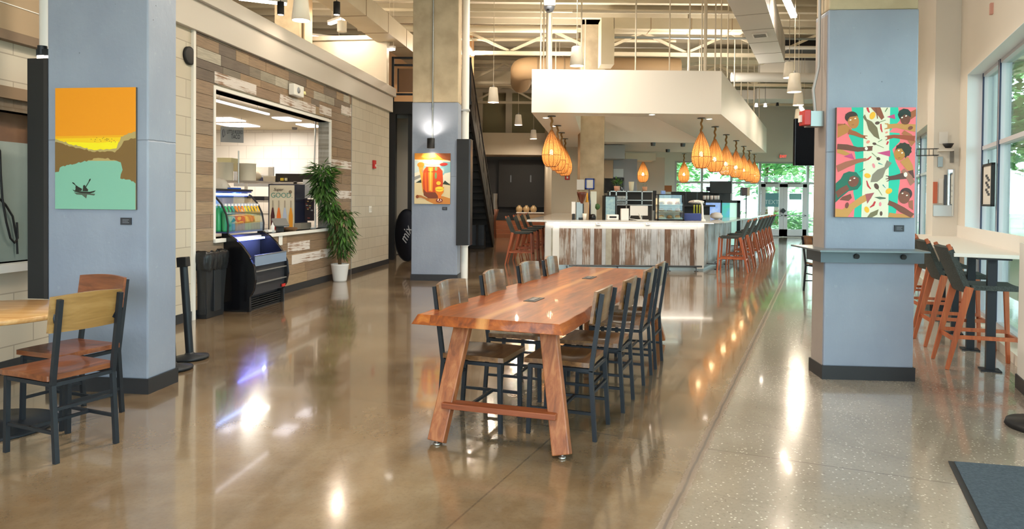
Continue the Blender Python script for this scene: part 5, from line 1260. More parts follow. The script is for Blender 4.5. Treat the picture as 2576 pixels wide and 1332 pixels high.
obj('door_handle', MB().tube((xa+.42, Y+1.5, 1.0), (xa+.42, Y+1.5, 1.25), .012).tube((xa+.42, Y+1.5, 1.22), (xa+.42, Y+1.6, 1.22), .01), M['steel'], t)
struct('wall_recess', MB().box(xa-1.5, Y+1.7, 0, xb+1., Y+1.8, 3.6), mat('dim_plaster', '#a09789', .6))
t = thing('mezzanine_railing', 'black framed railing of the mezzanine with a brown panel', 'railing')
zr0, zr1 = z1_+.05, D(1010, 148, Y).z
g = MB(); xs = (wx(984, Y), wx(1180, Y))
for z in (zr1, zr1-.18, zr0+.12): g.box(xs[0], Y, z, xs[1], Y+.03, z+.05)
for px in (984, 1078, 1178): g.box(wx(px, Y), Y-.01, zr0-.1, wx(px, Y)+.06, Y+.04, zr1+.05)
obj('rail_frame', g, M['black'], t)
g = MB()
for a, b in ((1000, 1072), (1086, 1172)): g.box(wx(a, Y), Y+.01, zr0+.2, wx(b, Y), Y+.025, zr1-.24)
obj('infill_panel', g, mat('brown_mesh_panel', '#7b5b41', .6), t)
g = MB()
for a in (1000, 1072, 1086, 1172):
    g.box(wx(a, Y)-.015, Y, zr0+.2, wx(a, Y)+.015, Y+.04, zr1-.24)
obj('panel_frame', g, M['black'], t)
struct('wall_mezzanine_end', MB().box(wx(900, Y+3), Y+3, z1_, wx(1190, Y+3), Y+3.1, 6.3), mat('amber_plaster', '#c9a077', .6))
# staircase
sb, stp = P(1240, 622), D(1183, 285, 17.9)
sd = Vector((stp.x, stp.y, 0)) - Vector((sb.x, sb.y, 0)); SL = sd.length; sa = atan2(sd.y, sd.x); H = z1_
t = thing('staircase', 'black steel staircase rising behind the middle column', 'staircase', (sb.x, sb.y, 0), sa)
sw = 1.25   # local: +x up the stair, y>0 = away to the ... left
g = MB(); n = 20
for k in range(n): g.box(SL*k/n, -.0, H*(k+1)/n-.04, SL*(k+1)/n+.02, -sw if False else sw, H*(k+1)/n)
sgn = -1 if rz(Vector((0, 1, 0)), sa).x > 0 else 1
g = MB()
for k in range(n):
    y0, y1 = sorted((0, sgn*sw)); g.box(SL*k/n, y0, H*(k+1)/n-.05, SL*(k+1)/n+.02, y1, H*(k+1)/n); g.box(SL*k/n, y0, H*k/n, SL*k/n+.01, y1, H*(k+1)/n)
obj('treads', g, M['blackmatte'], t)
for yy in (0, sgn*sw):
    obj('stringer', MB().bar((-.1, yy, .05), (SL, yy, H-.05), .06, .30), M['blackmatte'], t)
    g = MB(); g.bar((-.1, yy, 1.05), (SL, yy, H+1.0), .05, .05).bar((-.1, yy, .55), (SL, yy, H+.5), .03, .03)
    for k in range(7): u = k/6; g.bar((SL*u, yy, H*u), (SL*u, yy, H*u+1.02), .04)
    obj('handrail', g, M['blackmatte'], t)
    obj('mesh_panel', MB().add([(0, yy, .25), (SL, yy, H+.22), (SL, yy, H+.93), (0, yy, .98)], [(0, 1, 2, 3)]).add([(0, yy+.01, .25), (SL, yy+.01, H+.22), (SL, yy+.01, H+.93), (0, yy+.01, .98)], [(3, 2, 1, 0)]), mat('dark_mesh_panel', '#3a302b', .5), t)
# black cabinets under the stairs
q0 = P(1184, 622); Yc = q0.y*.965
t = thing('under_stair_cabinet', 'black panelled cabinet standing under the staircase', 'cabinet')
xa, xb = wx(1182, Yc), wx(1222, Yc)
obj('cabinet_body', MB().box(xa, Yc, 0, xb, Yc+.5, 1.3), M['blackmatte'], t, bevel=.01)
for k in range(2): w_ = (xb-xa)/2; obj('door_panel', MB().box(xa+w_*k+.03, Yc-.015, .1, xa+w_*(k+1)-.03, Yc, 1.2), M['blackgloss'], t, bevel=.01)
q = D(1243, 500, 28); one('desk_lamp', MB().lathe([(.14, 0), (.12, .3), (.14, .62)], 16), mat('silver_ribbed', '#8d8a86', .3, .8, bump=1, bscale=40), 'silver cylinder standing on the copper stand near the stairs', 'vase', loc=(q.x, 28, 1.15))
one('copper_stand', MB().lathe([(.10, 0), (.07, .7), (.2, 1.15), (0, 1.15)], 16, cap=False), mat('copper', '#5c3626', .4, .4), 'copper coloured stand in front of the dark end wall', 'stand', loc=(q.x, 28, 0))
# oval pop-up flag
q = D(1020, 655, 17.2); 
t = thing('oval_banner', 'black oval pop up banner with white mix lettering', 'banner', (D(1024, 590, 17.2).x, 17.2, 0), R(-30))
hh = D(1020, 528, 17.2).z; g = MB(); g.lathe([(0, -.006), (1, -.006), (1, .006), (0, .006)], 40, cap=False)
g.xf(Matrix.Translation((0, 0, hh/2+.01)) @ Matrix.Diagonal((.38, 1, hh/2, 1)) @ Matrix.Rotation(pi/2, 4, 'X')); obj('banner_cloth', g, flat('#1d2230'), t)
g = MB(); g.path([(.385*cos(a), 0, hh/2+.01+(hh/2)*sin(a)) for a in [2*pi*i/40 for i in range(41)]], .012, 6); obj('hoop', g, M['blackmatte'], t)
text('lettering', 'mix', .34, flat('#c9ccd4'), t, (-.02, -.012, hh*.52), (pi/2, R(-62), 0), .002, .8, shear=.3)

# ------------------------------------------------------------------ wall devices
def onwall(px, py): return onA(px, py)
a = onwall(735, 229)
t = thing('exit_light_box', 'white emergency light box on the plank wall above the window', 'light', A3(a[0], -.03, a[1]), RA)
obj('box_body', MB().box(-.20, -.10, -.09, .16, 0, .09), M['white'], t, bevel=.012); obj('lamp_lens', MB().lathe([(0, .012), (.045, .012), (.05, 0)], 16, cap=False).xf(Matrix.Translation((-.05, -.10, 0)) @ Matrix.Rotation(pi/2, 4, 'X')), mat('grey_lens', '#8f9196', .3), t)
obj('side_lamp', MB().lathe([(0, .03), (.05, .02), (.06, -.03), (0, -.03)], 14, (.19, -.06, 0), cap=False), mat('warm_lens', '#f0e6a8', .3), t)
a = onwall(939, 414); t = thing('fire_alarm', 'small red fire alarm on the tan block wall', 'alarm', A3(a[0], 0, a[1]), RA); obj('alarm_body', MB().box(-.06, -.05, -.09, .06, 0, .09), M['red'], t, bevel=.006); obj('strobe_lens', MB().box(-.02, -.06, -.05, .02, -.05, 0), M['white'], t)
a = onwall(931, 527); t = thing('wall_switch', 'white double switch plate on the tan block wall', 'switch', A3(a[0], 0, a[1]), RA); obj('plate', MB().box(-.09, -.01, -.07, .09, 0, .07), M['white'], t, bevel=.004)
for x in (-.04, .04): obj('toggle', MB().box(x-.015, -.016, -.03, x+.015, -.01, .03), flat('#d9d4cb'), t)
q = D(1428, 446, 22.0); 
q = D(474, 143, 8.6); a = onwall(480, 143)
one('wall_speaker', MB().lathe([(0, 0), (.11, 0), (.11, .03), (.09, .034), (0, .034)], 28, cap=False).xf(Matrix.Rotation(pi/2, 4, 'X')), M['blackmatte'], 'round black wall speaker half hidden by the white corner strip', 'speaker', loc=A3(xw0-.115, 0, a[1]), rot=RA)

# ------------------------------------------------------------------ trash can, refrigerated case, plant
c = Vector((-3.72, 8.86, 0)); 
t = thing('trash_can', 'tall black trash can with a bin liner against the plank wall', 'bin', (-3.855, 8.98, 0), RA)
g = MB(); 
def fr(wx_, wy_, z): return [(-wx_, -wy_, z), (wx_, -wy_, z), (wx_, wy_, z), (-wx_, wy_, z)]
vs = fr(.19, .115, 0) + fr(.235, .15, .74); g.add(vs, [(0, 3, 2, 1), (0, 1, 5, 4), (1, 2, 6, 5), (2, 3, 7, 6), (3, 0, 4, 7)])
g.box(-.08, -.155, .08, .08, -.12, .60).box(-.21, -.11, .05, -.2, .09, .62)
obj('can_body', g, mat('black_plastic', '#222326', .35), t, bevel=.012)
g = MB(); n = 48; r2_ = random.Random(8); rings = []
for zz, k in ((.60, 1.0), (.68, 1.07), (.76, 1.09), (.82, 1.07), (.84, .98), (.80, .90), (.6, .80)):
    for i in range(n):
        a = 2*pi*i/n; cxx, cyy = cos(a), sin(a); m_ = max(abs(cxx)/.245, abs(cyy)/.16)
        rings.append((cxx/m_*k + r2_.uniform(-.006, .006), cyy/m_*k + r2_.uniform(-.006, .006), zz + r2_.uniform(-.012, .012)))
g.add(rings, [(j*n+i, j*n+(i+1) % n, (j+1)*n+(i+1) % n, (j+1)*n+i) for j in range(6) for i in range(n)], sm=True); obj('bin_liner', g, M['bag'], t)

# curved open-front drinks case; local x along the wall, y into the wall (room side is negative)
a0 = Vector((-3.415, 9.33, 0)); LC = 1.02
t = thing('refrigerated_case', 'black curved refrigerated drinks case with blue light set into the window', 'cooler', A3(0, 0, 0), RA)
xc = (a0 - OA).dot(dA); yb = (a0 - OA).dot(-nA)          # base front, room side
t.location = A3(xc, 0, 0)
def prof_low(): return [(0.0, .0), (yb+.03, .0), (yb+.03, .20), (yb-.02, .28), (yb-.05, .42), (yb-.03, .60), (yb+.04, .74), (yb+.14, .87), (yb+.24, .96), (yb+.34, 1.02), (.0, 1.03)]
pl = prof_low()
def side(x, th, prof, m, name):
    g = MB(); k = len(prof); vs = [(x, y, z) for y, z in prof] + [(x+th, y, z) for y, z in prof]
    g.add(vs, [tuple(range(k)), tuple(range(k, 2*k))[::-1]] + [(i, (i+1) % k, k+(i+1) % k, k+i) for i in range(k)]); return obj(name, g, m, t, bevel=.004)
side(0, .05, pl, M['blackgloss'], 'end_panel'); side(LC-.05, .05, pl, M['blackgloss'], 'end_panel')
g = MB(); g.box(.05, yb+.10, .16, LC-.05, -.005, .22).box(.05, yb+.0, .22, LC-.05, yb+.04, .60).box(.05, -.04, .2, LC-.05, -.005, 1.0).box(.05, yb+.04, .50, LC-.05, -.01, .54)
obj('case_body', g, mat('case_dark_grey', '#2c2c31', .3), t)
g = MB()
for z in (.36, .52): g.box(.05, yb-.035, z, LC-.05, yb-.0, z+.012)
obj('trim_strips', g, M['grey'], t)
g = MB(); 
for k in range(5): g.box(.05, yb+.05, .03+.03*k, LC-.05, yb+.06, .045+.03*k)
g.box(.0, yb+.06, 0, LC, -.01, .02).box(LC-.06, yb+.03, 0, LC-.01, yb+.1, .2)
obj('base_grille', g, M['blackmatte'], t)
g = MB(); g.box(.05, yb-.03, .60, LC-.05, yb-.02, .73); obj('front_glass', g, mat('blue_grey_panel', '#8090a8', .15), t)
obj('glass_rail', MB().box(.05, yb-.035, .73, LC-.05, yb-.01, .745), M['steel'], t)
obj('deck_shelf', MB().box(.05, yb+.06, .56, LC-.05, -.01, .58), mat('black_shelf', '#15151a', .3), t)
obj('light_strip', MB().box(.06, yb+.20, .93, LC-.25, yb+.235, .955), M['ledblue'], t)
area('case_light_low', A3(xc+LC/2, yb+.26, .95), (0, 0, RA), LC*.8, .03, 12, (.25, .35, 1.))
# upper glazed part
pu = [(yb+.34, 1.03), (yb+.335, 1.14), (yb+.36, 1.28), (yb+.43, 1.42), (yb+.53, 1.53), (yb+.64, 1.585), (.42, 1.60), (.42, 1.03)]
for x in (.0, LC-.03): obj('arched_frame', MB().path([(x+.015, y, z) for y, z in pu[:7]], .014, 6), M['blackmatte'], t)
g = MB()
def cg(u, v): 
    k = u*6; i = min(int(k), 5); f_ = k-i; y = pu[i][0]*(1-f_)+pu[i+1][0]*f_; z = pu[i][1]*(1-f_)+pu[i+1][1]*f_; return (.02+(LC-.04)*v, y, z)
g.sheet(cg, 24, 1, (0, .004, -.002)); obj('curved_glass', g, M['caseglass'], t)
obj('top_panel', MB().box(0, .10, 1.60, LC, .44, 1.625), M['blackmatte'], t); obj('back_panel', MB().box(0, .40, 1.03, LC, .42, 1.6), mat('case_back', '#9ab0c8', .3), t)
obj('case_floor', MB().box(0.02, yb+.35, 1.03, LC-.02, .42, 1.05), mat('case_floor_blue', '#44507a', .3), t)
obj('light_strip', MB().box(.03, yb+.56, 1.545, LC-.03, yb+.62, 1.565), mat('lit_cool_led', '#ffffff', .4, emit='#a8c8ff', es=12), t)
obj('top_lip', MB().box(0, yb+.58, 1.58, LC, .12, 1.60), mat('blue_lip', '#2a3f9a', .3), t)
area('case_light_top', A3(xc+LC/2, yb+.60, 1.55), (0, 0, RA), LC*.9, .04, 16, (.65, .82, 1.))
obj('red_badge', MB().box(LC-.16, yb-.024, .235, LC-.06, yb-.010, .275), M['red'], t)
# bottles in the case
GBt = 'drink bottles packed in the curved case'
bt = [('#3fae72', 'green'), ('#2f9a8a', 'teal'), ('#e8862a', 'orange'), ('#e2c52c', 'yellow'), ('#f0b429', 'amber')]
pro = {}
for i in range(11):
    for j in range(3):
        c_, nm = bt[0 if i < 2 else 1 if i == 2 else 2 if i < 6 else 3 if i < 8 else 4]
        if i == 5: c_, nm = '#e2572a', 'orange'
        x, y = .075 + i*.088, yb+.41 + j*.095
        if nm not in pro:
            b_ = thing('drink_bottle', nm + ' drink bottles standing in the curved case', 'bottle'); pro[nm] = b_
            obj('bottle_body', MB().lathe([(0, 0), (.036, 0), (.038, .02), (.038, .19), (.030, .235), (.014, .27), (.013, .29)], 12, cap=False), mat('juice_'+nm, c_, .2, emit=c_, es=.0), b_)
            obj('cap', MB().lathe([(.017, .285), (.017, .31), (0, .31)], 10, cap=False), M['white'], b_)
            b_.location = A3(xc+x, y, 1.05); b_.rotation_euler = (0, 0, RA); b_.scale = (1.05, 1.05, 1.2); b_['group'] = nm + ' ' + GBt; pro[nm+'m'] = childmap(b_)
        else: dup(pro[nm], A3(xc+x, y, 1.05), RA, children=pro[nm+'m'])
# plant
q = P(855, 708); 
t = thing('potted_ficus', 'tall ficus in a white pot against the plank wall', 'plant', (q.x, q.y, 0))
obj('pot', MB().lathe([(0, .0), (.115, 0), (.125, .03), (.16, .29), (.165, .30), (.165, .32), (.15, .32), (.145, .28), (0, .28)], 32, cap=False), mat('white_glazed_pot', '#e9e6e4', .25), t)
obj('soil', MB().lathe([(0, .285), (.148, .285)], 24, cap=False), mat('soil', '#4a382a', .9), t)
r3 = random.Random(11); g = MB()
for k, (dx, dy) in enumerate(((-.03, 0), (.02, .02), (.0, -.03))): g.path([(dx*.6, dy*.6, .28), (dx*1.2, dy-.02, .6), (-.04-dx, dy-.14, 1.05), (-.11-dx, dy-.46, 1.42), (-.10+dx, dy*2-.85, 1.9)], [.014, .013, .012, .009, .004], 7)
obj('trunk', g, M['bark'], t)
def leaves(g, n, cen, rad, droop, L0=.13, seed=1, m=0, W0=.024):
    r = random.Random(seed)
    for _ in range(n):
        th, ph = r.uniform(0, 2*pi), math.acos(r.uniform(-1, 1)); k = r.random()**.45
        p = Vector((cen[0]+rad[0]*k*sin(ph)*cos(th), cen[1]+rad[1]*k*sin(ph)*sin(th), cen[2]+rad[2]*k*cos(ph)))
        d = Vector((cos(th)*.8+r.uniform(-.4, .4), sin(th)*.8+r.uniform(-.4, .4), droop+r.uniform(-.35, .35))).normalized(); L1 = L0*r.uniform(.7, 1.25)
        s = d.cross(Vector((r.uniform(-.4, .4), r.uniform(-.4, .4), 1))).normalized()*W0*L1/L0; m1 = p+d*L1*.45; dn = Vector((0, 0, -.01))
        g.add([p, m1+s, p+d*L1+dn*2, m1-s, m1+dn], [(0, 1, 4), (1, 2, 4), (2, 3, 4), (3, 0, 4)], m if r.random() < .7 else 1-m)
g = MB(); leaves(g, 620, (.03, .0, .88), (.25, .30, .46), -.8, .13, 1, 0, .018); leaves(g, 260, (-.10, -.35, 1.35), (.13, .2, .25), -.7, .13, 2, 0, .02); leaves(g, 320, (-.11, -.75, 1.72), (.17, .25, .24), -.6, .16, 3, 0, .024); leaves(g, 160, (-.10, -.85, 1.98), (.2, .2, .14), -.1, .22, 4, 1, .022); leaves(g, 110, (.0, 0, 1.25), (.28, .26, .08), -.2, .14, 6, 1, .02)
obj('foliage', g, [M['leafdark'], M['leaf']], t)

# ------------------------------------------------------------------ stall contents
def A(px, y, py): # point at stall depth y behind wall plane
    o = OA - nA*y; a = on(o, dA, nA, px, py); return a[0], a[1]
def Abox(name, label, cat, px0, px1, py0, py1, y, dep, m, bevel=.004, kind=None, grp=None, more=None):
    a, b = A(px0, y, py0), A(px1, y, py1)
    return one(name, MB().box(0, 0, 0, b[0]-a[0], dep, a[1]-b[1]), m, label, cat, loc=A3(a[0], y, b[1]), rot=RA, group=grp, bevel=bevel)
struct('worktop_stall', MB().box(x0+.0, T, .90, SX1-.6, .75, .955), M['steel'], loc=OA, rot=RA)
# objects facing the camera: use world-facing boxes at given depth Y
def Wbox(name, label, cat, px0, px1, py0, py1, Y, dep, m, bevel=.003, rot=0., grp=None):
    a, b = D(px0, py0, Y), D(px1, py1, Y)
    return one(name, MB().box(0, 0, 0, b.x-a.x, dep, a.z-b.z), m, label, cat, loc=(a.x, Y, b.z), rot=rot, group=grp, bevel=bevel)
a, b = D(678, 466, 12.3), D(743, 574, 12.3)
t = thing('drink_cooler', 'countertop cooler with a poster of four bottles in the stall', 'cooler', (a.x, 12.3, .955), R(-8))
w_, h_ = b.x-a.x, a.z-.955
obj('cabinet', MB().box(-.03, .02, 0, w_+.02, .5, h_+.02), mat('dark_navy', '#22253a', .3), t); obj('poster', MB().box(0, 0, .0, w_, .02, h_), flat('#d9cdb6'), t)
text('poster_lettering', 'Super', .075, flat('#3a2c24'), t, (w_*.36, -.004, h_*.90), (pi/2, 0, 0), .001, shear=.3); text('poster_lettering', 'GOOD.', .12, flat('#6b9a8c'), t, (w_*.5, -.004, h_*.77), (pi/2, 0, 0), .002, 1.)
g = MB(); cols_ = ['#4a1a20', '#e8742a', '#b9c2d8', '#e89a2a']
for k in range(4):
    cx_ = w_*(.14+.245*k); b0 = h_*.06; 
    g.add([(cx_-.035, -.006, b0), (cx_+.035, -.006, b0), (cx_+.037, -.006, b0+h_*.26), (cx_+.012, -.006, b0+h_*.44), (cx_-.012, -.006, b0+h_*.44), (cx_-.037, -.006, b0+h_*.26)], [(0, 1, 2, 3, 4, 5)], k)
    g.add([(cx_-.011, -.006, b0+h_*.44), (cx_+.011, -.006, b0+h_*.44), (cx_+.010, -.006, b0+h_*.60), (cx_-.010, -.006, b0+h_*.60)], [(0, 1, 2, 3)], 4)
obj('poster_bottles', g, [flat(c_) for c_ in cols_] + [flat('#a89a88')], t)
g = MB(); g.lathe([(0, 0), (.03, 0), (.03, .004), (0, .004)], 12).xf(Matrix.Translation((w_*.85, -.002, h_*.85)) @ Matrix.Rotation(pi/2, 4, 'X')); obj('poster_doodle', g, flat('#8a7a68'), t)
# hanging sign
a, b = D(560, 316, 13.6), D(608, 362, 13.6)
t = thing('hanging_sign', 'white hanging sign with dark LITTLE RODEO TACO lettering', 'sign', ((a.x+b.x)/2, 13.6, (a.z+b.z)/2), R(24))
w_, h_ = (b.x-a.x)/2*1.12, (a.z-b.z)/2*.86
obj('sign_board', MB().box(-w_, 0, -h_, w_, .02, h_), mat('sign_grey', '#a9abb0', .6), t)
text('lettering', 'LITTLE RODEO', .105, flat('#2b2832'), t, (w_*.24, -.004, h_*.34), (pi/2, 0, 0), .002, .40); text('lettering', 'TACO', .115, flat('#2b2832'), t, (w_*.30, -.004, -h_*.28), (pi/2, 0, 0), .002, .5)
g = MB(); g.path([(-w_*.84, -.006, h_*.1), (-w_*.80, -.006, h_*.55), (-w_*.7, -.006, h_*.6)], .008, 5).path([(-w_*.84, -.006, h_*.1), (-w_*.78, -.006, -h_*.4), (-w_*.62, -.006, -h_*.1), (-w_*.66, -.006, h_*.5)], .007, 5); obj('logo_mark', g, flat('#7a7a86'), t)
obj('hanger', MB().tube((-w_*.8, .01, h_), (-w_*.8, .01, 3.05-(a.z+b.z)/2), .004, n=5).tube((w_*.8, .01, h_), (w_*.8, .01, 3.05-(a.z+b.z)/2), .004, n=5), M['alum'], t)
# stall ceiling panels
for px, py, s_, lab in ((560, 300, 1., 'lit ceiling panel at the left of the stall'), (600, 314, 1., 'large lit ceiling panel above the hanging sign'), (722, 299, .5, 'small lit ceiling panel near the stall window head'), (778, 315, .5, 'smallest lit ceiling panel at the far end of the stall')):
    q = P(px, py, SZ); one('ceiling_panel', MB().box(-.33*s_, -.3, -.02, .33*s_, .3, 0), M['tubecool'], lab, 'light', loc=(q.x, q.y, SZ), rot=-TA)
for s_, y_ in ((.6, 3.5), (5.3, 2.4)): q = A3(x0+s_, y_, SZ-.05); area('stall_light', q, (0, 0, RA), 1.2, .6, 75, (1, .93, .82))
q0, q1 = P(570, 262, 2.95), P(650, 282, 2.95)
t = thing('track_lamp', 'thin hanging tube lamp just inside the stall window head', 'lamp', D(610, 273, 11.5), RA)
obj('tube', MB().box(-.9, -.02, 0, .9, .02, .03), M['tubecool'], t); obj('hanger', MB().tube((-.7, 0, .03), (-.7, 0, .2), .004, n=5).tube((.5, 0, .03), (.5, 0, .2), .004, n=5), M['alum'], t)
# steel shelving rack behind
Y = 14.2
t = thing('steel_rack', 'stainless shelving rack in the stall behind the drinks case', 'shelf')
xa, xb = wx(615, Y), wx(745, Y); 
for k, z in enumerate((.9, 1.2, 1.45, D(650, 458, Y).z)): obj('shelf_board', MB().box(xa, Y, z-.03, xb, Y+.5, z), M['steel'], t)
for x in (xa, xb-.05, (xa+xb)/2): obj('upright', MB().box(x, Y, 0, x+.05, Y+.05, D(650, 456, Y).z), M['steel'], t)
zr = D(650, 458, Y).z
Wbox('storage_tray', 'row of dark trays on the steel rack shelf', 'tray', 620, 665, 494, 505, Y+.1, .3, mat('dark_tray', '#2c2f3c', .4))
Wbox('black_crate', 'long black plastic crate on top of the steel rack', 'crate', 693, 790, 437, 458, Y+.05, .35, mat('crate_black', '#2b2420', .5))
for k in range(2): Wbox('yellow_carton', ('yellow carton beside the black crate slots', 'pale carton beside the yellow carton on the rack')[k], 'carton', (705, 716)[k], (713, 722)[k], 448, 455, Y+.0, .04, flat(('#e8c83a', '#d9d4b0')[k]))
Wbox('cardboard_box', 'small white printed box on the rack left of the crate', 'box', 662, 692, 443, 461, Y+.02, .25, flat('#d8cbb2')); Wbox('cardboard_box', 'blue sided small box left of the white printed box', 'box', 646, 661, 446, 460, Y+.03, .25, flat('#6b6a8a'))
Wbox('white_carton', 'big bright white carton against the stall back wall', 'carton', 640, 675, 420, 442, Y+.3, .3, flat('#f6f0e2')); Wbox('wall_panel', 'grey steel splash panel behind the rack', 'panel', 588, 688, 419, 470, 15.3, .04, M['grey'])
def blob(name, label, cat, px, py, Y, rx, rz_, m, seed=1, z=None):
    q = D(px, py, Y); g = MB(); r = random.Random(seed); n = 12; pr = []
    rows = 8; vs = []
    for i in range(rows+1):
        ph = pi*i/rows
        for j in range(n): k = 1+r.uniform(-.14, .14); vs.append((rx*sin(ph)*cos(2*pi*j/n)*k, rx*.8*sin(ph)*sin(2*pi*j/n)*k, rz_*cos(ph)*(1+r.uniform(-.06, .06)) + rz_))
    g.add(vs, [(i*n+j, (i+1)*n+j, (i+1)*n+(j+1) % n, i*n+(j+1) % n) for i in range(rows) for j in range(n)], sm=True); return one(name, g, m, label, cat, loc=q)
blob('plastic_bag', 'crumpled cream plastic bag on top of the steel rack', 'bag', 628, 461, Y, .22, .14, mat('bag_cream', '#ead9bd', .35, bump=1, bscale=12), 3)
blob('plastic_bag', 'pale bag standing left on the case with a folded top', 'bag', 553, 492, 11.6, .16, .14, mat('bag_grey', '#c7c0b4', .35, bump=1, bscale=12), 4)
q = D(560, 452, 12.2); 
for k in range(2): one('steel_pot', MB().lathe([(0, 0), (.15, 0), (.155, .02), (.155, .30), (.165, .31), (0, .31)], 24, cap=False), mat('plastic_tub', '#d7ccb8', .3), ('stacked white tub left of the steel rack', 'second white tub behind the first one')[k], 'tub', loc=(q.x + .02 + k*.28, 12.2+k*.3, q.z-.02))
one('shelf_plank', MB().box(-.3, -.2, -.03, .7, .5, 0), M['steel'], 'steel shelf carrying the white tubs', 'shelf', loc=(q.x, 12.2, q.z-.02))
Wbox('container_stack', 'pale stack of food containers above the tubs', 'container', 546, 582, 397, 430, 12.5, .3, flat('#dccf9e'))
t = thing('blue_box', 'blue carton with white oval label on top of the drinks case', 'carton', (D(572, 490, 10.1).x, 10.1, D(572, 490, 10.1).z), RA+R(-70))
obj('carton_body', MB().box(0, 0, 0, .17, .10, .10), flat('#2456b8'), t, bevel=.003); obj('oval_label', MB().lathe([(0, .001), (1, .001), (1, 0), (0, 0)], 20, cap=False).xf(Matrix.Translation((.085, 0, .05)) @ Matrix.Diagonal((.055, 1, .025, 1)) @ Matrix.Rotation(pi/2, 4, 'X')), flat('#c8d4e8'), t)
one('steel_pole', MB().tube((0, 0, 0), (0, 0, .55), .012), M['steel'], 'thin steel pole standing behind the blue carton', 'pole', loc=D(600, 462, 12.0)); 
one('squeeze_bottle', MB().lathe([(0, 0), (.028, 0), (.030, .10), (.012, .13), (.006, .16)], 14), flat('#e8e4de'), 'white squeeze bottle on the stall window sill', 'bottle', loc=A3(*[onA(695, 585)[0], .06, zs]))
t = thing('card_terminal', 'grey tilted card terminal on the stall window sill', 'terminal', A3(onA(722, 575)[0], .12, zs), RA+R(-40))
obj('stand', MB().box(-.05, -.04, 0, .05, .04, .10), M['blackmatte'], t); obj('screen_body', MB().cbox((0, -.02, .15), (.24, .03, .17), rot=Matrix.Rotation(R(-50), 3, 'X')), M['grey'], t, bevel=.005)
Abox('red_box', 'small red box behind the squeeze bottle on the sill', 'box', 697, 708, 550, 578, .20, .08, M['red'])
one('pastry_tray', MB().lathe([(0, 0), (.10, 0), (.14, .04), (.12, .06), (0, .05)], 16, cap=False), mat('woven_brown', '#6b4c30', .8, bump=1, bscale=50), 'brown woven tray near the right end of the stall sill', 'tray', loc=A3(onA(742, 578)[0], .10, zs))
Abox('napkin_box', 'grey napkin box in the right corner of the stall sill', 'box', 757, 783, 562, 578, .16, .12, mat('napkin_grey', '#8a7f72', .5))
g = MB(); a = onA(690, 590)
for k, px in enumerate((676, 690, 714)): Abox('sill_notice', ('small paper tucked at the left of the sill', 'white paper stack on the sill by the squeeze bottle', 'white price strip under the sill beside the case')[k], 'paper', (676, 684, 702)[k], (688, 694, 711)[k], (579, 583, 590)[k], (584, 587, 617)[k], (.05, .10, -.04)[k], (.1, .08, .01)[k], M['paper'])
# menu board at the right jamb
Y = 12.62
a, b = D(762, 452, Y), D(796, 496, Y)
one('paper_menu', MB().box(0, 0, 0, b.x-a.x, .005, a.z-b.z), M['paper'], 'white paper menu taped above the framed picture board', 'menu', loc=(a.x, Y, b.z), rot=R(-6))
a, b = D(762, 496, Y), D(795, 576, Y); w_, h_ = b.x-a.x, a.z-zs
t = thing('menu_board', 'white framed board with a dark picture at the right window jamb', 'board', (a.x, Y, zs), R(-6))
obj('frame', MB().box(0, 0, 0, .02, .02, h_).box(w_-.02, 0, 0, w_, .02, h_).box(0, 0, h_-.02, w_, .02, h_).box(0, 0, 0, w_, .02, .02), M['white'], t); obj('picture', MB().box(.03, .0, h_*.25, w_-.03, .01, h_*.93), flat('#3a2c30'), t)
g = MB(); rq = random.Random(3)
for k in range(9): u, v = rq.uniform(.05, w_-.07), rq.uniform(h_*.3, h_*.85); g.box(u, -.003, v, u+rq.uniform(.02, .05), 0, v+.02, k % 3)
obj('picture_food', g, [flat('#d9b06a'), flat('#b9b0a8'), flat('#a04a3a')], t)
one('smoke_detector', MB().lathe([(0, -.05), (.05, -.045), (.06, 0)], 16, cap=False), M['grey'], 'small dark dome on the stall ceiling', 'detector', loc=(lambda q_: (q_.x, q_.y, SZ))(P(741, 321, SZ)))
one('broom_pole', MB().tube((0, 0, 0), (.03, 0, 1.35), .014), M['steel'], 'upright steel pole behind the ficus top', 'pole', loc=D(790, 452, 13.2))

# ------------------------------------------------------------------ things on and behind the bar
yF = 15.9
def Bwbox(name, label, cat, px0, px1, py0, z0, Y, dep, m, bevel=.004, rot=0.): 
    a, b = D(px0, py0, Y), D(px1, py0, Y); return one(name, MB().box(0, 0, 0, b.x-a.x, dep, a.z-z0), m, label, cat, loc=(a.x, Y, z0), rot=rot, bevel=bevel)
zc = BH + .0006
t = thing('receipt_printer', 'white receipt printer on the bar left of the white box', 'printer', (D(1526, 540, yF).x, yF-.1, zc)); w_ = D(1555, 540, yF).x - D(1526, 540, yF).x
obj('printer_body', MB().box(0, 0, .0, w_, .2, .12), M['white'], t, bevel=.015); obj('paper_slot', MB().box(.05, -.003, .045, w_-.05, 0, .085), M['blackmatte'], t)
Bwbox('white_box', 'plain upright white box on the bar beside the monitor', 'box', 1563, 1582, 525, zc, yF-.1, .12, M['white'])
t = thing('computer_monitor', 'silver computer monitor seen from behind on the bar', 'monitor', ((D(1585, 540, yF).x+D(1630, 540, yF).x)/2, yF, zc)); w_ = (D(1630, 540, yF).x-D(1585, 540, yF).x)/2
obj('monitor_back', MB().box(-w_, 0, .10, w_, .03, .32), mat('silver_white', '#dcd6cf', .35), t, bevel=.008); obj('foot', MB().bar((0, -.0, .14), (.04, -.08, .01), .08, .012, up=(1, 0, 0)).box(-.04, -.12, 0, .12, .08, .01), mat('silver_white', '#dcd6cf', .35), t)
g = MB(); g.path([(-.2, -.02, .1), (-.22, -.05, .03), (-.05, -.1, .01), (.2, -.08, .008)], .008, 6); obj('cable', g, M['white'], t)
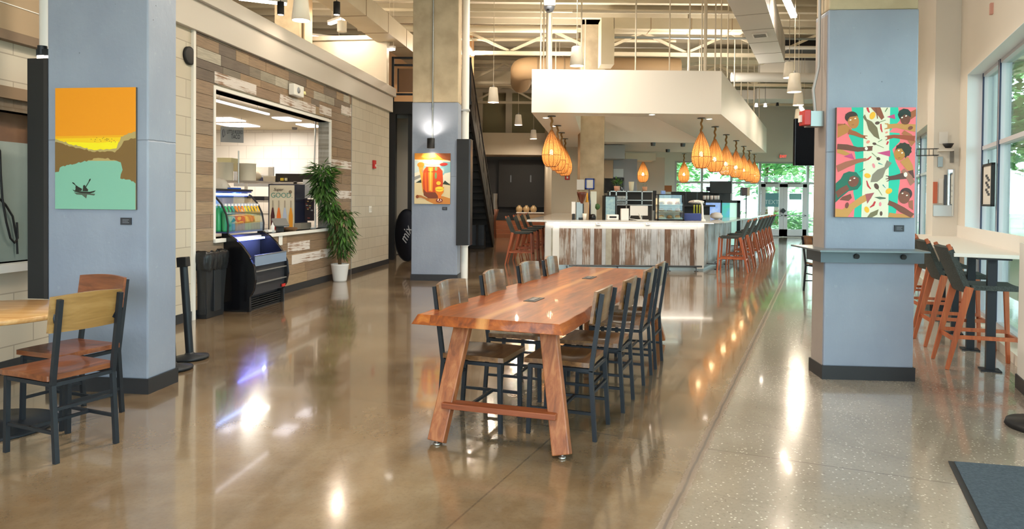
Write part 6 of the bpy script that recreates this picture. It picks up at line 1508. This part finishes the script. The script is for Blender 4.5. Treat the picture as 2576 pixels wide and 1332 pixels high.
# pastry case
xa, xb = D(1651, 500, yF).x, D(1718, 500, yF).x; hC = D(1680, 489, yF).z - zc
t = thing('pastry_case', 'glass pastry display case full of pastries on the bar', 'display case', (xa, yF-.15, zc)); w_ = xb-xa
g = MB()
for x in (0, w_-.025): 
    for y in (0, .325): g.box(x, y, 0, x+.025, y+.025, hC)
g.box(0, 0, 0, w_, .35, .03).box(0, 0, hC-.02, w_, .025, hC).box(0, .325, hC-.02, w_, .35, hC); obj('frame', g, M['blackmatte'], t)
obj('case_glass', MB().box(.02, .004, .03, w_-.02, .010, hC-.02), M['caseglass'], t); obj('back_panel', MB().box(.02, .33, .03, w_-.02, .335, hC-.09), flat('#e0cfae'), t)
sh = [.045, .045+(hC-.1)*.32, .045+(hC-.1)*.64]
for z in sh: obj('shelf', MB().box(.02, .02, z-.012, w_-.02, .33, z), flat('#e8d6b4'), t)
area('pastry_light', (xa+w_/2, yF, zc+hC-.03), (0, 0, 0), w_*.8, .1, 1.2, (1, .85, .6))
pc = ['#d98b3a', '#c8703a', '#d8842a', '#8a5a34', '#7a5a4a', '#c4602c', '#9a6a4a', '#c86a3a', '#b8562a']; pz = None
for i in range(3):
    for j in range(3):
        px_ = MB().lathe([(0, 0), (.05, 0), (.062, .025), (.055, .055), (.03, .072), (0, .075)], 14, cap=False)
        one('pastry', px_, mat('baked_%d' % (i*3+j), pc[i*3+j], .5, noise='#e0a860', nscale=25), ('left', 'middle', 'right')[j] + ' pastry on the ' + ('bottom', 'middle', 'top')[2-i if False else i] + ' shelf of the pastry case', 'pastry', loc=(xa+w_*(.2+.3*j), yF-.02, zc+sh[i]+.001), group='pastries in the display case')
# tap, bottles, blender group on the left of the bar
t = thing('bar_faucet', 'tall white bent bar faucet right of the pastry case', 'faucet', (D(1770, 545, yF-.1).x, yF-.1, zc))
obj('spout', MB().path([(0, 0, 0), (-.02, 0, .1), (-.03, 0, .32), (-.05, 0, .40), (-.12, 0, .44), (-.22, 0, .43)], .022, 10), mat('white_enamel', '#efe9e2', .2), t); obj('base', MB().lathe([(.05, 0), (.035, .04)], 14), M['white'], t)
blob('linen_pile', 'crumpled white cloths piled behind the faucet', 'cloth', 1752, 515, 17.2, .20, .055, mat('crumpled_linen', '#d9cfc8', .8, bump=1, bscale=10), 9)
one('linen_shelf', MB().box(-.4, -.2, -.04, .4, .3, 0).box(-.38, .2, -.6, .38, .25, 0), M['blackmatte'], 'black shelf carrying the piled cloths', 'shelf', loc=D(1752, 516, 17.2))
t = thing('coffee_grinder', 'black coffee grinder with amber bean hopper on the bar left end', 'grinder', (D(1463, 540, yF).x, yF, zc))
obj('grinder_body', MB().box(-.07, -.07, .0, .07, .09, .05).box(-.05, .0, .05, .05, .09, .36), M['blackgloss'], t, bevel=.01); obj('hopper', MB().lathe([(.03, .36), (.10, .56), (.11, .62), (.0, .62)], 14, cap=False), mat('smoked_amber', '#5a2c1e', .15), t)
for k, (px, c_, h_, r_, lab) in enumerate(((1477, '#c88a1c', .60, .045, 'amber syrup bottle beside the coffee grinder'), (1483, '#2a2233', .70, .04, 'tall dark wine bottle behind the amber bottle'), (1468, '#e6ddcf', .14, .04, 'white paper cup at the front of the bar'))):
    one('bottle' if k < 2 else 'paper_cup', MB().lathe([(0, 0), (r_, 0), (r_, h_*.6), (r_*.5, h_*.75), (r_*.35, h_), (0, h_)] if k < 2 else [(0, 0), (.035, 0), (.05, h_), (.045, h_)], 14, cap=False), mat('item_'+c_[1:], c_, .25), lab, 'bottle' if k < 2 else 'cup', loc=(D(px, 540, yF+.1).x, yF+(.12, .22, -.12)[k], zc))
Bwbox('tablet_stand', 'white tablet on a stand at the left end of the bar', 'tablet', 1438, 1448, 508, zc+.12, yF, .02, M['white']); one('tablet_dock', MB().box(-.03, -.05, 0, .03, .05, .13), M['blackmatte'], 'black base under the white tablet', 'stand', loc=(D(1443, 540, yF).x, yF+.03, zc))
Bwbox('small_carton', 'brown carton among the coffee gear on the bar', 'carton', 1466, 1481, 509, zc, yF+.02, .12, flat('#a58c70')); Bwbox('coffee_machine', 'silver and black espresso gear on the left of the bar', 'coffee machine', 1450, 1466, 509, zc, yF-.02, .14, M['galv'])
Bwbox('glass_jar_shelf', 'tall pale framed glass cabinet against the bar column', 'cabinet', 1486, 1501, 482, zc, yF+.3, .15, mat('pale_frame', '#c9c8b8', .3))
one('black_kettle', MB().lathe([(0, 0), (.07, 0), (.075, .06), (.05, .12), (0, .13)], 16, cap=False), M['blackgloss'], 'black kettle in front of the pale glass cabinet', 'kettle', loc=(D(1492, 540, yF).x, yF+.05, zc)); 
blob('small_plant', 'dark leafy sprig beside the bar column', 'plant', 1503, 528, yF+.3, .06, .07, M['leafdark'], 5)
# concrete column inside the bar
Yc2 = 19.3
xa, xb = D(1459, 400, Yc2).x, D(1520, 400, Yc2).x
struct('column_bar', MB().box(xa, Yc2, 0, xb, Yc2+.7, TOP), M['concrete'], bevel=.01)
def colbox(name, label, cat, px0, px1, py0, py1, m, dep=.01, off=0.):
    return Wbox(name, label, cat, px0, px1, py0, py1, Yc2-dep-off, dep, m)
t = thing('blue_edged_picture', 'blue framed white sheet on the bar column', 'frame'); a, b = D(1472, 449, Yc2-.02), D(1495, 477, Yc2-.02); fw = .035
obj('frame', MB().box(a.x, Yc2-.03, b.z, a.x+fw, Yc2, a.z).box(b.x-fw, Yc2-.03, b.z, b.x, Yc2, a.z).box(a.x, Yc2-.03, b.z, b.x, Yc2, b.z+fw).box(a.x, Yc2-.03, a.z-fw, b.x, Yc2, a.z), flat('#2e4aa0'), t); obj('sheet', MB().box(a.x+fw, Yc2-.015, b.z+fw, b.x-fw, Yc2, a.z-fw), M['paper'], t)
Wbox('wall_paper_sheet', 'plain white sheet left of the blue frame', 'paper', 1451, 1470, 452, 478, Yc2-.03, .01, M['paper'])
# beige wall block left of the column and fire alarm
Yw = 24.5; xa, xb = D(1388, 400, Yw).x, D(1460, 400, Yw).x
struct('wall_bar_back', MB().box(xa, Yw, 0, xb+.3, Yw+5.5, 4.4), mat('beige_core_wall', '#cdbfa9', .6))
q = D(1427, 446, Yw); t = thing('fire_alarm', 'red fire alarm on the beige wall under the left pendants', 'alarm', (q.x, Yw, q.z)); obj('alarm_body', MB().box(-.08, -.05, -.09, .08, 0, .09), M['red'], t, bevel=.006); obj('strobe_lens', MB().box(-.03, -.07, -.05, .03, -.05, .02), M['white'], t)
# back-bar shelving unit with plants
Y = 18.9; xa, xb = D(1533, 480, Y).x, D(1648, 480, Y).x; zt_ = D(1590, 481, Y).z
t = thing('shelving_unit', 'steel pipe shelving unit behind the bar', 'shelf')
for x in (xa, D(1549, 480, Y).x, D(1575, 480, Y).x, D(1614, 480, Y).x, xb-.03): obj('upright', MB().box(x, Y, .0, x+.03, Y+.03, zt_), M['steel'], t); 
for z in (zt_, D(1590, 503, Y).z, D(1590, 515, Y).z, .95): obj('shelf_board', MB().box(xa, Y, z-.025, xb, Y+.4, z), M['steel'], t)
obj('back_panel', MB().box(xa, Y+.4, .5, xb, Y+.42, zt_), mat('dim_brown_panel', '#4a403a', .6), t)
gl = None
for k in range(14):
    px = 1553 + (k % 7)*4.2; z = (D(1590, 503, Y).z, D(1590, 515, Y).z)[k//7]
    o = MB().lathe([(0, 0), (.022, 0), (.03, .10), (.027, .10), (.02, .008), (0, .008)], 10, cap=False) if gl is None else gl
    o = one('drinking_glass', o, mat('clear_glassware', '#c9ccca', .1), 'small drinking glass on the steel bar shelves', 'glass', loc=(D(px, 500, Y).x, Y+.12, z), group='drinking glasses on the steel bar shelves')
    gl = o.data
def pot_plant(px, zb, Y, r, h, c_, lab, seed, lv=30, L0=.10):
    t = thing('potted_plant', lab, 'plant', (D(px, 480, Y).x, Y, zb)); obj('pot', MB().lathe([(0, 0), (r*.8, 0), (r, h), (r*.85, h), (0, h*.85)], 16, cap=False), mat('pot_'+c_[1:], c_, .6), t)
    g = MB(); leaves(g, lv, (0, 0, h+.08), (r*.8, r*.8, .12), .7, L0, seed, 0, .02); obj('leaves', g, [M['leaf'], M['leafdark']], t)
pot_plant(1552, zt_, Y+.12, .085, .13, '#d8a188', 'pink potted succulent on top of the steel shelving', 4, 40, .16)
t = thing('ceramic_vase', 'tall cream vase on top of the steel shelving', 'vase', (D(1590, 480, Y).x, Y+.12, zt_)); obj('vase_body', MB().lathe([(0, 0), (.05, 0), (.06, .05), (.075, .25), (.068, .25), (0, .1)], 16, cap=False), flat('#d9cfb4'), t); obj('dark_filling', MB().lathe([(0, .235), (.07, .235)], 14, cap=False), M['blackmatte'], t)
pot_plant(1622, zt_, Y+.12, .07, .12, '#d39a78', 'small terracotta pot at the right of the steel shelving', 5, 6, .05)
# beverage cooler left of shelving
Y = 18.2; xa, xb = D(1521, 500, Y).x, D(1551, 500, Y).x; z0_, z1_ = .9, D(1530, 492, Y).z
t = thing('glass_door_cooler', 'small lit glass door cooler beside the bar column', 'cooler', (xa, Y, z0_)); w_ = xb-xa; h_ = z1_-z0_
obj('cabinet', MB().box(0, .03, 0, w_, .45, h_).box(0, 0, 0, .03, .03, h_).box(w_-.03, 0, 0, w_, .03, h_).box(0, 0, h_-.03, w_, .03, h_), M['blackmatte'], t); obj('lit_contents', MB().box(.03, .02, .02, w_-.03, .03, h_-.03), mat('cooler_contents', '#8fb2bc', .4, emit='#9cc4cc', es=.25, noise='#c4d8d0', nscale=14), t)
# tall steel equipment and hood
Y = 24.0
Wbox('steel_cabinet', 'tall grey steel cabinet behind the bar shelving', 'cabinet', 1543, 1602, 400, 485, Y, .6, mat('cabinet_grey', '#7a7a7c', .35, .6))
Wbox('beige_panel', 'beige hanging panel between column and steel cabinet', 'panel', 1521, 1542, 403, 449, Y-.3, .1, flat('#b39c82'))
Wbox('white_frame_board', 'small white framed board on the steel cabinet', 'board', 1543, 1568, 425, 446, Y-.1, .04, M['galv'])
for k, (px, py) in enumerate(((1549, 452), (1554, 450), (1559, 454), (1563, 449), (1568, 456))):
    q = D(px, py, Y-.35); one('hanging_utensil', MB().tube((0, 0, 0), (0, 0, -.28), .012, n=6).lathe([(0, -.46), (.06, -.42), (.07, -.34), (.02, -.27)], 10, cap=False), M['darksteel'], 'dark ladle hanging in front of the grey steel cabinet', 'utensil', loc=q, group='dark ladles hanging by the steel cabinet')
Wbox('black_equipment', 'black cooking equipment beside the steel shelving', 'equipment', 1522, 1570, 447, 486, Y-.2, .2, M['blackmatte'])
Wbox('white_soffit_box', 'white bulkhead box hanging behind the left back pendant', 'bulkhead', 1573, 1650, 385, 404, 26.5, 1., M['cream'])
struct('wall_bulkhead_bar', MB().box(D(1520, 370, 23.2).x, 23.2, D(1600, 400, 23.2).z, D(1572, 370, 23.2).x, 27.5, 3.34), mat('blue_grey_bulkhead', '#a3a9ae', .5))
struct('wall_bar_right', MB().box(D(1602, 440, 28.9).x, 28.9, 0, D(1672, 440, 28.9).x, YF, 3.3), mat('greige_block', '#beb4a8', .6))
Wbox('orange_board', 'small orange brown board beside the far window', 'board', 1671, 1690, 467, 483, 29.5, .05, flat('#a8622e'))
Wbox('blue_white_box', 'small blue and white box on top of the pastry case', 'box', 1664, 1674, 480, 489, yF+.0, .1, flat('#7a94c8'))
Wbox('mesh_board', 'black leaning board left of the pastry case', 'board', 1643, 1651, 480, 530, 17.4, .04, M['blackmatte'])
# dark back counter with television
Y = 21.5
t = thing('back_bar_cabinet', 'long black back bar cabinet below the far window', 'cabinet'); xa, xb = D(1697, 500, Y).x, D(1838, 500, Y).x; zt_ = D(1770, 483, Y).z
obj('cabinet_body', MB().box(xa, Y, 0, xb, Y+.5, zt_), M['blackmatte'], t, bevel=.005)
g = MB()
for k in range(1, 5): x = xa+(xb-xa)*k/5; g.box(x-.008, Y-.006, .1, x+.008, Y, zt_-.02)
obj('door_seams', g, M['darksteel'], t)
for k, px in enumerate((1697+75, 1780, 1790, 1799, 1806)):
    one('tumbler', MB().lathe([(0, 0), (.04, 0), (.045, .12), (0, .12)], 12, cap=False), flat('#cfc8c4'), 'pale tumbler stacked before the black back bar cabinet', 'glass', loc=(D(px, 505, 20.3).x, 20.3, D(px, 503, 20.3).z), group='pale tumblers on the under bar fridge')
t = thing('bar_television', 'black flat television on the back bar', 'television', ((D(1787, 470, Y-.3).x+D(1840, 470, Y-.3).x)/2, Y-.3, 0)); a, b = D(1787, 456, Y-.3), D(1840, 487, Y-.3); w_ = (b.x-a.x)/2
obj('screen', MB().box(-w_, 0, b.z, w_, .06, a.z), M['blackmatte'], t, bevel=.004); obj('stand', MB().box(-.05, .06, 1.2, .05, .1, b.z+.1).box(-.2, -.06, 1.15, .2, .16, 1.2), M['blackmatte'], t)
Wbox('photo_frame', 'small dark picture frame left of the bar television', 'frame', 1777, 1788, 470, 482, Y-.2, .03, flat('#3a3448'))
# under-bar fridge with blue glass
Y = 19.6; xa, xb = D(1770, 510, Y).x, D(1863, 510, Y).x; zt_ = D(1800, 504, Y).z
t = thing('bar_fridge', 'black framed bar fridge with blue lit glass doors', 'fridge', (xa, Y, .3)); w_, h_ = xb-xa, zt_-.3
obj('cabinet', MB().box(0, .04, 0, w_, .6, h_).box(0, 0, h_-.07, w_, .05, h_).box(0, 0, 0, .06, .05, h_).box(w_-.09, 0, 0, w_, .05, h_).box(w_*.47, 0, 0, w_*.5, .05, h_), M['blackmatte'], t)
obj('lit_interior', MB().box(.06, .03, .02, w_*.47, .04, h_-.07, 0).box(w_*.5, .03, .02, w_*.72, .04, h_-.07, 1).box(w_*.72, .03, .02, w_-.09, .04, h_-.07, 2), [mat('fridge_blue', '#7a9ad8', .2, emit='#7fa0e0', es=.5, noise='#b0c4e8', nscale=9), mat('fridge_teal', '#3aa898', .2, emit='#40c0a8', es=.4, noise='#5a8ad0', nscale=6), mat('fridge_pale', '#b8e0d0', .2, emit='#b8e8d8', es=.5)], t)
blob('napkin_heap', 'crumpled napkin heap on the right end of the bar worktop', 'napkins', 1802, 541, 17.3, .16, .085, mat('crumpled_paper', '#ddd4cc', .8, bump=1, bscale=14), 12).location.z = zc
one('blue_lunch_box', MB().box(-.2, 0, 0, .2, .2, .16), flat('#3a4a86'), 'dark blue box on the bar right of the pastry case', 'box', loc=(D(1742, 540, yF+.1).x, yF+.1, zc), bevel=.01)
for k in range(3):
    one('beer_tap', MB().lathe([(.0, 0), (.02, 0), (.015, .18), (.02, .22), (0, .24)], 10, cap=False), mat('yellow_green', '#a8a83a', .4), ('left', 'middle', 'right')[k] + ' yellow green tap handle behind the dark blue box', 'tap', loc=(D(1746+7*k, 540, yF+.5).x, yF+.5, zc+.12), group='yellow green tap handles')
one('tap_rail', MB().box(-.25, -.05, 0, .3, .05, .12), M['steel'], 'steel rail carrying the yellow green tap handles', 'rail', loc=(D(1753, 540, yF+.5).x, yF+.5, zc))
# speaker on a stand
Y = 27.5; q = D(1876, 500, Y)
t = thing('loudspeaker', 'small dark loudspeaker on a thin stand near the far window', 'speaker', (q.x, Y, 0)); a, b = D(1867, 472, Y), D(1880, 493, Y)
obj('speaker_box', MB().box(a.x-q.x, 0, b.z, b.x-q.x, .25, a.z), mat('speaker_brown', '#55454a', .6), t, bevel=.01); obj('speaker_side', MB().box(b.x-q.x, .02, b.z, b.x-q.x+.1, .25, a.z), flat('#c9b8a0'), t)
obj('stand', MB().tube((.05, .1, .02), (.05, .1, b.z), .02), M['black'], t)
for k in range(3): obj('leg', MB().tube((.05, .1, .5), (.05+.3*cos(2.1*k+.5), .1+.3*sin(2.1*k+.5), .01), .012), M['black'], t)
# ------------------------------------------------------------------ outside: trees, hedges, red car hint
def make_tree(label, seed, h=7., r=3.):
    t = thing('leafy_tree', label, 'tree', (0, 0, 0), 0, 'trees outside the windows')
    g = MB(); g.path([(0, 0, -.05), (.1, 0, h*.3), (-.1, .1, h*.6), (0, 0, h*.85)], [.18, .14, .1, .04], 8); obj('trunk', g, M['bark'], t)
    g = MB(); r_ = random.Random(seed)
    for k in range(16):
        c_ = (r_.uniform(-r, r)*.7, r_.uniform(-r, r)*.7, h*r_.uniform(.35, 1.)); leaves(g, 170, c_, (r*.45, r*.45, r*.35), -.2, .42, seed*50+k, 0, .13)
    obj('crown', g, [mat('tree_leaf_light', '#8fca7c', .6, noise='#b4dc9a', nscale=.8), mat('tree_leaf_deep', '#62a868', .6, noise='#7cbc7c', nscale=.8)], t); return t
tr = make_tree('leafy green tree outside the far window, behind the back bar', 3); tmap = childmap(tr)
tr.location = (8.0, 42, -.06)
for x, y, s, lab in ((15., 42, 1., 'leafy green tree outside above the glass doors'), (22., 43, 1., 'leafy green tree outside right of the glass doors'), (11.5, 49.5, 1.1, 'leafy green tree outside in the far row, seen above the bar television'), (18.7, 50.5, 1.1, 'leafy green tree outside in the far row, right of the glass doors'), (18.5, 22.5, 1.0, 'leafy green tree outside the big right window'), (24, 32, 1.2, 'leafy green tree farther off outside the right window')):
    o = dup(tr, (x, y, -.06), x, lab, None, tmap); o.scale = (s, s, s)
def make_shrub(label, seed):
    t = thing('round_shrub', label, 'shrub', (0, 0, 0), 0, 'shrubs outside the windows'); g = MB(); leaves(g, 900, (0, 0, .55), (1.1, .9, .6), .1, .26, seed, 0, .09)
    obj('foliage', g, [MATS['tree_leaf_light'], MATS['tree_leaf_deep']], t); return t
sh_ = make_shrub('round green shrub outside below the far window left part', 21); shm = childmap(sh_); sh_.location = (8.0, 36.5, -.06)
for x, y, lab in ((10.6, 38, 'round green shrub outside behind the loudspeaker'), (12.6, 41.5, 'round green shrub outside behind the left glass door'), (15.3, 39, 'round green shrub outside behind the right glass door'), (13.6, 15.5, 'round green shrub outside the big right window'), (15.5, 19, 'second round shrub outside the big right window')): dup(sh_, (x, y, -.06), x*2, lab, None, shm)
# outdoor table and fence seen low through the right window
t = thing('patio_table', 'pale patio table outside the right window', 'table', (6.9, 8.2, -.06))
obj('tabletop', MB().box(-.5, -.4, .68, .5, .4, .72), flat('#bcd8d4'), t)
for x in (-.42, .42):
    for y in (-.32, .32): obj('leg', MB().box(x-.02, y-.02, 0, x+.02, y+.02, .68), flat('#4a78a0'), t)

# ------------------------------------------------------------------ overhead lamps; the strips are unseen and added for fill
WARM = (1, .88, .72)
for k, (x, y, e) in enumerate(((-.6, 1.5, 150), (-.6, 6.5, 190), (1.6, 10.5, 190), (.9, 13.9, 150))):
    t = thing('added_strip', ('nearest', 'second', 'third', 'fourth')[k] + ' added white strip lamp, unseen above the room', 'lamp', (x, y, 5.7), R(90 - 20))
    obj('housing', MB().box(-.9, -.07, 0, .9, .07, .06), M['white'], t); obj('tube', MB().box(-.88, -.05, -.03, .88, .05, 0), M['tube'], t)
    obj('hanger', MB().tube((-.6, 0, .06), (-.6, 0, .72), .006, n=5).tube((.6, 0, .06), (.6, 0, .72), .006, n=5), M['cream'], t)
    area('added_strip_fill', (x, y, 5.64), (0, 0, R(70)), 1.7, .12, e, WARM)
for px, py, z, e in ((816, 98, 5.5, 18), (854, 52, 5.5, 60), (661, 2, 5.5, 80), (1183, 130, 5.5, 170), (1985, 14, 5.3, 25), (2016, 276, 4.3, 100)):
    q = P(px, py, z); point('tube_glow', (q.x, q.y, z-.10), e, (1, .83, .62), .05)
for k, (px, py, Y, lab) in enumerate(cones):
    q = D(px, py, Y); point('cone_glow', (q.x, q.y, q.z+.05), (280 if px in (1304, 1342) else 25 if px in (1985, 1998) else 90) if Y > 16 else 14, (1, .85, .66), .05)
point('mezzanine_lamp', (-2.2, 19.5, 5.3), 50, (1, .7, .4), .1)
